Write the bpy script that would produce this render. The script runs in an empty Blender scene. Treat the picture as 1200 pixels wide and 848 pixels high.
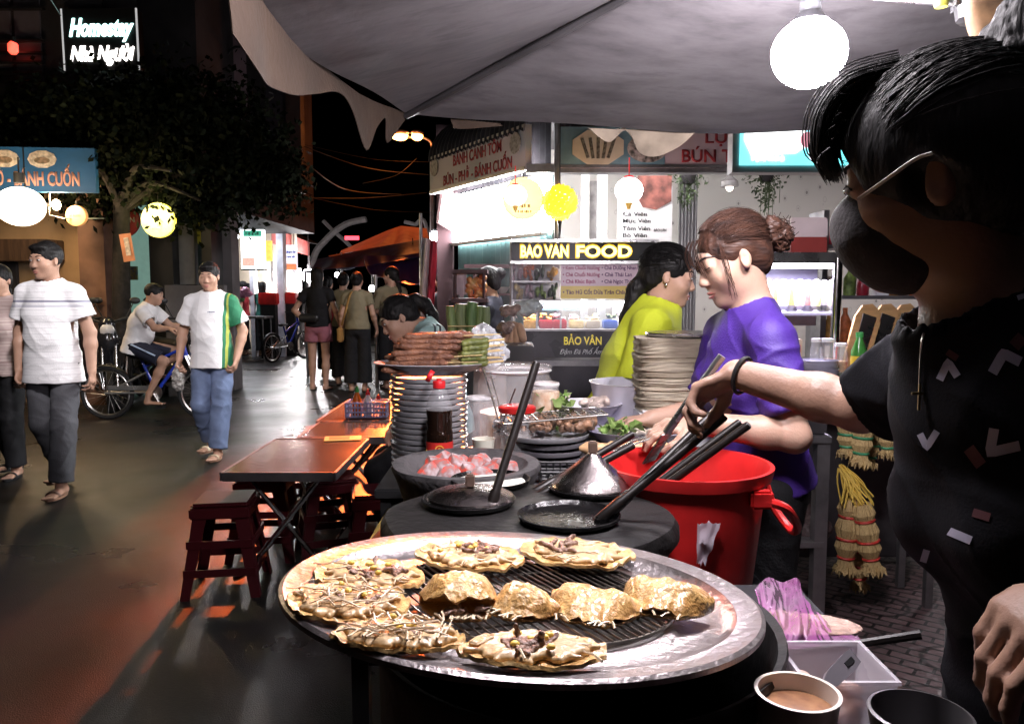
import bpy, bmesh, math, random
import numpy as np
from mathutils import Vector, Matrix, Euler, noise
from mathutils.bvhtree import BVHTree
R = math.radians
PI = math.pi
rnd = random.Random(7)
SC = bpy.context.scene
COL = SC.collection

# ---------------------------------------------------------------- camera
EYE = 1.35
PITCH = math.atan(82 / 930)
cam_d = bpy.data.cameras.new('camera')
cam_d.sensor_width = 36
cam_d.lens = 930 / 1200 * 36
cam_d.clip_start = 0.02
cam_d.clip_end = 600
cam = bpy.data.objects.new('camera', cam_d)
COL.objects.link(cam)
cam.location = (0, 0, EYE)
cam.rotation_euler = (R(90) - PITCH, 0, 0)
SC.camera = cam

# ---------------------------------------------------------------- night sky
w = bpy.data.worlds.new('World')
SC.world = w
w.use_nodes = True
nt = w.node_tree
sky = nt.nodes.new('ShaderNodeTexSky')
sky.sky_type = 'NISHITA'
sky.sun_disc = False
sky.sun_elevation = R(-6)
sky.sun_rotation = R(200)
nt.links.new(sky.outputs[0], nt.nodes['Background'].inputs[0])
nt.nodes['Background'].inputs[1].default_value = 0.05

# ---------------------------------------------------------------- exposure
SC.view_settings.view_transform = 'Standard'
SC.view_settings.look = 'None'
SC.view_settings.gamma = 1
SC.view_settings.use_curve_mapping = False
SC.view_settings.exposure = 0.35
SC.cycles.use_denoising = True
SC.cycles.max_bounces = 6
SC.cycles.transparent_max_bounces = 12
SC.cycles.caustics_reflective = False
SC.cycles.caustics_refractive = False
SC.cycles.sample_clamp_indirect = 4.0

# ---------------------------------------------------------------- geometry helpers
def at(px, py, Y):
    """point on the sight line through photograph pixel (px,py) at forward distance Y"""
    a, b = (px - 600) / 930, (424 - py) / 930
    dy = math.cos(PITCH) + b * math.sin(PITCH)
    dz = -math.sin(PITCH) + b * math.cos(PITCH)
    return Vector((a * Y / dy, Y, EYE + dz * Y / dy))

def onz(px, py, z=0.0):
    a, b = (px - 600) / 930, (424 - py) / 930
    dy = math.cos(PITCH) + b * math.sin(PITCH)
    dz = -math.sin(PITCH) + b * math.cos(PITCH)
    t = (z - EYE) / dz
    return Vector((a * t, dy * t, z))

def frame(o, x, y):
    x = Vector(x).normalized()
    z = x.cross(Vector(y)).normalized()
    y = z.cross(x)
    m = Matrix((x, y, z)).transposed().to_4x4()
    m.translation = Vector(o)
    return m

def wm(o):
    m = o.matrix_basis.copy()
    return wm(o.parent) @ m if o.parent else m

def put(o, label=None, cat=None, group=None, kind=None):
    if label: o['label'] = label
    if cat: o['category'] = cat
    if group: o['group'] = group
    if kind: o['kind'] = kind
    return o

def thing(name, label, cat, loc=(0, 0, 0), rz=0.0, group=None):
    o = bpy.data.objects.new(name, None)
    o.empty_display_size = 0.1
    COL.objects.link(o)
    o.location = loc
    o.rotation_euler = (0, 0, rz)
    return put(o, label, cat, group)

def kids(o): return [c for c in o.children]

def dup(o, loc=None, rz=None, label=None, parent=None):
    c = o.copy()
    COL.objects.link(c)
    if parent: c.parent = parent
    if loc is not None: c.location = loc
    if rz is not None: c.rotation_euler = (0, 0, rz)
    if label: c['label'] = label
    for ch in list(o.children): dup(ch, parent=c)
    return c

def finish(me, name, mat, parent=None, origin=True):
    o = bpy.data.objects.new(name, me)
    COL.objects.link(o)
    if mat: me.materials.append(mat)
    if parent:
        me.transform(wm(parent).inverted())
        o.parent = parent
    elif origin and len(me.vertices):
        co = np.empty(len(me.vertices) * 3, np.float32)
        me.vertices.foreach_get('co', co)
        co = co.reshape(-1, 3)
        lo, hi = co.min(0), co.max(0)
        b = Vector(((lo[0] + hi[0]) / 2, (lo[1] + hi[1]) / 2, lo[2]))
        me.transform(Matrix.Translation(-b))
        o.location = b
    return o

def arr_mesh(name, V, Fq, mat, parent=None, smooth=True, disp=None, origin=True):
    """mesh object from arrays: V (n,3), Fq (m,4) or (m,3)"""
    me = bpy.data.meshes.new(name)
    V = np.asarray(V, np.float32); Fq = np.asarray(Fq, np.int32)
    n, k = Fq.shape
    me.vertices.add(len(V)); me.vertices.foreach_set('co', V.ravel())
    me.loops.add(n * k); me.loops.foreach_set('vertex_index', Fq.ravel())
    me.polygons.add(n)
    me.polygons.foreach_set('loop_start', np.arange(n, dtype=np.int32) * k)
    me.polygons.foreach_set('use_smooth', np.full(n, smooth))
    me.update(calc_edges=True)
    if disp:
        N = np.empty(len(V) * 3, np.float32)
        me.vertex_normals.foreach_get('vector', N)
        N = N.reshape(-1, 3)
        V = V + N * disp(V)[:, None]
        me.vertices.foreach_set('co', V.astype(np.float32).ravel())
        me.update()
    return finish(me, name, mat, parent, origin)

class MB:
    """collects simple shapes, builds ONE mesh object"""
    def __init__(s): s.b = bmesh.new()
    def _new(s, before):
        s.b.verts.ensure_lookup_table()
        return s.b.verts[before:]
    def box(s, c, d, M=None, bev=0.0):
        n0 = len(s.b.verts)
        T = Matrix.Translation(Vector(c)) if M is None else M @ Matrix.Translation(Vector(c))
        r = bmesh.ops.create_cube(s.b, size=1, matrix=T @ Matrix.Diagonal((d[0], d[1], d[2], 1)))
        if bev > 0:
            es = list({e for v in r['verts'] for e in v.link_edges})
            bmesh.ops.bevel(s.b, geom=es, offset=bev, segments=2, affect='EDGES', clamp_overlap=True)
        return s
    def lathe(s, prof, M=None, n=32, cap0=True, cap1=True, wob=0.0, ph=0.0, arc=None):
        M = M or Matrix()
        if not isinstance(M, Matrix): M = Matrix.Translation(Vector(M))
        rings = []
        for r, z in prof:
            ring = []
            for i in range(n):
                a = 2 * PI * i / n + ph
                rr = r * (1 + wob * noise.noise((math.cos(a) * 2, math.sin(a) * 2, z * 9)))
                ring.append(s.b.verts.new(M @ Vector((rr * math.cos(a), rr * math.sin(a), z))))
            rings.append(ring)
        for A, B in zip(rings, rings[1:]):
            for i in range(n):
                j = (i + 1) % n
                s.b.faces.new((A[i], A[j], B[j], B[i]))
        if cap0: s.b.faces.new(rings[0][::-1])
        if cap1: s.b.faces.new(rings[-1])
        return s
    def tube(s, pts, r, n=8, caps=True, closed=False, flat=1.0):
        pts = [Vector(p) for p in pts]
        m = len(pts)
        rs = [r] * m if not hasattr(r, '__len__') else r
        up = None; rings = []
        for i in range(m):
            if closed: t = pts[(i + 1) % m] - pts[i - 1]
            else: t = pts[min(i + 1, m - 1)] - pts[max(i - 1, 0)]
            t = t.normalized() if t.length > 1e-9 else Vector((0, 0, 1))
            if up is None:
                up = Vector((0, 0, 1)) if abs(t.z) < .9 else Vector((1, 0, 0))
            x = t.cross(up)
            if x.length < 1e-6: x = t.orthogonal()
            x.normalize(); up = x.cross(t).normalized()
            rings.append([s.b.verts.new(pts[i] + (x * math.cos(2 * PI * k / n) + up * math.sin(2 * PI * k / n) * flat) * rs[i]) for k in range(n)])
        pr = list(zip(rings, rings[1:])) + ([(rings[-1], rings[0])] if closed else [])
        for A, B in pr:
            for k in range(n):
                j = (k + 1) % n
                s.b.faces.new((A[k], A[j], B[j], B[k]))
        if caps and not closed:
            s.b.faces.new(rings[0][::-1]); s.b.faces.new(rings[-1])
        return s
    def cyl(s, p, q, r, r2=None, n=12): return s.tube([p, q], [r, r if r2 is None else r2], n)
    def ell(s, c, r, M=None, u=12, v=8):
        T = (M or Matrix()) @ Matrix.Translation(Vector(c)) @ Matrix.Diagonal((r[0], r[1], r[2], 1))
        bmesh.ops.create_uvsphere(s.b, u_segments=u, v_segments=v, radius=1, matrix=T)
        return s
    def prism(s, pts, d, M=None):
        """outline in XY, thickness d along -Z (front face at z=0)"""
        M = M or Matrix()
        A = [s.b.verts.new(M @ Vector((x, y, 0))) for x, y in pts]
        B = [s.b.verts.new(M @ Vector((x, y, -d))) for x, y in pts]
        s.b.faces.new(A); s.b.faces.new(B[::-1])
        n = len(pts)
        for i in range(n):
            j = (i + 1) % n
            s.b.faces.new((A[j], A[i], B[i], B[j]))
        return s
    def grid(s, fn, nu, nv):
        V = [[s.b.verts.new(fn(i / nu, j / nv)) for j in range(nv + 1)] for i in range(nu + 1)]
        for i in range(nu):
            for j in range(nv):
                s.b.faces.new((V[i][j], V[i + 1][j], V[i + 1][j + 1], V[i][j + 1]))
        return s
    def thick(s, d):
        bmesh.ops.recalc_face_normals(s.b, faces=s.b.faces[:])
        bmesh.ops.solidify(s.b, geom=s.b.faces[:], thickness=d)
        return s
    def build(s, name, mat, parent=None, ang=40, recalc=True, origin=True):
        if recalc: bmesh.ops.recalc_face_normals(s.b, faces=s.b.faces[:])
        ca = R(ang)
        for f in s.b.faces: f.smooth = True
        for e in s.b.edges:
            if len(e.link_faces) == 2 and e.calc_face_angle(0) > ca: e.smooth = False
        me = bpy.data.meshes.new(name)
        s.b.to_mesh(me); s.b.free()
        return finish(me, name, mat, parent, origin)

def catmull(pts, n=8):
    pts = [Vector(p) for p in pts]
    P = [pts[0]] + pts + [pts[-1]]
    out = []
    for i in range(1, len(P) - 2):
        a, b, c, d = P[i - 1], P[i], P[i + 1], P[i + 2]
        for k in range(n):
            t = k / n
            out.append(.5 * ((2 * b) + (c - a) * t + (2 * a - 5 * b + 4 * c - d) * t * t + (3 * b - a - 3 * c + d) * t ** 3))
    out.append(pts[-1])
    return out

def text(name, s, mat, M, h, parent=None, bold=0.0, shear=0.0, depth=0.002, align='CENTER', wid=None, cat=None):
    """lettering standing on the XY plane of M, capital height h, squeezed to width wid"""
    cu = bpy.data.curves.new(name, 'FONT')
    cu.body = s; cu.size = 1; cu.offset = bold; cu.shear = shear; cu.extrude = 0
    cu.align_x = align; cu.align_y = 'CENTER'; cu.resolution_u = 3
    o = bpy.data.objects.new(name, cu)
    COL.objects.link(o)
    bpy.context.view_layer.update()
    me = bpy.data.meshes.new_from_object(o.evaluated_get(bpy.context.evaluated_depsgraph_get()))
    bpy.data.objects.remove(o); bpy.data.curves.remove(cu)
    co = np.array([v.co for v in me.vertices])
    ww = co[:, 0].max() - co[:, 0].min()
    k = h / .72
    kx = wid / ww if wid else k
    me.materials.clear()
    bm = bmesh.new(); bm.from_mesh(me)
    r = bmesh.ops.extrude_face_region(bm, geom=bm.faces[:])
    vs = [g for g in r['geom'] if isinstance(g, bmesh.types.BMVert)]
    bmesh.ops.translate(bm, vec=(0, 0, depth / k), verts=vs)
    bmesh.ops.recalc_face_normals(bm, faces=bm.faces[:])
    bm.to_mesh(me); bm.free()
    me.transform(M @ Matrix.Diagonal((kx, k, k, 1)))
    return finish(me, name, mat, parent)

def scribble(name, mat, M, h, wid, parent):
    """a line of print too small to read in the photograph"""
    r = random.Random(int(wid * 1e4) + int(h * 1e5)); m = MB(); x = -wid / 2
    while x < wid / 2 - h * .2:
        k = h * r.uniform(.35, .75); y = r.uniform(-.1, .1) * h
        m.box((x + k / 2, y, .001), (k, h * r.uniform(.6, 1), .002), M); x += k + h * r.choice((.14, .16, .5))
    return put(m.build(name, mat, parent), kind='stuff')

# ---------------------------------------------------------------- materials
MATS = {}
def mat(name, col, rough=.55, metal=0.0, var=.25, vs=6.0, bump=0.0, bs=40.0, spec=.5, trans=0.0, alpha=1.0, emit=None, es=0.0,
        col2=None, rv=.15, stretch=None, ior=1.45, sss=0.0, coat=0.0):
    if name in MATS: return MATS[name]
    m = bpy.data.materials.new(name); m.use_nodes = True
    t = m.node_tree; N = t.nodes; L = t.links
    b = N['Principled BSDF']
    tc = N.new('ShaderNodeTexCoord')
    src = tc.outputs['Object']
    if stretch:
        mp = N.new('ShaderNodeMapping'); mp.inputs['Scale'].default_value = stretch
        L.new(src, mp.inputs[0]); src = mp.outputs[0]
    nz = N.new('ShaderNodeTexNoise'); nz.inputs['Scale'].default_value = vs; nz.inputs['Detail'].default_value = 6
    L.new(src, nz.inputs['Vector'])
    mx = N.new('ShaderNodeMix'); mx.data_type = 'RGBA'
    c2 = col2 or tuple(c * (1 - var) for c in col)
    c1 = col if col2 else tuple(min(1, c * (1 + var * .5)) for c in col)
    mx.inputs[6].default_value = (*c1, 1); mx.inputs[7].default_value = (*c2, 1)
    rp = N.new('ShaderNodeValToRGB')
    rp.color_ramp.elements[0].position = .35; rp.color_ramp.elements[1].position = .68
    L.new(nz.outputs[0], rp.inputs[0]); L.new(rp.outputs[0], mx.inputs[0])
    L.new(mx.outputs[2], b.inputs['Base Color'])
    if rv:
        mr = N.new('ShaderNodeMapRange')
        mr.inputs[3].default_value = max(.02, rough - rv); mr.inputs[4].default_value = min(1, rough + rv)
        L.new(nz.outputs[0], mr.inputs[0]); L.new(mr.outputs[0], b.inputs['Roughness'])
    else: b.inputs['Roughness'].default_value = rough
    b.inputs['Metallic'].default_value = metal
    b.inputs['Specular IOR Level'].default_value = spec
    b.inputs['IOR'].default_value = ior
    b.inputs['Transmission Weight'].default_value = trans
    b.inputs['Alpha'].default_value = alpha
    if coat: b.inputs['Coat Weight'].default_value = coat; b.inputs['Coat Roughness'].default_value = .08
    if sss:
        b.inputs['Subsurface Weight'].default_value = sss
        b.inputs['Subsurface Radius'].default_value = (.01, .004, .002)
        b.inputs['Subsurface Scale'].default_value = 1
    if emit:
        b.inputs['Emission Color'].default_value = (*emit, 1); b.inputs['Emission Strength'].default_value = es
    if bump:
        n2 = N.new('ShaderNodeTexNoise'); n2.inputs['Scale'].default_value = bs; n2.inputs['Detail'].default_value = 5
        L.new(src, n2.inputs['Vector'])
        bp = N.new('ShaderNodeBump'); bp.inputs['Strength'].default_value = bump; bp.inputs['Distance'].default_value = .01
        L.new(n2.outputs[0], bp.inputs['Height']); L.new(bp.outputs[0], b.inputs['Normal'])
    MATS[name] = m
    return m

def glow(name, col, s, base=(.8, .8, .8)):
    if name in MATS: return MATS[name]
    m = bpy.data.materials.new(name); m.use_nodes = True
    b = m.node_tree.nodes['Principled BSDF']
    b.inputs['Base Color'].default_value = (*base, 1)
    b.inputs['Emission Color'].default_value = (*col, 1); b.inputs['Emission Strength'].default_value = s
    MATS[name] = m
    return m

def node_mat(name, fn, **kw):
    """mat() whose base colour is replaced by the socket fn(nodes, links, texcoord) returns"""
    m = mat(name, (.5, .5, .5), **kw)
    t = m.node_tree; b = t.nodes['Principled BSDF']
    tc = next(n for n in t.nodes if n.type == 'TEX_COORD')
    s = fn(t.nodes, t.links, tc)
    t.links.new(s, b.inputs['Base Color'])
    return m

def ramp(N, L, src, stops, mode='LINEAR'):
    r = N.new('ShaderNodeValToRGB'); r.color_ramp.interpolation = mode
    e = r.color_ramp.elements
    while len(e) < len(stops): e.new(.5)
    for x, (p, c) in zip(e, stops): x.position = p; x.color = (*c, 1)
    L.new(src, r.inputs[0])
    return r.outputs[0]

def lamp(name, loc, power, col=(1, 1, 1), size=.05, parent=None, kind='POINT', rot=None, sx=None, sy=None):
    d = bpy.data.lights.new(name, kind); d.energy = power; d.color = col
    if kind == 'POINT': d.shadow_soft_size = size
    elif kind == 'AREA': d.shape = 'RECTANGLE'; d.size = sx; d.size_y = sy
    o = bpy.data.objects.new(name, d); COL.objects.link(o)
    loc = Vector(loc)
    if parent:
        o.parent = parent; loc = wm(parent).inverted() @ loc
    o.location = loc
    if rot: o.rotation_euler = rot
    return o

# ---------------------------------------------------------------- soft solids (distance fields, meshed by surface nets)
def vnoise(P, f, seed=0):
    Q = np.asarray(P, np.float64) * f + seed * 17.3
    I = np.floor(Q).astype(np.int64); t = Q - I; t = t * t * (3 - 2 * t)
    def h(a, b, c):
        n = (a * 374761393 + b * 668265263 + c * 2147483647 + seed * 1013) & 0x7fffffff
        n = ((n ^ (n >> 13)) * 1274126177) & 0x7fffffff
        return ((n ^ (n >> 16)) & 0xffff) / 32767.5 - 1
    r = 0
    for dx in (0, 1):
        for dy in (0, 1):
            for dz in (0, 1):
                wgt = (t[:, 0] if dx else 1 - t[:, 0]) * (t[:, 1] if dy else 1 - t[:, 1]) * (t[:, 2] if dz else 1 - t[:, 2])
                r = r + wgt * h(I[:, 0] + dx, I[:, 1] + dy, I[:, 2] + dz)
    return r

def V3(p): return np.array([p[0], p[1], p[2]], np.float32)

class SDF:
    def __init__(s): s.p = []
    def _add(s, lo, hi, fn, k, op): s.p.append((np.asarray(lo, float), np.asarray(hi, float), fn, k, op)); return s
    def cone(s, a, b, ra, rb=None, k=.015, op='u'):
        rb = ra if rb is None else rb
        a, b = V3(a), V3(b); ab = b - a; L2 = max(float(ab @ ab), 1e-9); m = max(ra, rb)
        def fn(x, y, z):
            px, py, pz = x - a[0], y - a[1], z - a[2]
            t = np.clip((px * ab[0] + py * ab[1] + pz * ab[2]) / L2, 0, 1)
            return np.sqrt((px - t * ab[0]) ** 2 + (py - t * ab[1]) ** 2 + (pz - t * ab[2]) ** 2) - (ra + (rb - ra) * t)
        return s._add(np.minimum(a, b) - m, np.maximum(a, b) + m, fn, k, op)
    def chain(s, pts, rs, k=.015, op='u'):
        for i in range(len(pts) - 1): s.cone(pts[i], pts[i + 1], rs[i], rs[i + 1], k, op)
        return s
    def ell(s, c, r, M=None, k=.015, op='u'):
        c = V3(c); r = V3(r); A = np.eye(3, dtype=np.float32) if M is None else np.array(M.to_3x3(), np.float32)  # columns = axes
        m = float(r.max())
        def fn(x, y, z):
            px, py, pz = x - c[0], y - c[1], z - c[2]
            k0 = 0; k1 = 0
            for i in range(3):
                q = px * A[0, i] + py * A[1, i] + pz * A[2, i]
                k0 = k0 + (q / r[i]) ** 2; k1 = k1 + (q / r[i] ** 2) ** 2
            k0 = np.sqrt(k0); k1 = np.sqrt(k1) + 1e-9
            return k0 * (k0 - 1) / k1
        return s._add(c - m, c + m, fn, k, op)
    def ecap(s, a, b, ra, rb, right, k=.03, op='u', rz=None):
        """elliptic capsule a->b; ra,rb=(half width along right, half depth)"""
        a, b = V3(a), V3(b); ax = b - a; Ln = float(np.linalg.norm(ax)) + 1e-9; ax = ax / Ln
        rt = V3(right); rt = rt - ax * float(rt @ ax); rt = rt / np.linalg.norm(rt); fw = np.cross(ax, rt)
        m = max(max(ra), max(rb))
        def fn(x, y, z):
            px, py, pz = x - a[0], y - a[1], z - a[2]
            h = px * ax[0] + py * ax[1] + pz * ax[2]
            t = np.clip(h / Ln, 0, 1)
            u = px * rt[0] + py * rt[1] + pz * rt[2]; v = px * fw[0] + py * fw[1] + pz * fw[2]
            wd = h - t * Ln
            rx = ra[0] + (rb[0] - ra[0]) * t; ry = ra[1] + (rb[1] - ra[1]) * t
            e = rz or 0.0
            k0 = np.sqrt((u / rx) ** 2 + (v / ry) ** 2 + (wd / (e if e else np.minimum(rx, ry))) ** 2)
            return (k0 - 1) * np.minimum(rx, ry)
        return s._add(np.minimum(a, b) - m, np.maximum(a, b) + m, fn, k, op)
    def cut(s, p, n, k=.0):
        """keep the side the normal points away from"""
        p, n = V3(p), V3(n); n = n / np.linalg.norm(n)
        def fn(x, y, z): return -((x - p[0]) * n[0] + (y - p[1]) * n[1] + (z - p[2]) * n[2])
        return s._add((-99,) * 3, (99,) * 3, fn, k, 'sub')
    def arrays(s, v):
        U = [q for q in s.p if q[4] == 'u']
        lo = np.min([q[0] for q in U], 0) - 3 * v - .02; hi = np.max([q[1] for q in U], 0) + 3 * v + .02
        n = np.ceil((hi - lo) / v).astype(int) + 1
        f = np.full(n, 1.0, np.float32)
        ax = [(lo[i] + v * np.arange(n[i])).astype(np.float32) for i in range(3)]
        for l, h, fn, k, op in s.p:
            i0 = np.clip(np.floor((l - k - 3 * v - lo) / v).astype(int), 0, n - 1)
            i1 = np.clip(np.ceil((h + k + 3 * v - lo) / v).astype(int) + 1, 1, n)
            if np.any(i1 <= i0): continue
            sl = tuple(slice(a, b) for a, b in zip(i0, i1))
            d = fn(ax[0][sl[0]][:, None, None], ax[1][sl[1]][None, :, None], ax[2][sl[2]][None, None, :])
            a = f[sl]; kk = max(k, 1e-6)
            if op == 'u':
                hh = np.maximum(kk - np.abs(a - d), 0) / kk
                f[sl] = np.minimum(a, d) - hh * hh * kk * .25
            else:
                hh = np.maximum(kk - np.abs(a + d), 0) / kk
                f[sl] = np.maximum(a, -d) + hh * hh * kk * .25
        return nets(f, lo, v)
    def build(s, name, m, parent=None, v=.006, disp=None):
        V, Q = s.arrays(v)
        return arr_mesh(name, V, Q, m, parent, True, disp)

def nets(f, lo, v):
    sg = f < 0
    c = [sg[i:sg.shape[0] - 1 + i, j:sg.shape[1] - 1 + j, k:sg.shape[2] - 1 + k] for i in (0, 1) for j in (0, 1) for k in (0, 1)]
    cnt = sum(a.astype(np.int8) for a in c)
    act = np.argwhere((cnt > 0) & (cnt < 8))
    idx = np.full(cnt.shape, -1, np.int32); idx[tuple(act.T)] = np.arange(len(act))
    val = {(i, j, k): f[act[:, 0] + i, act[:, 1] + j, act[:, 2] + k] for i in (0, 1) for j in (0, 1) for k in (0, 1)}
    acc = np.zeros((len(act), 3)); num = np.zeros(len(act))
    for A in val:
        for d in range(3):
            if A[d]: continue
            B = list(A); B[d] = 1; B = tuple(B)
            a, b = val[A], val[B]
            cr = (a < 0) != (b < 0)
            t = np.where(cr, a / np.where(cr, a - b, 1), 0)
            p = np.zeros((len(act), 3)); p[:] = A; p[:, d] = t
            acc += p * cr[:, None]; num += cr
    V = (act + acc / num[:, None]) * v + lo
    quads = []
    for d in range(3):
        s0 = [slice(None)] * 3; s1 = [slice(None)] * 3
        s0[d] = slice(0, -1); s1[d] = slice(1, None)
        a, b = sg[tuple(s0)], sg[tuple(s1)]
        e = np.argwhere(a != b)
        o1, o2 = [(1, 2), (2, 0), (0, 1)][d]
        ok = (e[:, o1] > 0) & (e[:, o2] > 0) & (e[:, o1] < sg.shape[o1] - 1) & (e[:, o2] < sg.shape[o2] - 1)
        e = e[ok]
        flip = sg[tuple(e.T)]
        def cell(da, db):
            q = e.copy(); q[:, o1] -= da; q[:, o2] -= db
            return idx[tuple(q.T)]
        q = np.stack([cell(1, 1), cell(0, 1), cell(0, 0), cell(1, 0)], 1)
        q[~flip] = q[~flip][:, ::-1]
        quads.append(q)
    return V, np.concatenate(quads)
# ---------------------------------------------------------------- ground
def road_col(N, L, tc):
    n = N.new('ShaderNodeTexNoise'); n.inputs['Scale'].default_value = .55; n.inputs['Detail'].default_value = 7
    L.new(tc.outputs['Object'], n.inputs['Vector'])
    n2 = N.new('ShaderNodeTexNoise'); n2.inputs['Scale'].default_value = 90; n2.inputs['Detail'].default_value = 3
    L.new(tc.outputs['Object'], n2.inputs['Vector'])
    a = ramp(N, L, n.outputs[0], [(.3, (.008, .0075, .008)), (.48, (.020, .016, .015)), (.56, (.010, .014, .012)), (.72, (.015, .014, .015))])
    b = ramp(N, L, n2.outputs[0], [(.35, (.55, .55, .55)), (.7, (1.5, 1.45, 1.4))])
    m = N.new('ShaderNodeMix'); m.data_type = 'RGBA'; m.blend_type = 'MULTIPLY'; m.inputs[0].default_value = 1
    L.new(a, m.inputs[6]); L.new(b, m.inputs[7])
    return m.outputs[2]
ROAD = node_mat('wet_asphalt', road_col, rough=.34, rv=.30, vs=1.3, bump=.38, bs=210, spec=.6)
MB().grid(lambda u, v: Vector((-120 + 240 * u, -30 + 330 * v, 0)), 4, 4).build('road', ROAD)
put(bpy.data.objects['road'], kind='structure')

def pave_col(N, L, tc):
    mp = N.new('ShaderNodeMapping'); mp.inputs['Rotation'].default_value = (0, 0, R(38))
    L.new(tc.outputs['Object'], mp.inputs[0])
    b = N.new('ShaderNodeTexBrick'); b.inputs['Scale'].default_value = 4.6
    b.inputs['Color1'].default_value = (.17, .105, .105, 1); b.inputs['Color2'].default_value = (.115, .076, .080, 1)
    b.inputs['Mortar'].default_value = (.012, .010, .010, 1); b.inputs['Mortar Size'].default_value = .028
    L.new(mp.outputs[0], b.inputs['Vector'])
    # round fan motif pressed into the blocks
    v = N.new('ShaderNodeVectorMath'); v.operation = 'MULTIPLY'; v.inputs[1].default_value = (2.6, 2.6, 0); L.new(mp.outputs[0], v.inputs[0])
    fr = N.new('ShaderNodeVectorMath'); fr.operation = 'FRACTION'; L.new(v.outputs[0], fr.inputs[0])
    sb = N.new('ShaderNodeVectorMath'); sb.operation = 'SUBTRACT'; sb.inputs[1].default_value = (.5, .5, 0); L.new(fr.outputs[0], sb.inputs[0])
    ln = N.new('ShaderNodeVectorMath'); ln.operation = 'LENGTH'; L.new(sb.outputs[0], ln.inputs[0])
    rg = ramp(N, L, ln.outputs['Value'], [(.30, (1, 1, 1)), (.325, (.25, .25, .25)), (.345, (.25, .25, .25)), (.37, (1, 1, 1))])
    m = N.new('ShaderNodeMix'); m.data_type = 'RGBA'; m.blend_type = 'MULTIPLY'; m.inputs[0].default_value = 1
    L.new(b.outputs[0], m.inputs[6]); L.new(rg, m.inputs[7])
    return m.outputs[2]
PAVE = node_mat('paving_blocks', pave_col, rough=.38, rv=.2, vs=5, bump=.5, bs=30, spec=.55)
MB().grid(lambda u, v: Vector((.28 + 9 * u, -4 + 16 * v, .004)), 2, 2).build('pavement', PAVE)
put(bpy.data.objects['pavement'], kind='structure')

# ---------------------------------------------------------------- helpers for things read off the photograph at a known depth
def pb(mb, x0, y0, x1, y1, Y, d=.1, z0=None, z1=None, bev=0):
    """box whose front face at distance Y spans photograph pixels (x0,y0)-(x1,y1)"""
    a, b = at(x0, y1, Y), at(x1, y0, Y)
    za = a.z if z0 is None else z0
    zb = b.z if z1 is None else z1
    return mb.box(((a.x + b.x) / 2, Y + d / 2, (za + zb) / 2), (b.x - a.x, d, zb - za), None, bev)

def pskew(mb, x0, y0, x1, Y, d, z0, slope=-.5):
    """house block whose flank runs back to the left along the bending street"""
    a, b = at(x0, y0, Y), at(x1, y0, Y)
    mb.prism([(a.x, Y), (b.x, Y), (b.x + slope * d, Y + d), (a.x + slope * d, Y + d)], a.z - z0, Matrix.Translation((0, 0, a.z)))
    return mb

def board(P0, P1, h):
    """frame on the lower left corner of an upright board from P0 to P1; returns M, width"""
    P0, P1 = Vector(P0), Vector(P1)
    return frame(P0, P1 - P0, (0, 0, 1)), (P1 - P0).length

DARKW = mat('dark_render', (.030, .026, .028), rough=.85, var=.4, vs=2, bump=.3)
GREYW = mat('grey_render', (.16, .15, .155), rough=.8, var=.35, vs=2.5, bump=.3)
PINKW = mat('mauve_render', (.20, .14, .16), rough=.8, var=.3, vs=1.6, bump=.2)
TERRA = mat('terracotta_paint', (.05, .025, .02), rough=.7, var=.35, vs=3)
OCHRE = mat('ochre_wall', (.42, .27, .15), rough=.75, var=.25, vs=2.2, bump=.2)
WOODD = mat('dark_wood', (.07, .04, .026), rough=.55, var=.5, vs=5, stretch=(6, 6, .6))
BLACKP = mat('black_paint', (.014, .014, .015), rough=.45, var=.3)
STEEL = mat('steel', (.62, .61, .61), rough=.28, metal=1, var=.2, vs=12, bump=.05, bs=60)
STEELD = mat('dull_steel', (.34, .33, .34), rough=.42, metal=.9, var=.35, vs=8, bump=.1, bs=50)
CHROME = mat('chrome_tube', (.72, .70, .70), rough=.16, metal=1, var=.15, vs=20)
WHITEP = mat('white_paint', (.74, .73, .74), rough=.5, var=.15, vs=4)
GLASS = mat('clear_glass', (1, 1, 1), rough=.02, trans=1.0, var=0, rv=0, ior=1.2)
PLAST = mat('clear_plastic', (.90, .90, .92), rough=.12, alpha=.17, var=.02, rv=.05, spec=.7)
CORRD = mat('dark_corrugated', (.055, .052, .058), rough=.5, metal=.5, var=.5, vs=5)
TEAL = mat('teal_corrugated', (.17, .30, .30), rough=.45, metal=.3, var=.25, vs=3)
BLUES = mat('sign_blue', (.02, .10, .24), rough=.5, var=.15, vs=3)
CREAMP = mat('print_cream', (.62, .52, .42), rough=.6, var=.5, vs=26)
REDL = mat('letter_red', (.50, .05, .06), rough=.5, var=.2)
PEACHL = mat('letter_peach', (.75, .36, .26), rough=.5, var=.15)
BLACKL = mat('letter_black', (.02, .018, .02), rough=.6)
WHITEL = mat('letter_white', (.8, .8, .8), rough=.5)

def corrug(P0, P1, z0, z1, lean=0.0, pitch=.076, amp=.012):
    """corrugated upright sheet from P0 to P1"""
    P0, P1 = Vector(P0), Vector(P1)
    d = (P1 - P0); L = d.length; d.normalize(); n = Vector((d.y, -d.x, 0))
    k = max(8, int(L / pitch) * 6)
    return MB().grid(lambda u, v: P0 + d * L * u + n * (amp * math.sin(2 * PI * u * L / pitch) - lean * v) + Vector((0, 0, z0 + (z1 - z0) * v - P0.z)), k, 1)

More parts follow.
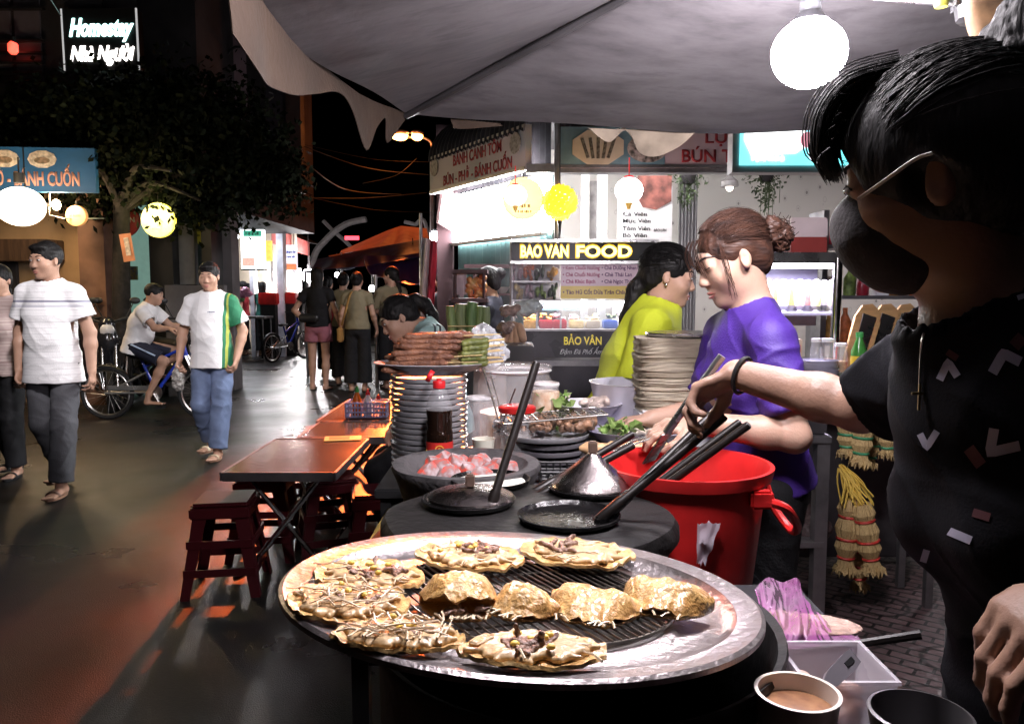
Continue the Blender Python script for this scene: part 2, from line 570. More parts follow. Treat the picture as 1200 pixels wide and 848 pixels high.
# ---------------------------------------------------------------- left side of the street
# corner eatery with the blue sign
Y = 9.7
t = thing('eatery_building', 'dark low eatery with ochre walls under the blue noodle sign', 'building', at(30, 470, Y))
t.location.z = 0
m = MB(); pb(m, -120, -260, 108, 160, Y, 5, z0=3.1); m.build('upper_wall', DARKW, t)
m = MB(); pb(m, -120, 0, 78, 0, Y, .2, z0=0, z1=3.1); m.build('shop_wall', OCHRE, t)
m = MB(); pb(m, 78, 0, 109, 0, Y - .25, .45, z0=0, z1=3.1); m.build('pillar', mat('brown_wall', (.17, .09, .06), rough=.7, var=.3), t)
m = MB(); pb(m, -120, 280, 56, 306, Y - .35, .34, bev=.01); m.build('shutter_box', WOODD, t)
m = MB(); pb(m, -120, 306, 18, 520, Y - .06, .06, z0=.0); m.build('doorway', DARKW, t)
f = None
for i, (a, b) in enumerate(((-20, 8), (21, 43))):
    m = MB(); pb(m, a, -40, b, 108 if i else 80, Y - .03, .05); fr = m.build('window', mat('dim_pane', (.12, .10, .11), rough=.4), t)
    for y in (-4, 8, 46, 60, 71, 84, 94): m = MB(); pb(m, a - 6, y, b + 6, y + 2.2, Y - .12, .07); m.build('rail', BLACKP, fr)
# corrugated canopy
a, b = at(-60, 150, Y - .05), at(112, 160, Y - .05)
c, d = at(-60, 172, 8.75), at(114, 183, 8.75)
n = 120
can = MB().grid(lambda u, v: a.lerp(b, u).lerp(c.lerp(d, u), v) + Vector((0, 0, .02 * math.sin(u * 2 * PI * 24))), 144, 1)
can.build('canopy_sheet', CORRD, t)
# red lamp on the balcony
t2 = thing('balcony_lamp', 'small glowing red lamp on the dark upper balcony', 'lamp', at(16, 75, Y - .2))
m = MB(); m.lathe([(.03, .06), (.055, .09), (.055, .17), (.03, .2)], Matrix.Translation(at(16, 70, Y - .2)), 14); m.build('shade', glow('red_lamp', (1, .06, .03), 2.2), t2)
m = MB(); p = at(16, 49, Y - .2); m.cyl(p - Vector((0, 0, .03)), p + Vector((0, 0, .05)), .03); m.cyl(p + Vector((0, 0, .04)), p + Vector((0, .2, .06)), .012); m.build('cap', BLACKP, t2)

# blue sign
P0, P1 = at(-60, 221, 8.6), at(113, 228, 8.75)
P0.z = P1.z = (P0.z + P1.z) / 2
M, W = board(P0, P1, .5)
hh = .47
t = thing('signboard', 'blue noodle shop signboard with peach letters and two oval food pictures', 'sign', P0)
m = MB(); m.box((W / 2, hh / 2, -.04), (W, hh, .08), M); m.build('panel', BLUES, t)
text('lettering', 'PHỞ - BÁNH CUỐN', PEACHL, M @ Matrix.Translation((W - .665, .13, .002)), .145, t, bold=.035, wid=1.0)
for k, (x, rx) in enumerate(((W - .92, .15), (W - .54, .15))):
    m = MB(); m.lathe([(1, -.002), (1, .006), (.93, .008)], M @ Matrix.Translation((x, .345, .002)) @ Matrix.Diagonal((rx, .095, 1, 1)), 10); q = m.build('food_picture', CREAMP, t)
    m = MB(); m.lathe([(1, 0), (1, .004)], M @ Matrix.Translation((x, .33, .012)) @ Matrix.Diagonal((rx * .55, .035, 1, 1)), 12); m.build('printed_bowl', mat('print_dark', (.34, .22, .15), var=.8, vs=30, col2=(.12, .10, .06)), q)
m = MB(); m.box((W - .73, hh / 2, .003), (.012, hh, .006), M); m.build('seam', BLACKP, t)

# bulb bracket, round lanterns
lanterns = 'round signs and lanterns over the left pavement'
def wire(mb, p, q, r=.006): mb.cyl(p, q, r, n=6)
c = at(24, 242, 8.3)
t = thing('globe_lantern', 'large glowing white globe lantern under the blue sign', 'lantern', c - Vector((0, 0, .2)))
MB().ell(c, (.235, .235, .2), None, 24, 16).build('globe', glow('warm_globe', (1, .86, .62), 5.0), t)
m = MB(); m.cyl(c + Vector((0, 0, .24)), c + Vector((0, 0, .34)), .05); m.cyl(c + Vector((0, 0, .33)), c + Vector((0, 0, .5)), .008); m.build('cap', BLACKP, t)
lamp('globe_light', c + Vector((0, -.32, 0)), 50, (1, .72, .42), .25, t)
c = at(66, 240, 8.9)
t = thing('wall_bulb', 'small bare warm bulb on a bracket beside the globe lantern', 'lamp', c - Vector((0, 0, .05)))
MB().ell(c, (.045, .045, .06)).build('bulb', glow('warm_bulb', (1, .72, .38), 40), t)
m = MB(); m.tube([c + Vector((-.12, 0, 0)), c + Vector((-.05, 0, 0))], .025); m.tube([at(58, 240, 8.9), at(58, 252, 8.9), at(75, 256, 8.9), at(130, 256, 9.4)], .009, 6); m.cyl(at(58, 240, 8.9), at(58, 226, 8.75), .009); m.build('bracket', STEELD, t)
lamp('bulb_light', c + Vector((.05, -.12, 0)), 30, (1, .66, .34), .05, t)

def disc_sign(px, py, r, Y, mt, label, lit=0, txt=None, tm=None, rim=None, yaw=0.0, th=.028):
    c = at(px, py, Y); rr = r / 930 * Y
    M = Matrix.Translation(c) @ Matrix.Rotation(yaw, 4, 'Z') @ Matrix.Rotation(R(90), 4, 'X')
    t = thing('round_sign', label, 'sign', c - Vector((0, 0, rr)))
    m = MB(); m.lathe([(rr * .96, -th), (rr, -th * .8), (rr, th * .8), (rr * .96, th)], M, 36); m.build('disc', mt, t)
    m = MB(); m.tube([M @ Vector((0, rr * .98, 0)), M @ Vector((0, rr * 1.35, 0))], .008, 6); m.tube([M @ Vector((0, rr * 1.35, 0)), M @ Vector((0, rr * 1.35, -.5))], .008, 6); m.build('hanger', BLACKP, t)
    if txt:
        for k, (s, y, h, wd) in enumerate(txt):
            if s: text('lettering', s, tm, M @ Matrix.Translation((0, y * rr, th + .001)), h * rr, t, bold=.02, wid=wd * rr)
            else: scribble('print_line', tm, M @ Matrix.Translation((0, y * rr, th)), h * rr, wd * rr, t)
    return t, c, M, rr
disc_sign(90, 253, 12, 9.0, mat('orange_disc', (.60, .30, .12), emit=(1, .5, .2), es=.25), 'small orange round shop sign hanging beside the bare bulb', txt=[('', 0, .22, 1.1)], tm=mat('disc_brown', (.35, .14, .05)))
disc_sign(143, 258, 20, 9.9, mat('red_disc', (.32, .025, .03), rough=.4), 'dark red round sign with white letters half hidden by the tree', txt=[('SAIGON', 0, .3, 1.5)], tm=WHITEL, yaw=.1)
c4 = disc_sign(186, 258, 20, 9.3, glow('yellow_disc', (1, .80, .06), 1.5), 'bright glowing yellow round sign under the tree', txt=[('', .1, .3, 1.0), ('', -.45, .16, 1.2)], tm=glow('disc_gold', (1, .62, .05), 1.4), yaw=-.05)
lamp('sign_light', c4[1] + Vector((0, -.25, .1)), 10, (1, .85, .35), .1, c4[0])
disc_sign(240, 268, 19, 10.8, mat('olive_disc_glow', (.30, .24, .03), rough=.45, emit=(.6, .5, .05), es=.05), 'unlit olive yellow round sign under the tree edge', txt=[('', .2, .22, .9), ('', -.1, .18, 1.2), ('', -.42, .16, 1.0)], tm=BLACKL)  # faint glow put into the disc material, no lamp in it
disc_sign(262, 279, 15, 12.2, mat('tan_disc', (.24, .19, .05), rough=.45), 'dull tan round sign behind the olive one', txt=[('', 0, .2, 1.0)], tm=BLACKL)
# orange paper tag on the trunk
c = at(149, 290, 9.0)
t = thing('paper_tag', 'orange paper tag hanging crooked from the tree trunk', 'tag', c)
M = Matrix.Translation(c) @ Matrix.Rotation(R(-8), 4, 'Y') @ Matrix.Rotation(R(90), 4, 'X')
m = MB(); m.box((0, 0, 0), (.13, .31, .004), M); m.build('card', mat('orange_card', (.62, .25, .12), rough=.7), t)
m = MB(); m.box((.005, .01, .004), (.055, .2, .003), M); m.build('print', CREAMP, t)

# dark homestay building with shopfront, mauve house, terracotta corner
Y = 10.6
t = thing('homestay_building', 'black fronted homestay building with lit glass shopfront behind the tree', 'building', (at(165, 400, Y).x, Y, 0))
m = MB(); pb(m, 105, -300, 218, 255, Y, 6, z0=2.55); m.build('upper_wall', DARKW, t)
m = MB(); pb(m, 120, 0, 166, 0, Y + .6, .1, z0=0, z1=2.55); m.build('interior_wall', mat('shop_green_glow', (.30, .42, .37), rough=.6, emit=(.45, .8, .68), es=.22), t)  # green glow put into the wall for the light inside the shop
m = MB(); pb(m, 128, 322, 142, 352, Y + .55, .04); pb(m, 146, 312, 160, 328, Y + .55, .04); m.build('goods_shelf', mat('shelf_goods', (.35, .30, .10), var=.8, vs=20, col2=(.06, .1, .25)), t)
for x0, x1 in ((106, 121), (163, 191), (226, 238)):
    m = MB(); pb(m, x0, 0, x1, 0, Y - .2, .4, z0=0, z1=2.55); m.build('pier', BLACKP, t)
m = MB(); pb(m, 191, 262, 227, 333, Y, .1); m.build('grey_panel', mat('grey_sheet', (.30, .30, .33), rough=.5, var=.2), t)
m = MB(); pb(m, 180, 334, 262, 0, Y - .35, .12, z0=0); m.build('low_wall', GREYW, t)
m = MB(); pb(m, 238, 0, 262, 0, Y + .3, .3, z0=0, z1=2.7); pb(m, 243, 270, 248, 340, Y + .05, .05); m.build('side_wall', GREYW, t)
# script sign
P0, P1 = at(76, 83, 9.6), at(163, 82, 9.6)
M, W = board(P0, P1, .68); hh = .70
t = thing('homestay_sign', 'black box sign with glowing white script letters above the tree', 'sign', P0)
m = MB(); m.box((W / 2, hh / 2, -.08), (W, hh, .16), M); m.build('box', BLACKP, t)
for x in (0, W): m = MB(); m.box((x, hh / 2, .0), (.016, hh, .02), M); m.build('edge_trim', mat('trim_light', (.6, .6, .6), emit=(1, 1, 1), es=.35), t)
text('lettering', 'Homestay', glow('script_cyan', (.55, 1, .93), 3.2), M @ Matrix.Translation((W * .5, .475, .002)), .20, t, bold=.035, shear=.35, wid=.76, depth=.012)
text('lettering', 'Nhà Người', glow('script_white', (1, .93, .88), 3.2), M @ Matrix.Translation((W * .5, .18, .002)), .17, t, bold=.035, shear=.35, wid=.76, depth=.012)

t = thing('mauve_house', 'tall mauve rendered house right of the script sign', 'building', (at(250, 400, 12).x, 12, 0))
m = MB(); pskew(m, 218, -260, 279, 12, 4, 2.75); m.build('wall', PINKW, t)
m = MB(); pb(m, 219, 0, 226, 0, 12.1, .3, z0=0, z1=2.75); m.build('pier', BLACKP, t)
m = MB(); m.tube(catmull([at(222, 30, 11.95), at(230, 38, 11.9), at(236, 52, 11.9), at(240, 75, 11.9)], 6), .012, 6); m.tube(catmull([at(262, 100, 11.9), at(266, 66, 11.8), at(274, 56, 11.7), at(282, 55, 11.7)], 6), .02, 6); m.build('cable', BLACKP, t)
t = thing('dark_house', 'dark narrow house beside the mauve one', 'building', (at(305, 400, 13.5).x, 13.5, 0))
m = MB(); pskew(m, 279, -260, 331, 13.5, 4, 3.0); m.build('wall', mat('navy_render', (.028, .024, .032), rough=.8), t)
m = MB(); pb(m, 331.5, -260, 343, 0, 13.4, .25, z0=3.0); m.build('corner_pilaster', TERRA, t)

# ---------------------------------------------------------------- the street tree
def tree():
    base = onz(140, 415); base.y = 9.35; base.x = at(140, 400, 9.35).x; base.z = 0
    t = thing('street_tree', 'broad dark leafy street tree over the parked motorbikes', 'tree', base)
    m = MB()
    fork = base + Vector((.1, 0, 2.5))
    m.tube(catmull([base, base + Vector((.04, 0, 1.2)), fork], 6), [.12 - .035 * i / 12 for i in range(13)], 10)
    C = []
    for px, py, dy in ((70, 150, .3), (120, 110, -.2), (180, 95, .3), (240, 120, -.1), (300, 165, .4), (90, 195, -.5), (200, 200, -.7), (290, 215, -.2), (150, 160, .6), (330, 225, .2), (235, 235, -.3)):
        p = at(px, py, 9.5 + dy * 1.3); C.append(p)
        m.tube(catmull([fork - Vector((0, 0, .2)), fork.lerp(p, .45) + Vector((rnd.uniform(-.1, .1), 0, .15)), p], 5), [.055 - .04 * i / 10 for i in range(11)], 6)
    m.build('trunk', mat('bark', (.012, .009, .008), rough=.9, var=.5, vs=20, bump=.6), t)
    r = np.random.RandomState(3)
    V = []; Fc = []
    lob = [(70, 155, 62, 44), (125, 136, 70, 46), (195, 116, 66, 40), (250, 140, 66, 52), (305, 190, 48, 46), (90, 200, 60, 44), (190, 190, 90, 54), (270, 215, 60, 46), (145, 155, 80, 50), (335, 215, 26, 34), (225, 240, 60, 26), (45, 132, 34, 36), (120, 232, 40, 22)]
    for (px, py, rx, ry) in lob:
        c = at(px, py, 9.5); k = 9.5 / 930
        n = int(rx * ry * .34)
        q = r.normal(size=(n, 3)); q /= np.linalg.norm(q, axis=1)[:, None]
        q *= (r.rand(n, 1) ** .45)
        q *= 1 + .25 * r.normal(size=(n, 1))
        for a in q:
            p = Vector((c.x + a[0] * rx * k, c.y + a[1] * (rx + ry) * .5 * k, c.z + a[2] * ry * k))
            for _ in range(2):
                pp = p + Vector(r.normal(size=3) * .05)
                d = Vector((r.normal(), r.normal(), r.normal() - .6)).normalized()
                sd = d.orthogonal().normalized()
                sd = Matrix.Rotation(r.rand() * 6.28, 3, d) @ sd
                L = .05 + .06 * r.rand(); wd = L * .34
                i = len(V)
                V += [pp, pp + d * L * .5 + sd * wd, pp + d * L, pp + d * L * .5 - sd * wd]
                Fc.append((i, i + 1, i + 2, i + 3))
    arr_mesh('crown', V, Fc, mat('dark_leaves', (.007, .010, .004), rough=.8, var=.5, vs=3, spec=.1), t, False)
tree()

# ---------------------------------------------------------------- far left stalls
t = thing('food_arcade', 'row of open food stalls with pale posts left of the far street', 'building', (at(285, 380, 17).x, 17, 0))
m = MB(); pb(m, 238, 262, 345, 0, 18.5, .2, z0=0, z1=2.9); m.build('back_wall', mat('pale_stall', (.55, .50, .42), rough=.7, var=.3, vs=1.5), t)
for x, w_ in ((240, 4), (283, 5), (316, 8)):
    m = MB(); pb(m, x, 0, x + w_, 0, 16.6, .25, z0=0, z1=2.9); m.build('post', mat('pale_post', (.6, .6, .66), rough=.5), t)
m = MB(); pb(m, 232, 248, 330, 262, 15.6, 2.5); m.build('ceiling', GREYW, t)
m = MB(); pb(m, 256, 284, 275, 308, 17, .06); m.build('menu_panel', mat('yellow_menu', (.7, .55, .08), emit=(1, .8, .15), es=.5, var=.4, vs=9), t)
m = MB(); pb(m, 309, 282, 318, 306, 17, .06); m.build('menu_panel', mat('yellow_menu', (.7, .6, .1)), t)
t = thing('light_box_sign', 'tall lit white menu box with a green header left of the far street', 'sign', at(295, 315, 15.5))
m = MB(); pb(m, 283, 268, 308, 315, 15.5, .14); m.build('face', glow('cool_face', (.92, .97, 1), 2.6), t)
m = MB(); pb(m, 285, 270, 306, 277, 15.48, .02); m.build('header', mat('sign_green', (.05, .35, .22), emit=(.1, .6, .4), es=.6), t)
m = MB(); pb(m, 282, 266.5, 309, 268, 15.45, .2); pb(m, 282, 315, 309, 316.5, 15.45, .2); m.build('frame', BLACKP, t)
scribble('print_line', mat('sign_pale', (.3, .7, .55)), frame(at(295.5, 273.5, 15.47), (1, 0, 0), (0, 0, 1)), .06, .26, t)
m = MB(); pb(m, 284, 302, 298, 312, 15.485, .01); m.build('picture', mat('pinkish_print', (.8, .4, .3), emit=(1, .6, .5), es=.8, var=.5, vs=20), t)
t = thing('red_awning', 'faded red awning with a grey sloping roof above the far left stalls', 'awning', at(340, 300, 17))
a, b, c, d = at(318, 266, 17.5), at(362, 284, 19.5), at(318, 285, 17.5), at(362, 300, 19.5)
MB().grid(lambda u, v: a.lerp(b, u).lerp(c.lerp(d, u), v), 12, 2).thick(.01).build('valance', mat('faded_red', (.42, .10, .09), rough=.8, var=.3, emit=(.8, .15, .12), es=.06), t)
e, f = at(298, 246, 19), at(374, 286, 22)
MB().grid(lambda u, v: a.lerp(b, u).lerp(e.lerp(f, u), v), 8, 2).thick(.02).build('roof_sheet', GREYW, t)
for p in (at(362, 300, 19.5), at(318, 285, 17.5)): m = MB(); m.cyl((p.x, p.y, 0), p, .03); m.build('post', STEELD, t)
t = thing('hanging_menu', 'white hanging menu banner with blue and orange lines under the red awning', 'sign', at(337, 318, 17.2))
m = MB(); pb(m, 326, 287, 348, 317, 17.2, .03); m.build('sheet', mat('banner_white', (.75, .75, .8), emit=(.9, .9, 1), es=.5), t)
M = frame(at(337, 302, 17.19), (1, 0, 0), (0, 0, 1))
scribble('print_line', mat('banner_blue', (.05, .08, .4)), M @ Matrix.Translation((0, .12, 0)), .05, .34, t)
scribble('print_line', mat('banner_blue', (.05, .08, .4)), M @ Matrix.Translation((0, .02, 0)), .05, .33, t)
m = MB(); pb(m, 327, 309, 347, 316, 17.185, .01); m.build('orange_band', mat('banner_orange', (.7, .2, .08), emit=(1, .3, .1), es=.3, var=.4, vs=20), t)
for i, (px, py, Yd, s, lb, col, pw) in enumerate(((274, 277, 16.4, .10, 'bare white bulb below the tree edge at the left stalls', (.85, .9, 1), 90), (362, 323, 19, .17, 'dazzling white lamp low behind the woman in pink shorts', (1, .95, .95), 260), (320, 338, 17.6, .07, 'small white lamp over the far left food counter', (1, .95, .9), 60), (345, 326, 18.4, .10, 'white lamp over the counter left of the dazzling one', (1, .92, .9), 100))):
    c = at(px, py, Yd)
    t = thing('stall_lamp', lb, 'lamp', c)
    MB().ell(c, (s, s, s)).build('bulb', glow('cold_bulb', (.95, .95, 1), 30), t)
    m = MB(); m.cyl(c + Vector((0, 0, s * .9)), c + Vector((0, 0, s + .1)), .04); m.cyl(c + Vector((0, 0, s)), c + Vector((0, 0, max(.35, 2.7 - c.z))), .008); m.build('cord', BLACKP, t)
    lamp('stall_light', c + Vector((0, -s - .06, 0)), pw, col, .1, t)
for px, py, Yd, lb in ((402, 336, 19, 'tiny white lamp deep in the street left of the olive top'), (436, 338, 17, 'tiny white lamp between the olive top and the long ponytail'), (484, 322, 13.2, 'small white lamp under the lower blue tarp'), (395, 322, 22, 'tiny white lamp farthest down the street')):
    c = at(px, py, Yd); t = thing('stall_lamp', lb, 'lamp', c)
    MB().ell(c, (.07, .07, .07)).build('bulb', glow('cold_bulb', (.95, .95, 1), 30), t)
    m = MB(); m.cyl(c + Vector((0, 0, .06)), c + Vector((0, 0, .6)), .008); m.build('cord', BLACKP, t)
    lamp('stall_light', c + Vector((0, -.15, 0)), 14, (1, .95, .95), .08, t)
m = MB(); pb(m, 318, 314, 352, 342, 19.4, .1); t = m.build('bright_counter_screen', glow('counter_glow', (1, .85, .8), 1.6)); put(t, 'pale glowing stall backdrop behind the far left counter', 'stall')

# ---------------------------------------------------------------- arch, wires, street lamp, tents
t = thing('street_arch', 'pale steel gate arch with crossing curved ribs over the far street', 'arch', (at(365, 340, 24).x, 24, 0))
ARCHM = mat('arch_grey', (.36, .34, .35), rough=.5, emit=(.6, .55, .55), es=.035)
def rib(pts, w0=.18):
    m = MB(); m.tube(catmull(pts, 8), w0, 6, flat=.5); m.build('rib', ARCHM, t)
Ya = 24
p0 = at(364, 312, Ya); p0.z = 0
rib([Vector((p0.x - .3, Ya, 0)), at(366, 308, Ya), at(382, 281, Ya), at(405, 263, Ya), at(429, 257, Ya)])
rib([at(379, 259, Ya + .4), at(390, 270, Ya + .4), at(406, 284, Ya + .4), at(420, 300, Ya + .4)], .12)
rib([at(474, 260, Ya), at(486, 263, Ya), at(500, 268, Ya), Vector((at(512, 300, Ya).x, Ya, 0))], .12)
t = thing('street_lamp', 'tall street lamp with two orange sodium heads', 'street lamp', (at(507, 340, 17).x, 17, 0))
m = MB(); b0 = at(507, 340, 17); b0.z = 0; tp = at(507, 178, 17)
m.tube([b0, tp], [.09, .05], 10); m.tube(catmull([tp - Vector((0, 0, .3)), at(506, 170, 17), at(500, 163, 17), at(492, 161, 17), at(478, 161, 16.8), at(474, 160, 16.8)], 5), .025, 6); m.build('pole', STEELD, t)
for px, py, s in ((469, 160, 1.0), (489, 160, .7)):
    c = at(px, py, 16.8)
    h = MB().ell(c + Vector((0, 0, .07)), (.2 * s, .13, .07)).build('lamp_head', STEELD, t)
    MB().ell(c, (.17 * s, .12, .085)).build('lens', glow('sodium', (1, .34, .07), 24), h)
    so = lamp('sodium_light', c - Vector((0, .22, .12)), 5200 * s, (1, .15, .03), .12, t, 'SPOT', (Vector((-.62, 4.2, 0)) - c).to_track_quat('-Z', 'Y').to_euler())
    so.data.spot_size = R(19); so.data.spot_blend = .9; so.data.shadow_soft_size = .1
    lamp('sodium_glow', c - Vector((0, .22, .12)), 26 * s, (1, .22, .05), .12, t)
for i, (pa, pm, pc) in enumerate((((352, 170), (430, 197), (502, 205)), ((355, 188), (405, 222), (470, 228)), ((360, 232), (430, 232), (500, 226)), ((358, 170), (440, 187), (507, 190)), ((365, 232), (440, 246), (505, 249)), ((425, 215), (465, 205), (488, 186)))):
    m = MB(); m.tube(catmull([at(*pa, 13.5), at(*pm, 15.2), at(*pc, 16.9)], 10), .009 if i < 3 else .005, 5)
    o = m.build('overhead_wire', mat('wire_grey', (.012, .011, .012), rough=.6)); put(o, 'thin sagging overhead wire strung across the black sky', 'wire', 'wires across the sky')
def tent(label, col, ridge, eave, posts, em_=0.0, name='market_tent'):
    t = thing(name, label, 'tent', (eave[0].x, eave[0].y, 0))
    n = 14
    def fn(u, v):
        k = u * (len(ridge) - 1); i = min(int(k), len(ridge) - 2)
        k2 = u * (len(eave) - 1); j = min(int(k2), len(eave) - 2)
        p = ridge[i].lerp(ridge[i + 1], k - i).lerp(eave[j].lerp(eave[j + 1], k2 - j), v)
        return p - Vector((0, 0, .10 * math.sin(PI * v) * (1 + .5 * math.sin(u * 23))))
    MB().grid(fn, 24, 8).thick(.006).build('canopy', col, t)
    for p in posts: m = MB(); m.cyl((p.x, p.y, 0), p, .025); m.build('pole', STEELD, t)
    return t
BLUET = mat('blue_tarp', (.025, .035, .13), rough=.5, var=.3, vs=4, bump=.3, bs=8)
ORANT = mat('orange_tarp_glow', (.30, .055, .015), rough=.6, var=.3, vs=3, emit=(1, .15, .04), es=.10)  # cloth given a faint glow of its own in place of lamplight
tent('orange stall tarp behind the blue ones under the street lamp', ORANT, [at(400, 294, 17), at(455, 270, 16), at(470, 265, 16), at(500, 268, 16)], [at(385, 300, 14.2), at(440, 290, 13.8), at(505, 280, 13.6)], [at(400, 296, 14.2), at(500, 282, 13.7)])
tent('wide dark blue stall tarp over the street crowd', BLUET, [at(372, 304, 14.5), at(430, 292, 14), at(522, 276, 13)], [at(352, 318, 12.6), at(430, 312, 12.2), at(498, 300, 11.4)], [at(358, 318, 12.6), at(496, 302, 11.5)])
tent('lower blue stall tarp with purple underside beside the red flag', mat('violet_tarp', (.05, .025, .12), rough=.5, var=.6, vs=1.5, col2=(.16, .03, .06)), [at(425, 300, 12.6), at(470, 300, 12.4), at(520, 292, 12)], [at(438, 322, 11.2), at(480, 334, 10.8), at(523, 330, 10.6)], [at(440, 322, 11.2), at(521, 330, 10.6)])
m = MB(); pb(m, 404, 276.5, 420, 281, 15, .06); o = m.build('led_strip_sign', glow('led_red', (1, .05, .08), 3)); put(o, 'thin glowing red sign strip on the orange tarp edge', 'sign')
c = at(513, 288, 9.6)
t = thing('stall_lamp', 'dazzling white floodlight hung beside the red flag', 'lamp', c)
m = MB(); m.box(c, (.17, .1, .34), None, .02); m.build('face', glow('cold_bulb', (.95, .95, 1), 30), t)
m = MB(); m.box(c + Vector((0, .09, 0)), (.22, .06, .4), None, .02); m.cyl(c + Vector((0, .09, .2)), c + Vector((.1, .2, 1.0)), .015); m.build('housing', BLACKP, t)
lamp('flood_light', c + Vector((0, -.2, 0)), 60, (1, .96, 1), .12, t)
# flag on a pole
t = thing('flag', 'red and white striped flag hanging slack on its pole', 'flag', (at(497, 340, 8.6).x, 8.6, 0))
for mt, a0, b0 in ((mat('flag_white', (.62, .56, .58), rough=.7), 0, .5), (mat('flag_red', (.45, .03, .06), rough=.7), .5, 1)):
    a, b = at(494, 278, 8.6), at(513, 283, 8.7); c, d = at(492, 345, 8.6), at(508, 366, 8.7)
    MB().grid(lambda u, v: a.lerp(b, a0 + (b0 - a0) * u).lerp(c.lerp(d, a0 + (b0 - a0) * u), v) + Vector((0, .05 * math.sin((a0 + (b0 - a0) * u) * 14 + v * 2), 0)), 10, 12).thick(.004).build('stripe', mt, t)
p = at(493, 250, 8.62); m = MB(); m.cyl((p.x, p.y, 0), p, .018); m.build('pole', STEELD, t)

# added floodlight out of view, put over the street to brighten the walkers
c = Vector((-1.75, 3.05, 2.95))
t = thing('floodlight', 'small floodlight slung on a cable over the street walkers', 'lamp', c)
AIM = (Vector((-2.7, 5.9, 1.15)) - c).to_track_quat('-Z', 'Y')
MF_ = Matrix.Translation(c) @ AIM.to_matrix().to_4x4()
m = MB(); m.box((0, 0, .04), (.26, .20, .08), MF_, .01); m.build('housing', BLACKP, t)
m = MB(); m.box((0, 0, -.004), (.22, .16, .006), MF_); m.build('lens', glow('fill_face', (.95, .95, 1), 30), t)
m = MB(); m.tube([c + Vector((-3.5, 6.5, 1.6)), c + Vector((-1, 1.2, .5)), c + Vector((0, 0, .1)), c + Vector((.4, -2.5, .7))], .006, 6); m.build('cable', BLACKP, t)
fl = lamp('fill_beam', MF_ @ Vector((0, 0, -.03)), 360, (1, .94, .96), .08, t, 'SPOT', AIM.to_euler())
fl.data.spot_size = R(42); fl.data.spot_blend = .6; fl.data.shadow_soft_size = .08
# ---------------------------------------------------------------- right-hand corner shop
SA, SB = Vector((.30, 5.70, 0)), Vector((-.50, 7.08, 0))      # left face of the shop, near corner to far corner
sd = (SB - SA).normalized(); sn = Vector((sd.y, -sd.x, 0))
if sn.x > 0: sn = -sn
t = thing('corner_shop', 'open fronted corner snack shop with corrugated side and patterned back wall', 'building', (1.6, 7.2, 0))
corrug(SB + sn * -.03, SA + sn * -.03, 0, 2.2).build('side_wall', TEAL, t)
def wallp(N, L, tc):
    v = N.new('ShaderNodeTexVoronoi'); v.inputs['Scale'].default_value = 6.5
    mp = N.new('ShaderNodeMapping'); mp.inputs['Scale'].default_value = (1.5, 1, 1)
    L.new(tc.outputs['Object'], mp.inputs[0]); L.new(mp.outputs[0], v.inputs['Vector'])
    return ramp(N, L, v.outputs['Distance'], [(.0, (.25, .22, .21)), (.10, (.25, .22, .21)), (.13, (.56, .52, .48)), (.19, (.56, .52, .48)), (.20, (.38, .34, .32)), (.235, (.56, .52, .48))])
WALLP = node_mat('printed_wallpaper', wallp, rough=.7)
m = MB(); m.box((3.3, 8.4, 1.5), (7.2, .12, 3.0)); m.build('back_wall', WALLP, t)
m = MB(); m.box((3.4, 7.2, 2.86), (7.0, 2.9, .1)); m.build('ceiling', GREYW, t)
m = MB(); m.box((6.4, 7.0, 1.45), (.12, 2.6, 2.9)); m.build('end_wall', GREYW, t)
for x0, x1, mt in ((684, 692, WHITEP), (703, 714, WHITEP)):
    m = MB(); pb(m, x0, 0, x1, 0, 6.9, .1, z0=0, z1=2.8); m.build('door_post', mt, t)
m = MB(); pb(m, 691, 212, 704, 290, 7.0, .04); m.build('door_leaf', mat('aged_door', (.34, .32, .31), var=.4, vs=12), t)
p0 = at(796, 210, 7.2); p1 = at(818, 210, 7.2)
corrug((p0.x, 7.2, 0), (p1.x, 7.2, 0), 0, 2.8, pitch=.03, amp=.008).build('ribbed_post', GREYW, t)
m = MB(); m.box((1.3 + .3, 5.62, 2.2), (3.0, .1, .06)); m.build('front_beam', STEELD, t)
# awning of curved corrugated iron over the side sign
a, b = SA + sn * .25 + Vector((0, 0, 2.46)), SB + sn * .25 + Vector((0, 0, 2.46))
def aw(u, v):
    p = b.lerp(a, u)
    ang = v * R(80)
    return p - sn * (.9 * (1 - math.cos(ang))) * .6 + Vector((0, 0, .42 * math.sin(ang))) + sn * 0 + (sn * .012 + Vector((0, 0, .01))) * math.sin(u * 2 * PI * 22)
MB().grid(aw, 132, 8).build('awning_sheet', CORRD, t)
corrug((.32, 5.64, 0), (3.6, 5.64, 0), 2.47, 3.15).build('fascia', CORRD, t)
corrug(SB + sn * .03, SA + sn * .03 + sd * -.02, 2.2, 3.1).build('fascia', CORRD, t)
MB().grid(lambda u, v: Vector((.34 + 3.2 * u, 5.52 + 1.1 * v, 2.50 + .3 * v + .012 * math.sin(u * 2 * PI * 42))), 252, 2).build('roof_sheet', CORRD, t)
p = Vector((.31, 5.52, 0)); m = MB(); m.cyl(p, p + Vector((0, 0, 2.52)), .022); m.ell(p + Vector((0, 0, 2.53)), (.03, .03, .03)); m.build('corner_pole', STEELD, t)
# left pillar and clutter at the far corner
q = SB + sn * .05 + sd * .1
m = MB(); m.box((q.x, q.y, 1.4), (.14, .14, 2.8)); m.build('pillar', mat('maroon_post', (.07, .035, .04), rough=.6), t)

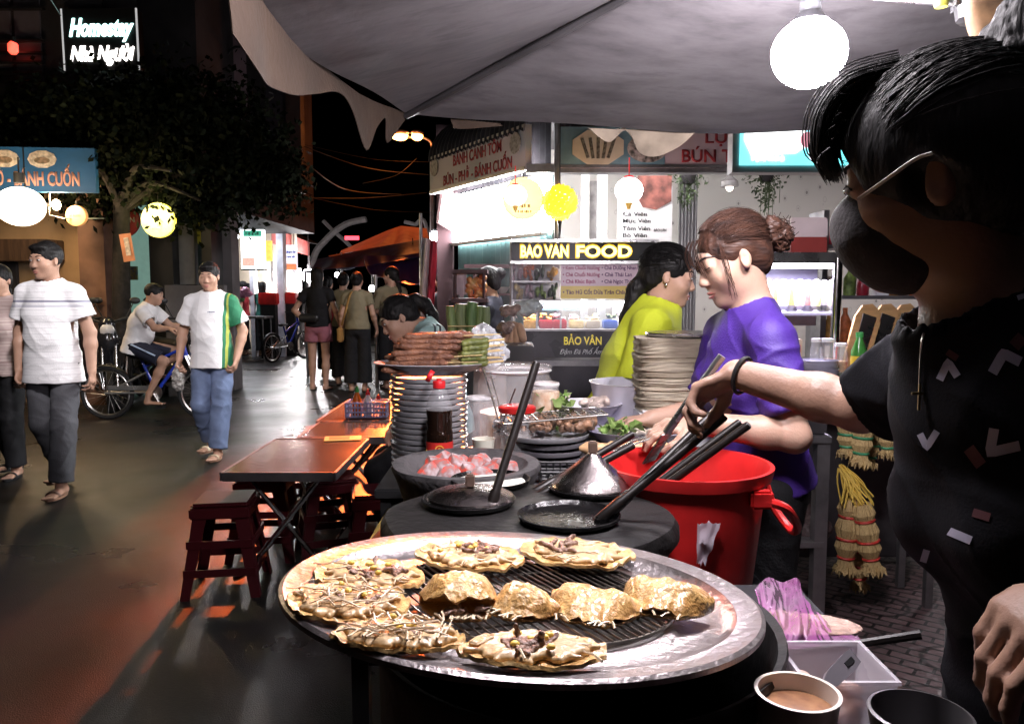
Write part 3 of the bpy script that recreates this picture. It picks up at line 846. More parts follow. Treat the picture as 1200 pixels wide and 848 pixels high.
# side sign
def slab(name, label, P0, P1, z0, z1, d, mt, cat='sign', part='panel'):
    P0 = Vector((P0[0], P0[1], z0)); P1 = Vector((P1[0], P1[1], z0))
    M, W = board(P0, P1, z1 - z0)
    t = thing(name, label, cat, P0)
    m = MB(); m.box((W / 2, (z1 - z0) / 2, -d / 2), (W, z1 - z0, d), M); m.build(part, mt, t)
    return t, M, W, z1 - z0
def sgn_grey(N, L, tc):
    n = N.new('ShaderNodeTexNoise'); n.inputs['Scale'].default_value = 2.2
    L.new(tc.outputs['Object'], n.inputs['Vector'])
    return ramp(N, L, n.outputs[0], [(.35, (.24, .40, .48)), (.5, (.60, .55, .58)), (.65, (.66, .60, .63))])
SGN = node_mat('faded_banner', sgn_grey, rough=.45)
t, M, W, hh = slab('signboard', 'angled faded signboard with red letters above the white lit panel', SB + sn * .24, SA + sn * .24, 2.19, 2.50, .05, SGN)
text('lettering', 'BÁNH CANH TÔM', REDL, M @ Matrix.Translation((W * .54, .212, .002)), .085, t, bold=.02, wid=.80)
text('lettering', 'BÚN - PHỞ - BÁNH CUỐN', REDL, M @ Matrix.Translation((W * .53, .075, .002)), .08, t, bold=.02, wid=1.14)
for x in (.1, W - .13):
    m = MB(); m.lathe([(.075, 0), (.075, .006)], M @ Matrix.Translation((x, .2 if x > 1 else .215, .002)), 20); m.build('food_picture', mat('print_grey', (.22, .20, .18), var=.8, vs=45, col2=(.55, .5, .45)), t)
m = MB(); m.box((W / 2, .012, .004), (W, .024, .008), M); m.box((W / 2, hh - .01, .004), (W, .02, .008), M); m.build('frame', STEELD, t)
# white lit panel
t, M, W, hh = slab('lit_panel', 'large glaring white lit panel under the angled signboard', SB + sn * .02 + sd * .02, SA + sn * .02 + sd * .1, 1.78, 2.19, .05, glow('panel_white', (.97, .98, 1), 62), 'light panel')
m = MB(); m.box((W / 2, -.012, .0), (W, .024, .06), M); m.build('frame', WHITEP, t)
# pink square plate at the far corner, small flood above it
c = at(526, 236, 7.0); MP = Matrix.Translation(c) @ Matrix.Rotation(R(60), 4, 'Z') @ Matrix.Rotation(R(90), 4, 'X')
t = thing('side_plate', 'pinkish blank signplate sticking out at the far shop corner', 'sign', c)
m = MB(); m.box((0, 0, 0), (.24, .46, .03), MP @ Matrix.Rotation(R(-14), 4, 'Z')); m.build('plate', mat('pink_plate', (.5, .33, .33), rough=.5), t)
c = at(537, 190, 6.9)
t = thing('unlit_floodlight', 'unlit grey floodlight box tilted at the far shop corner', 'lamp', c)
m = MB(); m.box((0, 0, 0), (.17, .12, .22), Matrix.Translation(c) @ Matrix.Rotation(R(25), 4, 'Y'), .015); m.build('housing', STEELD, t)
m = MB(); m.box((0, -.065, 0), (.14, .012, .18), Matrix.Translation(c) @ Matrix.Rotation(R(25), 4, 'Y')); m.cyl(c, c + Vector((.12, .25, .03)), .012); m.build('lens', mat('flood_lens', (.5, .35, .32), rough=.2), t)

# long front sign
t, M, W, hh = slab('signboard', 'long pale pink signboard with two food pictures over the shop front', (.33, 5.56), (3.0, 5.56), 2.20, 2.475, .05, mat('pink_banner', (.74, .56, .61), rough=.45, var=.12, vs=2))
m = MB(); m.box((.36, hh / 2, .003), (.72, hh, .006), M); m.build('blue_end', mat('banner_teal', (.16, .27, .33), var=.4, vs=5), t)
m = MB(); m.lathe([(1, -.001), (1, .008)], M @ Matrix.Translation((.26, .137, .006)) @ Matrix.Diagonal((.19, .125, 1, 1)), 8, ph=.39); q = m.build('food_picture', mat('print_plate', (.60, .50, .38), var=.2), t)
m = MB()
for k in range(5): m.box((0, 0, 0), (.022, .14, .006), M @ Matrix.Translation((.17 + .045 * k, .13, .018)) @ Matrix.Rotation(R(18 - 9 * k), 4, 'Z'))
m.build('printed_skewers', mat('print_char', (.06, .045, .03), var=.8, vs=60, col2=(.2, .18, .14)), q)
m = MB(); m.lathe([(1, -.001), (1, .008)], M @ Matrix.Translation((.60, .13, .006)) @ Matrix.Diagonal((.14, .095, 1, 1)), 20); q = m.build('food_picture', mat('print_grill', (.05, .045, .04), var=.8, vs=30, col2=(.5, .42, .40)), t)
text('lettering', 'LỤI NƯỚNG', REDL, M @ Matrix.Translation((.99, .2, .002)), .078, t, bold=.022, wid=.72, align='LEFT')
text('lettering', 'BÚN THỊT NƯỚNG', REDL, M @ Matrix.Translation((.83, .075, .002)), .085, t, bold=.022, wid=1.05, align='LEFT')
m = MB(); m.box((W / 2, .01, .004), (W, .02, .01), M); m.build('frame', STEELD, t)
# blue and white light box
c0, c1 = at(858, 200, 5.15), at(1010, 200, 5.15)
t, M, W, hh = slab('light_box', 'bright cyan and white menu light box in a white frame', (c0.x, 5.15), (c1.x, 5.15), at(860, 202, 5.15).z, at(860, 128, 5.15).z, .12, WHITEP, 'sign', 'frame')
def lb(N, L, tc):
    sx = N.new('ShaderNodeSeparateXYZ'); L.new(tc.outputs['Object'], sx.inputs[0])
    return ramp(N, L, sx.outputs[0], [(.0, (.30, .78, .82)), (.4, (.62, .90, .92)), (.7, (.95, .92, .97))])
m = MB(); m.box((W / 2, hh / 2, .004), (W - .09, hh - .09, .01), M); f = m.build('face', glow('cyan_face', (.16, .78, .84), 1.5), t)
m = MB(); m.prism([(.12, .10), (.40, .12), (.46, .16), (.46, .36), (.08, .36), (.07, .2)], .004, M @ Matrix.Translation((0, 0, .014))); m.build('white_print', glow('white_face', (.95, 1, 1), 2.4), f)
m = MB(); m.lathe([(.07, 0), (.07, .004)], M @ Matrix.Translation((.55, .12, .012)), 16); m.lathe([(.05, 0), (.05, .004)], M @ Matrix.Translation((.47, .2, .016)), 16); m.build('cup_print', glow('pink_face', (.9, .35, .45), .9), f)
scribble('print_line', glow('white_face', (.95, 1, 1), 2.4), M @ Matrix.Translation((.22, .085, .0125)), .03, .2, f)

# menu board with dark picture
c0, c1 = at(724, 290, 6.5), at(787, 290, 6.5)
t, M, W, hh = slab('menu_board', 'white snack menu board with black lines and a dark meat picture', (c0.x, 6.5), (c1.x, 6.5), at(724, 345, 6.5).z, 2.2, .04, mat('board_white', (.72, .70, .70), rough=.5, var=.06), 'menu board')
top_ = at(724, 208, 6.5).z - c0.z
zz = lambda y: at(724, y, 6.5).z - at(724, 345, 6.5).z
m = MB(); m.prism([(W * .35, zz(206)), (W * .3, zz(225)), (W * .45, zz(243)), (W * .7, zz(246)), (W * .98, zz(236)), (W * .98, zz(206))], .004, M @ Matrix.Translation((0, 0, .006))); m.build('meat_picture', mat('print_meat', (.05, .025, .022), var=.8, vs=9, col2=(.36, .13, .10)), t)
for s, y in (('Cá Viên', 251), ('Mực Viên', 259), ('Tôm Viên', 268), ('Bò Viên', 276)):
    text('lettering', s, BLACKL, M @ Matrix.Translation((.035, zz(y), .002)), .034, t, bold=.012, align='LEFT', wid=.028 * len(s))
text('lettering', 'BẢO-LÂN', BLACKL, M @ Matrix.Translation((W * .78, zz(270), .002)), .022, t, bold=.008, wid=.1)
# hanging plants, pendant lamp
for px, py, n, hgt, lb_, sx in ((898, 212, 260, .36, 'green trailing plant hung on the patterned back wall', .16), (806, 214, 170, .30, 'dark trailing plant hung beside the ribbed post', .12)):
    p = at(px, py, 7.6 if px > 850 else 6.9)
    t = thing('hanging_plant', lb_, 'plant', p)
    m = MB(); m.lathe([(.05, -.03), (.075, .05), (.075, .055), (.045, -.02)], Matrix.Translation(p + Vector((0, 0, .02))), 14); m.cyl(p + Vector((0, 0, .06)), Vector((p.x, p.y, 2.81)), .004, n=5); m.build('pot', DARKW, t)
    m = MB()
    for i in range(n):
        x = rnd.gauss(0, sx * .5); d = rnd.random() ** 1.2 * hgt * max(.3, 1 - abs(x) / sx / 1.4)
        q = p + Vector((x, rnd.uniform(-.06, .06), .08 - d)); s = rnd.uniform(.014, .028)
        a = Vector((rnd.uniform(-1, 1), rnd.uniform(-1, 1), rnd.uniform(-1, .2))).normalized(); b = a.orthogonal().normalized()
        v = [m.b.verts.new(q + k) for k in (Vector((0, 0, 0)), a * s + b * s * .6, a * s * 2, a * s - b * s * .6)]
        m.b.faces.new(v)
    for i in range(12):
        x = rnd.gauss(0, sx * .4); m.tube([p + Vector((x * .3, 0, .06)), p + Vector((x, -.03, -.02)), p + Vector((x, -.02, -hgt * rnd.uniform(.5, .95)))], .003, 4)
    m.build('foliage', mat('ivy_leaf', (.07, .10, .045), rough=.5, var=.5, vs=8), t, recalc=False)
p = at(855, 218, 7.3)
t = thing('pendant_lamp', 'small glass pendant lamp before the patterned wall', 'lamp', p)
m = MB(); m.lathe([(.02, .1), (.03, .08), (.075, .04), (.08, 0), (.075, -.01)], Matrix.Translation(p), 16); m.build('shade', mat('grey_glass', (.4, .38, .37), rough=.2), t)
m = MB(); m.cyl(p + Vector((0, 0, .09)), Vector((p.x, p.y, 2.81)), .006, n=6); m.build('cord', BLACKP, t)
MB().ell(p + Vector((0, 0, -.01)), (.035, .035, .04)).build('bulb', glow('pendant_bulb', (1, .9, .8), 3), t)
# unseen battens added under the shop ceiling to light the wall behind
for i, (x, yy) in enumerate(((1.2, 6.3), (3.0, 6.3), (4.4, 5.9))):
    t = thing('fill_batten', 'white fluorescent tube under the shop ceiling behind the pink signboard', 'lamp', (x, yy, 2.74), group='tubes under the shop ceiling')
    m = MB(); m.box((x, yy, 2.785), (1.25, .07, .05)); m.build('housing', WHITEP, t)
    m = MB(); m.cyl((x - .58, yy, 2.745), (x + .58, yy, 2.745), .014); m.build('tube', glow('tube_white', (.98, .97, 1), 25), t)
    lamp('fill_tube', (x, yy, 2.71), 30, (1, .94, .98), .1, t, 'AREA', (0, 0, 0), 1.1, .05)

# round yellow sign, lanterns
c4 = disc_sign(613, 233, 24, 5.75, glow('pale_yellow_disc', (1, .78, .12), 1.15), 'pale yellow lit round sign behind the flower lantern', txt=[('', -.35, .18, .9), ('', -.62, .12, .8)], tm=mat('disc_brown2', (.4, .25, .1)))
def lantern(px, py, r, Y, mt, label, top_m):
    c = at(px, py, Y); rr = r / 930 * Y
    t = thing('paper_lantern', label, 'lantern', c - Vector((0, 0, rr)))
    m = MB(); prof = []
    n = 20
    for i in range(n + 1):
        a = PI * (.08 + .84 * i / n)
        prof.append((rr * math.sin(a) * (1 + (.025 if i % 2 else 0)), -rr * .92 * math.cos(a)))
    m.lathe(prof, Matrix.Translation(c), 28); m.build('shade', mt, t)
    m = MB(); m.lathe([(rr * .32, 0), (rr * .36, rr * .1), (rr * .3, rr * .16)], Matrix.Translation(c + Vector((0, 0, rr * .86))), 14); m.cyl(c + Vector((0, 0, rr)), c + Vector((0, 0, rr + .12)), .004, n=5); m.build('cap', top_m, t)
    m = MB(); m.lathe([(rr * .2, -rr * .18), (rr * .26, -rr * .05), (rr * .3, 0)], Matrix.Translation(c - Vector((0, 0, rr * .88))), 14); m.tube([c - Vector((0, 0, rr)), c - Vector((0, 0, rr * 1.35))], [.02, .012], 6); m.build('tassel', mat('gold_tassel', (.6, .35, .08), emit=(1, .7, .2), es=.15), t)
    return t, c, rr
PINKG = glow('pink_white_glow', (1, .80, .78), 7)
lantern(737, 223, 16, 5.3, PINKG, 'glowing pale paper lantern with red cap before the snack menu', mat('red_cap', (.5, .03, .04), emit=(1, .05, .05), es=.4))
lantern(604, 229, 13, 5.45, PINKG, 'glowing pale paper lantern in front of the yellow round sign', mat('red_cap', (.5, .03, .04)))
# flower ball lantern
c = at(656, 237, 5.3); rr = 21 / 930 * 5.3
t = thing('flower_lantern', 'glowing yellow lotus petal ball lantern at the shop corner', 'lantern', c - Vector((0, 0, rr)))
MB().ell(c, (rr * .7, rr * .7, rr * .7)).build('core', glow('flower_core', (1, .80, .25), 6), t)
m = MB(); n = 110
for i in range(n):
    z = 1 - 2 * (i + .5) / n; a = i * 2.399963; s = math.sqrt(1 - z * z)
    d = Vector((s * math.cos(a), s * math.sin(a), z)); b = d.orthogonal().normalized(); e = d.cross(b)
    q = c + d * rr * .78
    k = rr * .27
    pts = []
    for u, v, o in ((-.2, 0, 0), (.3, .55, .25), (.9, .35, .55), (1.15, 0, .75), (.9, -.35, .55), (.3, -.55, .25)):
        pts.append(m.b.verts.new(q + b * (u - .4) * k * 1.5 + e * v * k * 1.3 + d * o * k))
    m.b.faces.new(pts)
m.build('petals', glow('petal_yellow', (1, .62, .03), 1.3, (.8, .6, .1)), t, recalc=False)
m = MB(); m.tube([c - Vector((0, 0, rr)), c - Vector((0, 0, rr * 1.9))], [.016, .004], 6); m.cyl(c + Vector((0, 0, rr)), (c.x, c.y, 2.48), .004, n=5); m.build('tassel', BLACKP, t)
# ---------------------------------------------------------------- the big square parasol over the stall
HUB = Vector((.90, 1.55, 2.27))
C1, C2, C3, C4 = at(476, 131, 2.6), Vector((2.25, 2.75, 2.0)), Vector((-.74, .30, 1.955)), Vector((2.1, .2, 1.98))
def tarp_col(N, L, tc):
    mp = N.new('ShaderNodeMapping'); mp.inputs['Scale'].default_value = (1, 3.5, 1); mp.inputs['Rotation'].default_value = (0, 0, R(-35))
    L.new(tc.outputs['Object'], mp.inputs[0])
    n = N.new('ShaderNodeTexNoise'); n.inputs['Scale'].default_value = 2.6; n.inputs['Detail'].default_value = 8; n.inputs['Roughness'].default_value = .65
    L.new(mp.outputs[0], n.inputs['Vector'])
    return ramp(N, L, n.outputs[0], [(.28, (.040, .036, .040)), (.46, (.085, .078, .084)), (.56, (.105, .097, .104)), (.64, (.070, .064, .070)), (.8, (.160, .148, .158))])
TARP = node_mat('grey_tarp', tarp_col, rough=.62, rv=.1, vs=3, bump=.25, bs=14)
VAL = mat('valance_cloth', (.034, .019, .011), rough=.85, var=.25, vs=5, bump=.3, bs=60)
PARA = t = thing('market_parasol', 'large grey square parasol with torn hanging edge over the food stall', 'parasol', (HUB.x, HUB.y, 0))
def panel(A, B, sag):
    def fn(u, v):
        e = A.lerp(B, u) - Vector((0, 0, sag * math.sin(PI * u)))
        p = HUB.lerp(e, v)
        return p - Vector((0, 0, .03 * math.sin(PI * v) * math.sin(PI * u) + .006 * math.sin(u * 19 + v * 7) * v))
    return MB().grid(fn, 30, 16).thick(.002)
for A, B, sg in ((C1, C2, .085), (C3, C1, .05), (C2, C4, .05), (C4, C3, .05)):
    panel(A, B, sg).build('panel', TARP, t)
RIB = mat('rib_dark', (.045, .042, .045), rough=.5, var=.3)
for c in (C1, C2, C3, C4):
    m = MB(); m.tube([HUB - Vector((0, 0, .012)), c - Vector((0, 0, .012))], .012, 8); m.build('rib', RIB, t)
RUN = Vector((HUB.x, HUB.y, 1.885))
m = MB(); m.cyl((HUB.x, HUB.y, 0), HUB + Vector((0, 0, .05)), .022, n=14); m.build('pole', STEELD, t)
m = MB(); m.lathe([(.026, -.03), (.055, -.02), (.06, .01), (.04, .03), (.026, .035)], Matrix.Translation(RUN), 12)
for k in range(8):
    a = k * PI / 4; m.box((.055 * math.cos(a), .055 * math.sin(a), .02), (.02, .012, .035), Matrix.Translation(RUN))
m.build('runner', mat('runner_black', (.03, .03, .032), rough=.3), t)
for c in (C1, C2, C3, C4):
    q = HUB.lerp(c, .42) - Vector((0, 0, .02))
    m = MB(); m.tube([RUN + (q - RUN).normalized() * .05, q], .007, 8); m.build('strut', STEEL, t)
m = MB(); m.lathe([(.012, -.02), (.016, 0), (.012, .02)], Matrix.Translation(RUN + Vector((-.075, .03, .03))), 10); m.build('knob', mat('knob_yellow', (.6, .6, .1)), t)
def flap(pairs, mt, name='valance'):
    """hanging cloth from (top px,py,Y) to (bottom px,py,Y)"""
    T = [at(*a) for a, b in pairs]; B = [at(*b) for a, b in pairs]
    T = [T[i].lerp(T[i + 1], k / 6) for i in range(len(T) - 1) for k in range(6)] + [T[-1]]; B = catmull(B, 6)
    n = len(T) - 1
    def fn(u, v):
        i = min(int(round(u * n)), n)
        return T[i].lerp(B[i], v) + Vector((.006 * math.sin(i * .35 + v * 2) * v, .012 * math.sin(i * .3) * v, 0))
    return MB().grid(fn, n, 8).thick(.002).build(name, mt, t)
flap([((262, -50, 1.36), (268, 40, 1.36)), ((290, -22, 1.46), (304, 84, 1.46)), ((312, 8, 1.6), (320, 104, 1.6)), ((338, 36, 1.75), (344, 113, 1.75)), ((362, 62, 1.9), (372, 109, 1.9)), ((386, 84, 2.05), (396, 108, 2.05)),
      ((404, 98, 2.18), (412, 132, 2.18)), ((420, 110, 2.28), (431, 176, 2.28)), ((436, 118, 2.38), (442, 146, 2.38)), ((448, 123, 2.46), (450, 140, 2.46)), ((458, 126, 2.52), (456, 168, 2.52)), ((475, 132, 2.6), (474, 140, 2.6))], VAL)
flap([((528, 138, 2.63), (529, 150, 2.63)), ((550, 141, 2.63), (548, 150, 2.63)), ((585, 145, 2.64), (590, 148, 2.64))], VAL)
flap([((688, 150, 2.66), (690, 152, 2.66)), ((712, 151, 2.66), (716, 166, 2.66)), ((726, 152, 2.66), (735, 152, 2.66)), ((745, 152, 2.66), (745, 178, 2.66)), ((772, 152, 2.66), (770, 183, 2.66)), ((800, 150, 2.66), (796, 172, 2.66)), ((822, 148, 2.66), (815, 152, 2.66))],
     mat('brown_cloth', (.20, .16, .12), rough=.85, var=.5, vs=9))
# LED bulbs under the parasol
def led(c, lb, L, r=.072):
    t = thing('led_bulb', lb, 'lamp', c - Vector((0, 0, r)))
    MB().ell(c, (r, r, r * .92), None, 24, 16).build('bulb', glow('led_white%d' % L, (1, .93, .985), L), t)
    m = MB(); m.lathe([(r * .50, r * .84), (r * .36, r * 1.02), (r * .28, r * 1.1), (r * .28, r * 1.7), (.008, r * 2.1)], Matrix.Translation(c), 16); m.build('base', mat('base_grey', (.10, .10, .11), rough=.4), t)
    m = MB(); m.cyl(c + Vector((0, 0, r * 2)), c + Vector((0, 0, .40)), .005, n=6); m.build('cord', BLACKP, t)
LED1 = at(948, 63, 1.7)
led(LED1, 'dazzling round LED bulb hanging under the grey parasol', 250, .076)
led(Vector((.14, 1.20, 2.02)), 'second LED bulb hanging under the parasol above the pancake tray', 175, .10)
# bundle of tan cloth tied at the pole
g = SDF(); p = at(1166, 6, 1.5)
g.ell(p, (.05, .04, .09), None, .03); g.ell(p + Vector((.03, 0, .07)), (.05, .04, .07), None, .03); g.chain([p, RUN + Vector((0, 0, .03))], [.02, .015], .03)
V, Q = g.arrays(.008); o = arr_mesh('cloth_bundle', V, Q, mat('tan_cloth', (.12, .065, .028), rough=.85, var=.6, vs=22), None, True, lambda P: (vnoise(P, 26, 2) * .008).astype(np.float32))
put(o, 'tan cloth bundle tied to the parasol pole above the masked woman', 'cloth')

# ---------------------------------------------------------------- tables of the stall
TZ = .78
def work_table(label, x0, x1, y0, y1, z, mt):
    t = thing('work_table', label, 'table', ((x0 + x1) / 2, (y0 + y1) / 2, 0))
    m = MB(); m.box(((x0 + x1) / 2, (y0 + y1) / 2, z - .015), (x1 - x0, y1 - y0, .03), None, .004); m.build('tabletop', mt, t)
    m = MB()
    for yy in (y0 + .03, y1 - .03): m.box(((x0 + x1) / 2, yy, z - .062), (x1 - x0 - .09, .02, .06))
    m.build('apron', BLACKP, t)
    for x in (x0 + .03, x1 - .03):
        for y in (y0 + .03, y1 - .03):
            m = MB(); m.box((x, y, (z - .03) / 2), (.03, .03, z - .03)); m.build('leg', BLACKP, t)
    return t
work_table('low black work table under the clay stove and brazier', -.30, .235, 1.34, 2.22, TZ, BLACKP)
work_table('black work table behind the brazier loaded with plates and jars', -.40, .66, 2.26, 2.75, TZ, BLACKP)

# ---------------------------------------------------------------- charcoal drum, tray, grill
DC = Vector((.084, 1.0, 0))
SOOT = mat('soot_black', (.016, .015, .016), rough=.55, var=.5, vs=7, bump=.3, bs=30)
t = thing('charcoal_drum', 'black sooty metal drum standing under the round tray', 'drum', DC)
m = MB(); m.lathe([(.235, 0), (.25, .02), (.248, .5), (.255, .9), (.262, .918), (.26, .925), (.25, .92), (.243, .88), (.238, .55)], Matrix.Translation(DC), 56, True, True, .006); m.build('shell', SOOT, t)
m = MB()
for i in range(7):
    a0 = R(-112) + R(44) * i / 6
M = frame((.045, .7435, .80), (1, 0, 0), (0, 0, 1))
m.box((0, 0, 0), (.125, .09, .008), Matrix.Translation((.045, .742, .885 - .045)), .003); m.build('front_plate', STEELD, t)
TC = Vector((.012, 1.0, .970))
TM = Matrix.Translation(TC) @ Matrix.Rotation(R(3.6), 4, 'Y') @ Matrix.Rotation(R(-4.5), 4, 'X')
def tray_pt(px, py, h=0.0):
    e = Vector((0, 0, EYE)); d = at(px, py, 1.0) - e
    n = TM.col[2].xyz; o = TM @ Vector((0, 0, h))
    return TM.inverted() @ (e + d * ((o - e).dot(n) / d.dot(n)))
TRAYM = mat('tray_alloy', (.40, .36, .36), rough=.38, metal=1, var=.45, vs=9, bump=.28, bs=85, rv=.14)
t = thing('tray', 'wide round greasy metal tray carrying the pancakes', 'tray', TC)
m = MB(); m.lathe([(.185, -.017), (.205, -.0135), (.212, -.0165), (.252, -.0165), (.266, -.006), (.270, -.001), (.274, -.001), (.288, .000), (.298, .003), (.303, .0), (.303, -.006), (.296, -.008), (.27, -.011), (.255, -.024), (.2, -.026)], TM, 96, False, False); m.build('rim', TRAYM, t)
m = MB(); m.lathe([(.19, -.0175), (.18, -.034), (.002, -.038)], TM, 64, False, True); m.build('well', mat('burnt_pan', (.030, .026, .024), rough=.35, metal=.6, var=.6, vs=14), t)
# grill rack
GW = mat('grill_wire', (.46, .42, .38), rough=.35, metal=1, var=.5, vs=30)
t = thing('grill_rack', 'round wire grill rack lying in the middle of the tray', 'grill rack', TM @ Vector((.012, 0, -.01)))
GO = Vector((.012, -.004, 0)); gr = .183; gz = -.0085
m = MB(); m.tube([TM @ (GO + Vector((gr * math.cos(a), gr * math.sin(a), gz))) for a in [2 * PI * i / 72 for i in range(72)]], .0026, 6, closed=True); m.build('hoop', GW, t)
m = MB(); ux = Vector((math.cos(R(-62)), math.sin(R(-62)), 0)); uy = Vector((-ux.y, ux.x, 0))
for i in range(31):
    o = -gr + 2 * gr * (i + .5) / 31; h = math.sqrt(gr * gr - o * o)
    m.cyl(TM @ (GO + uy * o - ux * h + Vector((0, 0, gz + .003))), TM @ (GO + uy * o + ux * h + Vector((0, 0, gz + .003))), .00135, n=5)
put(m.build('bars', GW, t), kind='stuff')
m = MB()
for o in (-.09, 0, .09):
    h = math.sqrt(gr * gr - o * o); m.cyl(TM @ (GO + ux * o - uy * h + Vector((0, 0, gz - .001))), TM @ (GO + ux * o + uy * h + Vector((0, 0, gz - .001))), .0016, n=5)
m.build('cross_bars', GW, t)

# ---------------------------------------------------------------- pancakes
def cake_col(base, gold, brown):
    def fn(N, L, tc):
        n = N.new('ShaderNodeTexNoise'); n.inputs['Scale'].default_value = 34; n.inputs['Detail'].default_value = 8; n.inputs['Roughness'].default_value = .7
        L.new(tc.outputs['Object'], n.inputs['Vector'])
        n2 = N.new('ShaderNodeTexNoise'); n2.inputs['Scale'].default_value = 130; n2.inputs['Detail'].default_value = 4
        L.new(tc.outputs['Object'], n2.inputs['Vector'])
        a = ramp(N, L, n.outputs[0], [(.34, base), (.52, gold), (.68, brown), (.82, tuple(c * .55 for c in brown))])
        b = ramp(N, L, n2.outputs[0], [(.3, (.75, .72, .68)), (.6, (1.12, 1.12, 1.12))])
        m = N.new('ShaderNodeMix'); m.data_type = 'RGBA'; m.blend_type = 'MULTIPLY'; m.inputs[0].default_value = 1
        L.new(a, m.inputs[6]); L.new(b, m.inputs[7]); return m.outputs[2]
    return fn
CK_P = node_mat('cake_pale', cake_col((.70, .50, .25), (.60, .37, .14), (.38, .19, .06)), rough=.34, rv=.12, vs=40, bump=.3, bs=190, spec=.6, coat=.35)
CK_G = node_mat('cake_gold', cake_col((.74, .50, .23), (.62, .36, .12), (.34, .15, .04)), rough=.32, rv=.12, vs=40, bump=.45, bs=170, spec=.6, coat=.5)
SPROUT = mat('bean_sprout', (.74, .60, .42), rough=.28, var=.15, vs=30, spec=.6, sss=.0)
MEATB = mat('grilled_meat', (.17, .09, .062), rough=.35, var=.6, vs=45, bump=.8, bs=120, spec=.55, col2=(.30, .19, .14))
EGGY = mat('egg_yellow', (.72, .50, .10), rough=.35, var=.3, vs=30)
CR = np.random.RandomState(11)
def open_cake(px, py, wpx, kind, label, squash=1.0, rot=0.0):
    wpx *= 1.07
    p = tray_pt(px, py, .004)
    r = wpx / 930 * (TM @ p).y / 2
    L = TM @ Matrix.Translation((p.x, p.y, .0005)) @ Matrix.Rotation(rot, 4, 'Z')
    t = thing('pancake', label, 'pancake', L.translation, group='rice pancakes on the tray')
    sd = CR.rand() * 90
    def prof(u, v):
        a = 2 * PI * u
        e = 1 + .09 * noise.noise((math.cos(a) * 1.6, math.sin(a) * 1.6, sd)) + .016 * noise.noise((math.cos(a) * 7, math.sin(a) * 7, sd))
        rr = r * e * v
        x, y = rr * math.cos(a), rr * math.sin(a) * squash
        z = .004 + .007 * max(0, v - .72) ** 1.2 * (1 + 1.0 * noise.noise((math.cos(a) * 5, math.sin(a) * 5, sd))) * 3 + .0025 * noise.noise((x * 70, y * 70, sd))
        return L @ Vector((x, y, z))
    m = MB(); n = 96; k = 20
    V = [[m.b.verts.new(prof(i / n, max(j, .02) / k)) for j in range(k + 1)] for i in range(n)]
    for i in range(n):
        for j in range(k): m.b.faces.new((V[i][j], V[(i + 1) % n][j], V[(i + 1) % n][j + 1], V[i][j + 1]))
    m.b.faces.new([V[i][0] for i in range(n)])
    m.thick(.004).build('crepe', CK_P, t, 80)
    g = SDF()
    for i in range({'sprout': 150, 'mix': 95, 'few': 110}[kind]):
        a = CR.rand() * 6.28; d = r * .70 * math.sqrt(CR.rand()); th = CR.rand() * 3.14; l = r * (.12 + .14 * CR.rand())
        c = Vector((d * math.cos(a), d * math.sin(a) * squash, .0065 + .0045 * CR.rand() * (1.15 - d / r))); e = Vector((math.cos(th), math.sin(th) * max(squash, .7), CR.normal() * .06)) * l
        g.cone(L @ (c - e), L @ (c + e), .0024, .0032, .006)
    V, Q = g.arrays(.0019); arr_mesh('filling', V, Q, mat('cream_filling', (.56, .39, .21), rough=.32, var=.14, vs=40, bump=.12, bs=240, spec=.6, coat=.3), t, True, lambda P: (vnoise(P, 260, 5) * .0005).astype(np.float32))
    # sprouts
    ns = {'sprout': 34, 'mix': 12, 'few': 10}[kind]
    m = MB()
    for i in range(ns):
        a = CR.rand() * 6.28; d = r * .78 * math.sqrt(CR.rand()); x, y = d * math.cos(a), d * math.sin(a) * squash
        th = CR.rand() * 6.28; l = r * (.30 + .42 * CR.rand()); b = CR.normal() * .35
        z = .0115 + .005 * CR.rand() * (1 - d / r * .6) + (.006 if kind == 'sprout' else 0)
        c, s_ = math.cos(th), math.sin(th)
        pts = [L @ Vector((x + c * l * q + -s_ * l * b * (q * q - .25), y + s_ * l * q + c * l * b * (q * q - .25), max(.008, z + CR.normal() * .002 - .008 * q * q * CR.rand()))) for q in (-.5, -.25, 0, .25, .5)]
        m.tube(pts, [.0005, .0009, .0011, .0011, .0015] if CR.rand() < .8 else [.0012] * 5, 5)
    put(m.build('bean_sprouts', SPROUT, t, 60), kind='stuff')
    nm = {'sprout': 3, 'mix': 14, 'few': 9}[kind]
    g = SDF(); a0 = CR.rand() * 6.28
    for i in range(nm):
        a = a0 + CR.normal() * .9; d = r * (.15 + .42 * CR.rand())
        c = L @ Vector((d * math.cos(a), d * math.sin(a) * squash, .013 + .004 * CR.rand()))
        dd = Vector((CR.normal(), CR.normal(), CR.normal() * .3)).normalized() * r * .16
        g.cone(c - dd, c + dd, r * .032, r * .044, .003)
    V, Q = g.arrays(.0018); arr_mesh('meat', V, Q, MEATB, t, True, lambda P: (vnoise(P, 260, 3) * .0014).astype(np.float32))
    if kind != 'few':
        m = MB()
        for i in range(6):
            a = CR.rand() * 6.28; d = r * .6 * CR.rand()
            m.ell((d * math.cos(a), d * math.sin(a) * squash, .018), (.005, .004, .003), L, 8, 6)
        put(m.build('egg_crumbs', EGGY, t), kind='stuff')
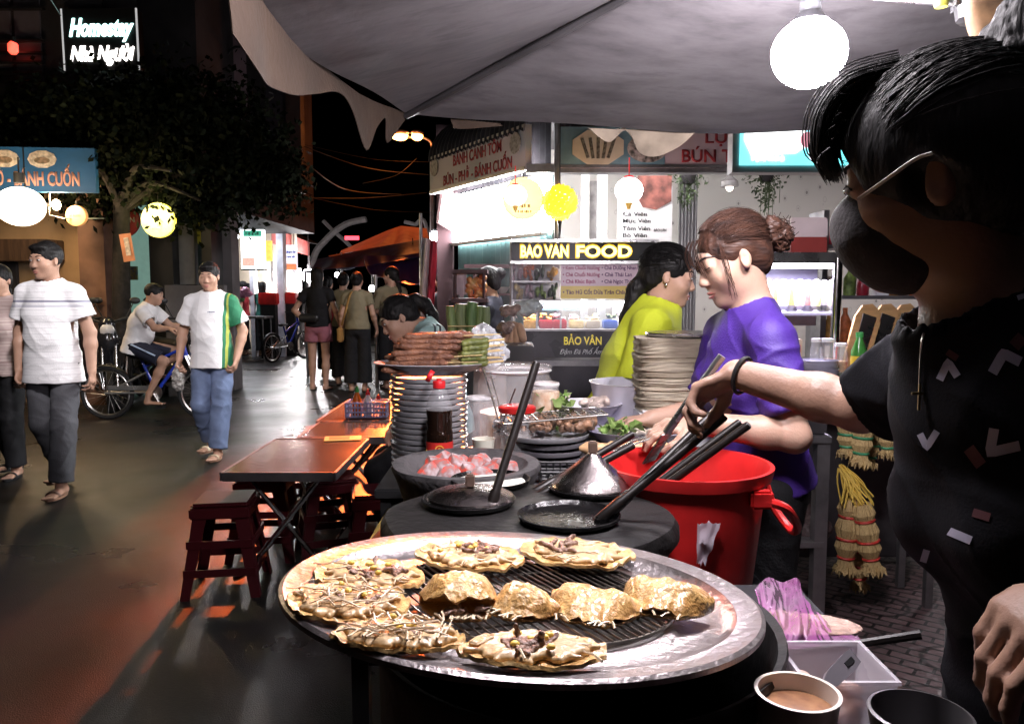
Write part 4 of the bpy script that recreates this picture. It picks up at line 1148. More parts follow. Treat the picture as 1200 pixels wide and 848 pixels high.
def fold_cake(px, py, wpx, label, rot=0.0, hgt=.024, mouth=0, depth=1.25):
    """half-moon: fold line along local X at y=0, belly towards -Y"""
    p = tray_pt(px, py, .01)
    r = wpx / 930 * (TM @ p).y / 2
    L = TM @ Matrix.Translation((p.x, p.y, -.003)) @ Matrix.Rotation(rot, 4, 'Z')
    t = thing('pancake', label, 'pancake', L.translation, group='rice pancakes on the tray')
    sd = CR.rand() * 90
    m = MB(); nu = 52; nv = 40
    def fn(u, v):
        x = -1 + 2 * u; ax_ = min(abs(x), .992)
        wd = (1 - ax_ ** 2.4) ** .55 * depth * (1 + .10 * noise.noise((x * 4, sd, 4)))
        th = hgt * (.35 + .65 * (1 - ax_ ** 3)) * (1 + .22 * noise.noise((x * 2.2, sd, 1)))
        if v < .30:                                    # under side, belly edge to fold
            q = 1 - v / .30; y = -q * wd; z = .002
        elif v < .44:                                  # the fold
            a = (v - .30) / .14 * PI; y = .10 * math.sin(a) * min(1, wd * 2); z = .002 + th * .5 * (1 - math.cos(a))
        else:                                          # upper side, fold to belly edge
            q = (v - .44) / .56; y = -q * wd * .98
            z = .002 + th * (1 - q ** 2.2 * (.30 if mouth else .80)) + .010 * math.sin(PI * q) * (1 - ax_ ** 2)
            z += .0030 * noise.noise((x * r * 75, y * r * 75, sd)) + .0015 * noise.noise((x * r * 210, y * r * 210, sd)) + .006 * noise.noise((x * 2.3, y * 2.3, sd + 9))
            if q > .86: z += (q - .86) * .030 * (.4 + noise.noise((x * 7, sd, 2)))
        return L @ Vector((x * r, y * r + .45 * depth * r, max(z, .0015)))
    m.grid(fn, nu, nv)
    m.thick(.0028).build('crepe', CK_G, t, 80)
    if mouth:
        g = SDF()
        for i in range(12):
            c = L @ Vector(((CR.rand() - .5) * r * 1.1, -.52 * depth * r + CR.rand() * .012, .006 + CR.rand() * .010))
            dd = Vector((CR.normal(), CR.normal(), CR.normal() * .3)).normalized() * r * .15
            g.cone(c - dd, c + dd, r * .05, r * .06, .004)
        V, Q = g.arrays(.0022); arr_mesh('meat', V, Q, MEATB, t, True, lambda P: (vnoise(P, 260, 3) * .0016).astype(np.float32))
    m = MB()
    for i in range(16 if mouth else 8):
        x = (CR.rand() - .5) * 1.3; c = Vector((x * r, -.55 * depth * r, .006)); th = CR.normal() * .6 - 1.57; l = .022
        m.tube([L @ (c + Vector((math.cos(th) * l * q, math.sin(th) * l * q, .004 - .006 * q * q))) for q in (-.5, 0, .5)], .0014, 5)
    put(m.build('bean_sprouts', SPROUT, t), kind='stuff')
open_cake(433, 676, 122, 'mix', 'open pancake with dark minced meat at the back left rim of the tray', 1, .6)
open_cake(408, 706, 146, 'sprout', 'open pancake heaped with bean sprouts on the left rim of the tray', .95, 2)
open_cake(466, 748, 150, 'sprout', 'pale open pancake with sprouts and yellow egg at the front left of the tray', .62, 0)
open_cake(549, 653, 124, 'mix', 'open pancake with meat and sprouts at the back of the tray', .95, 1)
open_cake(676, 649, 128, 'few', 'ragged crisp open pancake at the back right of the tray', .95, 4)
open_cake(624, 764, 172, 'mix', 'open pancake with dark meat strips at the front edge of the tray', .60, .2)
fold_cake(540, 706, 96, 'folded pancake gaping open with dark meat on the grill rack', R(10), .036, 1, 1.35)
fold_cake(608, 706, 84, 'folded golden pancake leaning on the gaping one', R(-40), .024, 0, 1.5)
fold_cake(693, 709, 114, 'folded golden pancake with a pointed right end on the grill rack', R(-16), .024, 0, 1.5)
fold_cake(776, 702, 112, 'folded brown pancake lying at the right edge of the grill rack', R(-26), .030, 0, 1.35)

# ---------------------------------------------------------------- clay stove with four pans
SZ = .898
CLAY = mat('sooty_clay', (.011, .010, .010), rough=.55, var=.55, vs=5, bump=.5, bs=35, col2=(.006, .005, .005))
sc_ = Vector((.035, 1.60, TZ))
t = thing('pancake_stove', 'squat black clay stove with four pan holes on the work table', 'stove', sc_)
m = MB(); m.lathe([(.80, 0), (.86, .02), (.93, .045), (1.0, .075), (1.0, .098), (.97, .113), (.9, .118), (0.01, .118)], Matrix.Translation(sc_) @ Matrix.Diagonal((.305, .27, 1, 1)), 64, True, True, .03); m.build('hearth', CLAY, t)
m = MB(); m.tube([sc_ + Vector((.325 * math.cos(a), .288 * math.sin(a), .045 + .01 * math.sin(a * 3))) for a in [R(150) + R(110) * i / 20 for i in range(21)]], .012, 8, flat=.6); m.build('iron_band', SOOT, t)
IRON = mat('oiled_iron', (.008, .0075, .008), rough=.24, metal=.2, var=.5, vs=12, bump=.3, bs=60)
BATTER = mat('white_batter', (.80, .78, .70), rough=.35, var=.06, vs=14)
def pan(px, py, Yp, r, label, rods, fill=None):
    c = Vector(((px - 600) / 930 * Yp, Yp, SZ))
    t = thing('pan', label, 'pan', c, group='iron pans on the clay stove')
    m = MB(); m.lathe([(r * .92, .0005), (r, .006), (r * 1.03, .014), (r * 1.0, .015), (r * .94, .008), (r * .9, .005), (.002, .004)], Matrix.Translation(c), 48); m.build('dish', IRON, t)
    if fill:
        m = MB(); m.lathe([(r * .9, .0065), (r * .6, .0085), (.002, .009)], Matrix.Translation(c), 40); m.build('batter', fill, t)
    for (bx, by, by_Y), (ex, ey, eY) in rods:
        a = at(bx, by, by_Y); b = at(ex, ey, eY)
        d = (b - a).normalized()
        h = MB(); h.tube([a - d * .01, a + d * .05, a + d * .055, b - d * .004, b], [.012, .012, .0092, .0088, .007], 12); h.build('handle', mat('handle_black', (.010, .007, .006), rough=.38, var=.6, vs=25, stretch=(1, 1, .2)), t)
        s = MB(); s.box(a - d * .004 + Vector((0, 0, -.006)), (.028, .024, .024), None, .004); s.build('socket', IRON, t)
pan(548, 0, 1.665, .098, 'iron pan under the shallow lid with an upright thick handle', [((572, 604, 1.60), (629, 424, 1.66))])
pan(574, 0, 1.845, .092, 'iron pan filled with white batter at the back of the stove', [((628, 576, 1.80), (742, 508, 1.84)), ((634, 580, 1.77), (743, 521, 1.79))], BATTER)
pan(668, 0, 1.545, .100, 'empty oiled iron pan at the front right of the stove', [((706, 606, 1.52), (850, 487, 1.50)), ((716, 600, 1.55), (842, 478, 1.56))])
pan(696, 0, 1.775, .098, 'iron pan under the tall cone lid at the right of the stove', [((748, 592, 1.74), (878, 497, 1.62)), ((742, 588, 1.77), (868, 494, 1.70))])
LIDM = mat('lid_alloy', (.50, .45, .44), rough=.24, metal=1, var=.35, vs=14, bump=.2, bs=50)
def lid(px, Yp, r, h, prof, label):
    c = Vector(((px - 600) / 930 * Yp, Yp, SZ + .0155))
    t = thing('lid', label, 'lid', c)
    m = MB(); m.lathe([(a * r, b * h) for a, b in prof], Matrix.Translation(c), 48, False, True); m.build('shell', LIDM, t)
    m = MB(); m.box(c + Vector((0, 0, h + .014)), (.020, .020, .028), None, .003); m.build('knob', mat('knob_wood', (.14, .09, .07), rough=.5), t)
lid(550, 1.665, .094, .022, [(1, 0), (.98, .2), (.8, .55), (.5, .85), (.2, 1), (.02, 1)], 'shallow round steel lid with a square knob')
lid(696, 1.775, .094, .072, [(1, 0), (.98, .06), (.7, .36), (.4, .68), (.16, .95), (.13, 1), (.02, 1)], 'tall cone shaped steel lid with a square knob')

# ---------------------------------------------------------------- charcoal brazier
bc = Vector((-.118, 2.01, TZ))
t = thing('brazier', 'round clay brazier bowl of glowing charcoal', 'brazier', bc)
m = MB(); m.lathe([(.13, 0), (.150, .01), (.182, .10), (.192, .122), (.190, .134), (.178, .137), (.160, .132), (.145, .11), (.12, .085), (.01, .075)], Matrix.Translation(bc), 56, True, True, .02); m.build('bowl', mat('brazier_clay', (.075, .07, .072), rough=.75, var=.5, vs=8, bump=.6, bs=50), t)
m = MB(); m.lathe([(.146, .100), (.10, .092), (.01, .095)], Matrix.Translation(bc), 40, False, True, .05); m.build('ash', mat('ash', (.36, .32, .31), rough=.95, var=.5, vs=30, bump=.8, bs=60), t)
def coal_col(N, L, tc):
    n = N.new('ShaderNodeTexNoise'); n.inputs['Scale'].default_value = 42
    L.new(tc.outputs['Object'], n.inputs['Vector'])
    m = next(x for x in N if x.type == 'BSDF_PRINCIPLED')
    e = ramp(N, L, n.outputs[0], [(.52, (0, 0, 0)), (.64, (1, .06, .02))])
    L.new(e, m.inputs['Emission Color']); m.inputs['Emission Strength'].default_value = .55
    return ramp(N, L, n.outputs[0], [(.35, (.46, .40, .41)), (.55, (.30, .15, .14)), (.7, (.03, .02, .02))])
COAL = node_mat('hot_coal', coal_col, rough=.95, vs=20)
for i in range(15):
    a = i * 2.4; d = .115 * math.sqrt((i + .5) / 15)
    c = bc + Vector((d * math.cos(a) * 1.05, d * math.sin(a), .108 + .014 * rnd.random()))
    m = MB(); m.lathe([(.016, -.028), (.024, -.018), (.026, .01), (.020, .026), (.006, .03)], Matrix.Translation(c) @ Euler((rnd.uniform(-1.4, 1.4), rnd.uniform(-1, 1), rnd.uniform(0, 6))).to_matrix().to_4x4(), 9, True, True, .5, i)
    put(m.build('charcoal', COAL), 'glowing ash covered lump of charcoal in the clay brazier', 'charcoal', 'charcoal lumps in the brazier')

# ---------------------------------------------------------------- red bucket on a crate
RED = mat('red_plastic', (.56, .020, .020), rough=.36, var=.30, vs=7, spec=.45, rv=.18, bump=.05, bs=60)
bk = Vector((.412, 1.86, .64))
t = thing('bucket', 'red plastic bucket with its handle folded down', 'bucket', bk)
hB = .307
m = MB(); m.lathe([(.150, 0), (.158, .006), (.186, hB - .03), (.198, hB - .028), (.203, hB - .004), (.203, hB), (.193, hB), (.183, hB - .03), (.152, .012), (.01, .01)], Matrix.Translation(bk), 64); m.build('tub', RED, t)
m = MB(); m.tube(catmull([bk + Vector((.13, -.155, hB - .05)), bk + Vector((.19, -.15, hB - .07)), bk + Vector((.235, -.10, hB - .125)), bk + Vector((.24, -.05, hB - .15)), bk + Vector((.215, .0, hB - .11)), bk + Vector((.20, .02, hB - .06))], 6), .010, 8); m.build('handle', RED, t)
m = MB(); m.box(bk + Vector((.135, -.15, hB - .05)), (.05, .03, .04), None, .006); m.build('lug', RED, t)
m = MB(); m.box(bk + Vector((.06, .11, .15)), (.07, .05, .02)); m.build('scrap', BLACKP, t)
t = thing('crate', 'dark plastic crate carrying the red bucket', 'crate', (bk.x, bk.y, 0))
m = MB()
for z in (.05, .2, .35, .5): m.box((bk.x, bk.y, z), (.40, .40, .09), None, .01)
for sx in (-1, 1):
    for sy in (-1, 1): m.box((bk.x + sx * .19, bk.y + sy * .19, .31), (.04, .04, .62))
m.box((bk.x, bk.y, .625), (.41, .41, .03), None, .005); m.build('basket', mat('crate_dark', (.03, .03, .035), rough=.5), t)
# scrap of thin plastic stuck on the bucket
p = at(826, 632, 1.685)
MB().grid(lambda u, v: p + Vector((-.02 + .05 * u * (1 - v * .6), -.012 - .01 * noise.noise((u * 3, v * 3, 1)), .04 - .09 * v + .012 * noise.noise((u * 5, v * 4, 7)))), 10, 14).thick(.0006).build('plastic_scrap', mat('film_white', (.85, .75, .85), rough=.15, alpha=.65, var=.1))
put(bpy.data.objects['plastic_scrap'], 'crumpled scrap of clear film stuck on the red bucket', 'plastic scrap')
# ---------------------------------------------------------------- plates, skewers, jars on the rear work table
T2 = TZ
PLATE = mat('plate_grey', (.36, .355, .375), rough=.25, var=.12, vs=8, spec=.6)
PLATED = mat('plate_dark', (.20, .19, .21), rough=.25, var=.2, vs=8, spec=.6)
def plate_prof(r, h=.018): return [(r * .6, 0), (r * .90, .001), (r * .96, .004), (r * .985, h * .55), (r * 1.0, h * .8), (r * 1.005, h), (r * .985, h), (r * .93, h * .55), (r * .6, h * .3), (.002, h * .28)]
def plate_stack(x, y, z, r, n, step, m_, label, group, jit=.004):
    first = None
    for i in range(n):
        p = (x + rnd.uniform(-jit, jit), y + rnd.uniform(-jit, jit), z + i * step)
        if not first:
            o = MB().lathe(plate_prof(r), None, 40).build('plate', m_); first = o
            put(o, label, 'plate', group)
        else: o = first.copy(); COL.objects.link(o)
        o.location = p; o.rotation_euler = (0, 0, rnd.random() * 6)
    return z + (n - 1) * step
px_, py_ = (502 - 600) / 930 * 2.56, 2.56
ztop = plate_stack(px_, py_, T2, .124, 17, .0178, PLATE, 'grey white plate in the tall stack under the skewers', 'plates stacked under the skewers', .003)
t = thing('platter', 'oval grey platter with a flared rim on top of the plate stack', 'platter', (px_, py_, ztop + .022))
m = MB(); m.lathe([(.55, 0), (.62, .003), (1.0, .034), (1.01, .036), (.99, .038), (.6, .010), (.002, .008)], Matrix.Translation((px_ + .012, py_, ztop + .022)) @ Matrix.Diagonal((.19, .14, 1, 1)), 48); m.build('dish', PLATE, t)
MEATS = mat('skewer_meat', (.30, .135, .075), rough=.36, var=.45, vs=40, bump=.7, bs=130, spec=.5, col2=(.13, .055, .035))
LEAFW = mat('leaf_wrap', (.20, .22, .06), rough=.4, var=.5, vs=30, bump=.4, bs=60, col2=(.08, .10, .03))
BAMB = mat('bamboo_stick', (.62, .46, .22), rough=.6, var=.2)
zb = ztop + .036
def skewer(name, label, cat, grp, c, yaw, tilt, L, r, mt, stick=.10):
    t = thing(name, label, cat, c, 0, grp)
    q = Euler((0, -tilt, yaw)).to_matrix()
    sd = rnd.random() * 50
    m = MB(); n = 16
    m.tube([c + q @ Vector((L * (i / (n - 1) - .5), .003 * noise.noise((i * .5, sd, 0)), .003 * noise.noise((i * .5, sd, 5)))) for i in range(n)], [r * (.45 if i in (0, n - 1) else 1) * (1 + .28 * noise.noise((i * .55, sd, 2))) for i in range(n)], 10)
    m.build('meat' if mt is MEATS else 'wrap', mt, t, 80)
    m = MB(); m.cyl(c - q @ Vector((L * .5, 0, 0)), c + q @ Vector((L * .5 + stick, 0, 0)), .0019, n=5); m.build('stick', BAMB, t)
k = 0
for lay in range(7):
    for j in range(6 - lay // 2):
        y = py_ - .085 + .034 * j + .008 * (lay % 2) + .01 * lay
        x = px_ - .058 + rnd.uniform(-.022, .022) + .016 * lay
        skewer('meat_skewer', 'grilled minced meat skewer in the pile on the platter', 'skewer', 'meat skewers piled on the platter', Vector((x, y, zb + .0085 + .0165 * lay)), rnd.uniform(-.16, .16), rnd.uniform(-.02, .07), .20 + rnd.uniform(-.015, .02), .0105, MEATS, rnd.uniform(.05, .10))
for lay in range(5):
    for j in range(3):
        skewer('leaf_skewer', 'green leaf wrapped skewer at the right end of the platter', 'skewer', 'leaf wrapped skewers on the platter', Vector((px_ + .145 + rnd.uniform(-.01, .01), py_ - .06 + .036 * j, zb + .022 + .017 * lay)), rnd.uniform(-.2, .2), rnd.uniform(0, .12), .085, .011, LEAFW, .05)
g = SDF(); p = at(574, 408, 2.62)
for i in range(9): g.ell(p + Vector((rnd.uniform(-.035, .035), rnd.uniform(-.03, .03), rnd.uniform(-.06, .055))), (.028, .028, .028), None, .02)
g.ell(p + Vector((0, 0, -.03)), (.03, .03, .07), None, .02)
V, Q = g.arrays(.005); o = arr_mesh('plastic_bag', V, Q, mat('bag_clear', (.72, .75, .80), rough=.12, alpha=.55, var=.3, vs=30, spec=.8), None, False, lambda P: (vnoise(P, 60, 2) * .012 + vnoise(P, 130, 4) * .004).astype(np.float32))
put(o, 'crumpled clear plastic bag behind the leaf wrapped skewers', 'plastic bag')
m = MB(); m.cyl((p.x, p.y, T2), (p.x, p.y, p.z - .06), .06, .055, 20); o = m.build('glass_jar', PLAST); put(o, 'tall clear jar under the crumpled plastic bag', 'jar')

# soy sauce bottle
b = Vector(((514 - 600) / 930 * 2.365, 2.365, T2))
t = thing('sauce_bottle', 'dark soy sauce bottle with its red flip cap open', 'bottle', b)
m = MB(); m.lathe([(.036, 0), (.040, .006), (.040, .075), (.0385, .08), (.0385, .12), (.0415, .128), (.0405, .150), (.0375, .165), (.0395, .178), (.0375, .195), (.0395, .208), (.039, .218)], Matrix.Translation(b), 28); m.build('sauce', mat('soy', (.012, .006, .004), rough=.08, rv=.02, spec=.7), t)
m = MB(); m.lathe([(.0395, .2185), (.0395, .228), (.034, .252), (.022, .274), (.0155, .284), (.0155, .29)], Matrix.Translation(b), 28, False, False); m.build('bottle_neck', mat('pet_clear', (.85, .85, .88), rough=.06, alpha=.14, var=.02, spec=1.0), t)
lb_ = MB(); lb_.lathe([(.0412, .082), (.0412, .124)], Matrix.Translation(b), 32, False, False); lb = lb_.build('label', mat('soy_label', (.55, .03, .025), rough=.4, var=.15), t)
M = Matrix.Translation(b + Vector((.004, -.0425, .103))) @ Matrix.Rotation(R(90), 4, 'X')
m = MB(); m.lathe([(.014, 0), (.014, .001), (.011, .001), (.011, 0)], M, 20, False, False); m.lathe([(.006, 0), (.006, .0012)], M, 10); m.build('crest', mat('label_gold', (.75, .42, .06), rough=.4), lb)
m = MB()
for sx in (-1, 1): m.prism([(sx * .024, -.02), (sx * .036, -.02), (sx * .036, .004)] if sx > 0 else [(-.036, .004), (-.036, -.02), (-.024, -.02)], .0008, Matrix.Translation(b + Vector((0, -.0385, .102))) @ Matrix.Rotation(R(90), 4, 'X'))
m.build('corner_print', mat('label_yellow', (.8, .55, .05)), lb)
CAPR = mat('cap_red', (.62, .02, .025), rough=.35, var=.05)
m = MB(); m.lathe([(.0185, .283), (.019, .286), (.019, .303), (.0175, .305), (.008, .305), (.007, .312)], Matrix.Translation(b), 24); m.build('cap', CAPR, t)
m = MB(); m.lathe([(.017, -.006), (.019, -.003), (.019, .006), (.017, .009)], Matrix.Translation(b + Vector((-.026, 0, .318))) @ Matrix.Rotation(R(-62), 4, 'Y'), 22); m.build('flip_lid', CAPR, t)

# tubs and jars of sauce
ORS = mat('pickle_orange', (.55, .26, .08), rough=.4, var=.6, vs=30, col2=(.75, .62, .45))
def jar(px, Yp, z, r, h, fill, label, lid_=None, name='jar', rim=True, fm=ORS):
    c = Vector(((px - 600) / 930 * Yp, Yp, z))
    t = thing(name, label, name.replace('_', ' '), c)
    m = MB(); m.lathe([(r * .9, 0), (r, .008), (r, h * .86), (r * .9, h * .93), (r * .9, h)], Matrix.Translation(c), 32, True, False); m.build('wall', PLAST, t)
    if fill: m = MB(); m.lathe([(r * .86, .004), (r * .95, .012), (r * .95, h * fill), (.002, h * fill + .004)], Matrix.Translation(c), 24); m.build('contents', fm, t)
    if rim: m = MB(); m.lathe([(r * .92, h - .012), (r * .97, h - .006), (r * .92, h)], Matrix.Translation(c), 32, False, False); m.build('rim', WHITEP, t)
    if lid_: m = MB(); m.lathe([(r * .98, h * .0), (r, .012), (r * .98, .03)], Matrix.Translation(c + Vector((0, 0, h * .52))), 28); m.build('lid', lid_, t)
    return t, c
jar(604, 2.62, T2, .125, .318, .55, 'large clear tub of orange pickles behind the brazier', None, 'tub')
m = MB(); c = at(600, 418, 2.62); m.lathe([(.132, -.008), (.134, .0), (.125, .008), (.01, .012)], Matrix.Translation((c.x, 2.62, T2 + .323)), 32); o = m.build('pickle_cover', PLAST); put(o, 'clear lid lying on the large pickle tub', 'lid')
jar(563, 2.50, T2, .05, .24, .30, 'narrow clear jar with orange chilli beside the plate stack')
jar(605, 2.43, T2, .075, .175, .78, 'short clear jar of cloudy sauce under the upright pan handle', None, fm=mat('cloudy_sauce', (.62, .50, .42), rough=.3, var=.3, vs=16))
jar(640, 2.50, T2, .045, .285, .9, 'tall square shouldered jar of orange sauce right of the large tub')
m = MB(); m.lathe([(.026, 0), (.033, .075), (.035, .08), (.033, .08), (.026, .01)], Matrix.Translation(((566 - 600) / 930 * 2.30, 2.31, T2 + .06)), 24)
o = m.build('cup', mat('cup_cream', (.70, .68, .58), rough=.4)); put(o, 'small cream plastic cup behind the brazier', 'cup')
m = MB(); m.lathe([(.045, 0), (.05, .058), (.044, .06)], Matrix.Translation(((566 - 600) / 930 * 2.30, 2.31, T2)), 20); o = m.build('tin', STEELD); put(o, 'squat tin under the cream cup', 'tin')
m = MB(); m.lathe([(.055, 0), (.057, .014), (.05, .018)], Matrix.Translation(((606 - 600) / 930 * 2.34, 2.345, T2 + .215)), 24); o = m.build('bowl_red', RED) if False else m.build('chilli_dish', RED); put(o, 'bright red plastic dish among the jars', 'dish')
m = MB(); m.lathe([(.05, 0), (.052, .21), (.045, .214)], Matrix.Translation(((606 - 600) / 930 * 2.34, 2.345, T2)), 20); o = m.build('jar', PLAST); put(o, 'clear jar under the bright red dish', 'jar')
for a, b_, r, lb in (((566, 432, 2.42), (584, 492, 2.44), .007, 'steel ladle handle leaning in the sauce jars'), ((574, 436, 2.46), (590, 495, 2.47), .005, 'thin steel ladle leaning beside the other'), ((604, 455, 2.36), (588, 500, 2.44), .0025, 'thin dark spoon handle standing in the cloudy sauce jar')):
    m = MB(); p, q = at(*a), at(*b_); m.tube([p, p.lerp(q, .5) + Vector((0, 0, .004)), q], r, 8, flat=.4); m.ell(q + Vector((0, 0, -.02)), (.02, .02, .012), None, 12, 8)
    o = m.build('ladle', STEEL if r > .003 else WOODD); put(o, lb, 'ladle')

# plates with grilled meat in a wire press
pc = Vector(((646 - 600) / 930 * 2.30, 2.37, T2))
zt = plate_stack(pc.x, pc.y, T2, .115, 6, .022, PLATED, 'dark plate in the low stack under the grilled meat', 'plates under the wire press')
o = MB().lathe(plate_prof(.13), Matrix.Translation((pc.x - .01, pc.y, zt + .022)), 40).build('plate', PLATE); put(o, 'white plate holding the wire press of grilled meat', 'plate')
zt += .044
t = thing('wire_press', 'black wire grilling press clamped over chopped meat', 'grill press', (pc.x, pc.y, zt))
m = MB(); hw, hd_ = .155, .075
PM = Matrix.Translation((pc.x + .005, pc.y, zt + .045)) @ Matrix.Rotation(R(8), 4, 'Z') @ Matrix.Rotation(R(-4), 4, 'Y')
m.tube([PM @ Vector(v) for v in ((-hw, -hd_, 0), (hw, -hd_, 0), (hw, hd_, 0), (-hw, hd_, 0))], .003, 6, closed=True)
for i in range(13): x = -hw + 2 * hw * i / 12; m.cyl(PM @ Vector((x, -hd_, .002)), PM @ Vector((x, hd_, .002)), .0016, n=5)
for i in range(5): y = -hd_ + 2 * hd_ * i / 4; m.cyl(PM @ Vector((-hw, y, 0)), PM @ Vector((hw, y, 0)), .0016, n=5)
m.build('wires', mat('wire_dark', (.08, .075, .07), rough=.3, metal=1), t)
g = SDF()
for i in range(70): g.ell((pc.x + rnd.uniform(-.125, .14), pc.y + rnd.uniform(-.07, .07), zt + .008 + rnd.random() * .028), (rnd.uniform(.008, .017),) * 3, None, .003)
V, Q = g.arrays(.0035); o = arr_mesh('chopped_meat', V, Q, mat('chop_meat', (.36, .20, .12), rough=.38, var=.6, vs=40, bump=.5, bs=90, col2=(.09, .06, .04)), None, True, lambda P: (vnoise(P, 180, 3) * .002).astype(np.float32))
put(o, 'heap of chopped grilled meat on the white plate', 'meat')
# bowl of offal on plates, herbs
bc2 = Vector(((688 - 600) / 930 * 2.52, 2.55, T2))
zt = plate_stack(bc2.x, bc2.y, T2, .118, 7, .0205, mat('plate_lilac', (.42, .40, .52), rough=.25, spec=.6), 'lilac plate in the stack under the white bowl', 'plates under the white bowl')
BOWLW = mat('bowl_white', (.66, .64, .72), rough=.22, var=.05, spec=.6)
t = thing('bowl', 'wide white bowl of pale offal on the lilac plates', 'bowl', (bc2.x, bc2.y, zt + .022))
m = MB(); m.lathe([(.055, 0), (.065, .004), (.115, .065), (.118, .068), (.112, .068), (.06, .012), (.002, .01)], Matrix.Translation((bc2.x, bc2.y, zt + .022)), 40); m.build('dish', BOWLW, t)
g = SDF()
for i in range(16): g.ell((bc2.x + rnd.uniform(-.08, .07), bc2.y + rnd.uniform(-.06, .06), zt + .082 + rnd.random() * .02), (rnd.uniform(.012, .026), .016, .011), Euler((rnd.random(), rnd.random(), rnd.random() * 6)).to_matrix(), .006)
g.build('offal', mat('offal_pale', (.52, .42, .37), rough=.35, var=.4, vs=30), t, .004)
bc3 = Vector(((746 - 600) / 930 * 2.64, 2.66, T2))
t = thing('bowl', 'large pale grey basin behind the white bowl', 'bowl', bc3)
m = MB(); m.lathe([(.08, 0), (.10, .01), (.15, .265), (.155, .27), (.147, .27), (.09, .03), (.002, .02)], Matrix.Translation(bc3), 40); m.build('dish', BOWLW, t)
HERB = mat('herb_green', (.13, .25, .05), rough=.45, var=.5, vs=25, col2=(.30, .38, .14))
def herbs(c, sx, sy, h, n, label, name='herbs'):
    m = MB()
    for i in range(n):
        q = c + Vector((rnd.gauss(0, sx), rnd.gauss(0, sy), rnd.random() * h))
        a = Vector((rnd.uniform(-1, 1), rnd.uniform(-1, 1), rnd.uniform(-.3, .7))).normalized(); b_ = a.orthogonal().normalized(); b_ = Matrix.Rotation(rnd.random() * 6, 3, a) @ b_; s = rnd.uniform(.010, .022)
        e = a.cross(b_) * s * .4
        v = [m.b.verts.new(q + k) for k in (Vector(), a * s + b_ * s * .7 + e, a * s * 2, a * s - b_ * s * .7 + e)]
        m.b.faces.new(v)
    o = m.build(name, HERB, None, 180, False); put(o, label, 'herbs', kind='stuff')
c = at(648, 470, 2.5); herbs(Vector((c.x + .01, 2.5, T2 + .09)), .03, .03, .16, 220, 'heap of fresh green herbs left of the white bowl')
m = MB(); m.lathe([(.05, 0), (.06, .09), (.055, .09)], Matrix.Translation((c.x + .01, 2.50, T2)), 20); o = m.build('pot', STEELD); put(o, 'small steel pot of herbs left of the white bowl', 'pot')
# right part: styrofoam chest, trays
FOAM = mat('foam_white', (.74, .74, .76), rough=.8, var=.08)
m = MB(); m.box((.385, 2.375, T2 + .065), (.22, .20, .13), None, .008); o = m.build('foam_box', FOAM); put(o, 'white foam box under the lettuce tray', 'box')
t = thing('tray', 'shallow lilac tray of sliced food and lettuce beside the bucket', 'tray', (.385, 2.36, T2 + .13))
m = MB(); m.lathe([(.8, 0), (.85, .002), (1, .026), (1.01, .028), (.98, .028), (.8, .006), (.002, .005)], Matrix.Translation((.385, 2.36, T2 + .13)) @ Matrix.Diagonal((.155, .115, 1, 1)), 40); m.build('dish', mat('plate_lilac', (.42, .40, .52)), t)
herbs(Vector((.325, 2.33, T2 + .15)), .03, .03, .025, 90, 'lettuce leaves on the lilac tray')
g = SDF()
for i in range(10): g.ell((.40 + rnd.uniform(-.05, .07), 2.34 + rnd.uniform(-.05, .05), T2 + .152 + rnd.random() * .012), (.03, .014, .010), Matrix.Rotation(rnd.random() * 3, 3, 'Z'), .005)
V, Q = g.arrays(.004); o = arr_mesh('sliced_food', V, Q, mat('slice_pale', (.66, .58, .48), rough=.4, var=.3, vs=25)); put(o, 'pale sliced sausage on the lilac tray', 'food')
m = MB(); m.box((.325, 2.225, T2 + .055), (.26, .06, .11), None, .004); o = m.build('steel_box', STEELD); put(o, 'narrow steel box behind the red bucket', 'box')
for i, (x, y, a) in enumerate(((.29, 2.222, .04), (.36, 2.222, -.03))):
    p = Vector((x, y, T2 + .128)); q = Euler((0, 0, a)).to_matrix()
    m = MB(); m.tube([p + q @ Vector((-.10 + .02 * k, 0, .002 * math.sin(k))) for k in range(11)], [.006] + [.018 + .002 * math.sin(k * 2 + i) for k in range(9)] + [.006], 12)
    o = m.build('meat_roll', mat('roll_tan', (.58, .36, .19), rough=.45, var=.3, vs=18, bump=.2)); put(o, ('tan meat roll' if i else 'browner tan meat roll') + (' lying behind the red bucket' if i else ' beside the mesh basket'), 'meat roll')
# black mesh basket
t = thing('mesh_basket', 'small black mesh basket behind the cone lid', 'basket', (.175, 2.06, TZ))
m = MB(); w2, d2, h2 = .075, .06, .11
bx = Vector((.15, 2.06, TZ))
for i in range(9):
    x = -w2 + 2 * w2 * i / 8
    for sy in (-1, 1): m.cyl(bx + Vector((x, sy * d2, 0)), bx + Vector((x, sy * d2, h2)), .003, n=4)
for i in range(7):
    z = h2 * i / 6; m.tube([bx + Vector(v) for v in ((-w2, -d2, z), (w2, -d2, z), (w2, d2, z), (-w2, d2, z))], .003, 4, closed=True)
m.box(bx + Vector((0, 0, .004)), (.15, .12, .006)); m.build('wires', BLACKP, t)
g = SDF()
for i in range(14): g.ell(bx + Vector((rnd.uniform(-.05, .05), rnd.uniform(-.04, .04), .02 + rnd.random() * .07)), (.02, .016, .016), None, .004)
V, Q = g.arrays(.005); o = arr_mesh('tamarind_pods', V, Q, mat('grey_pods', (.30, .28, .32), rough=.5, var=.5, vs=40)); put(o, 'greyish pods filling the black mesh basket', 'food')

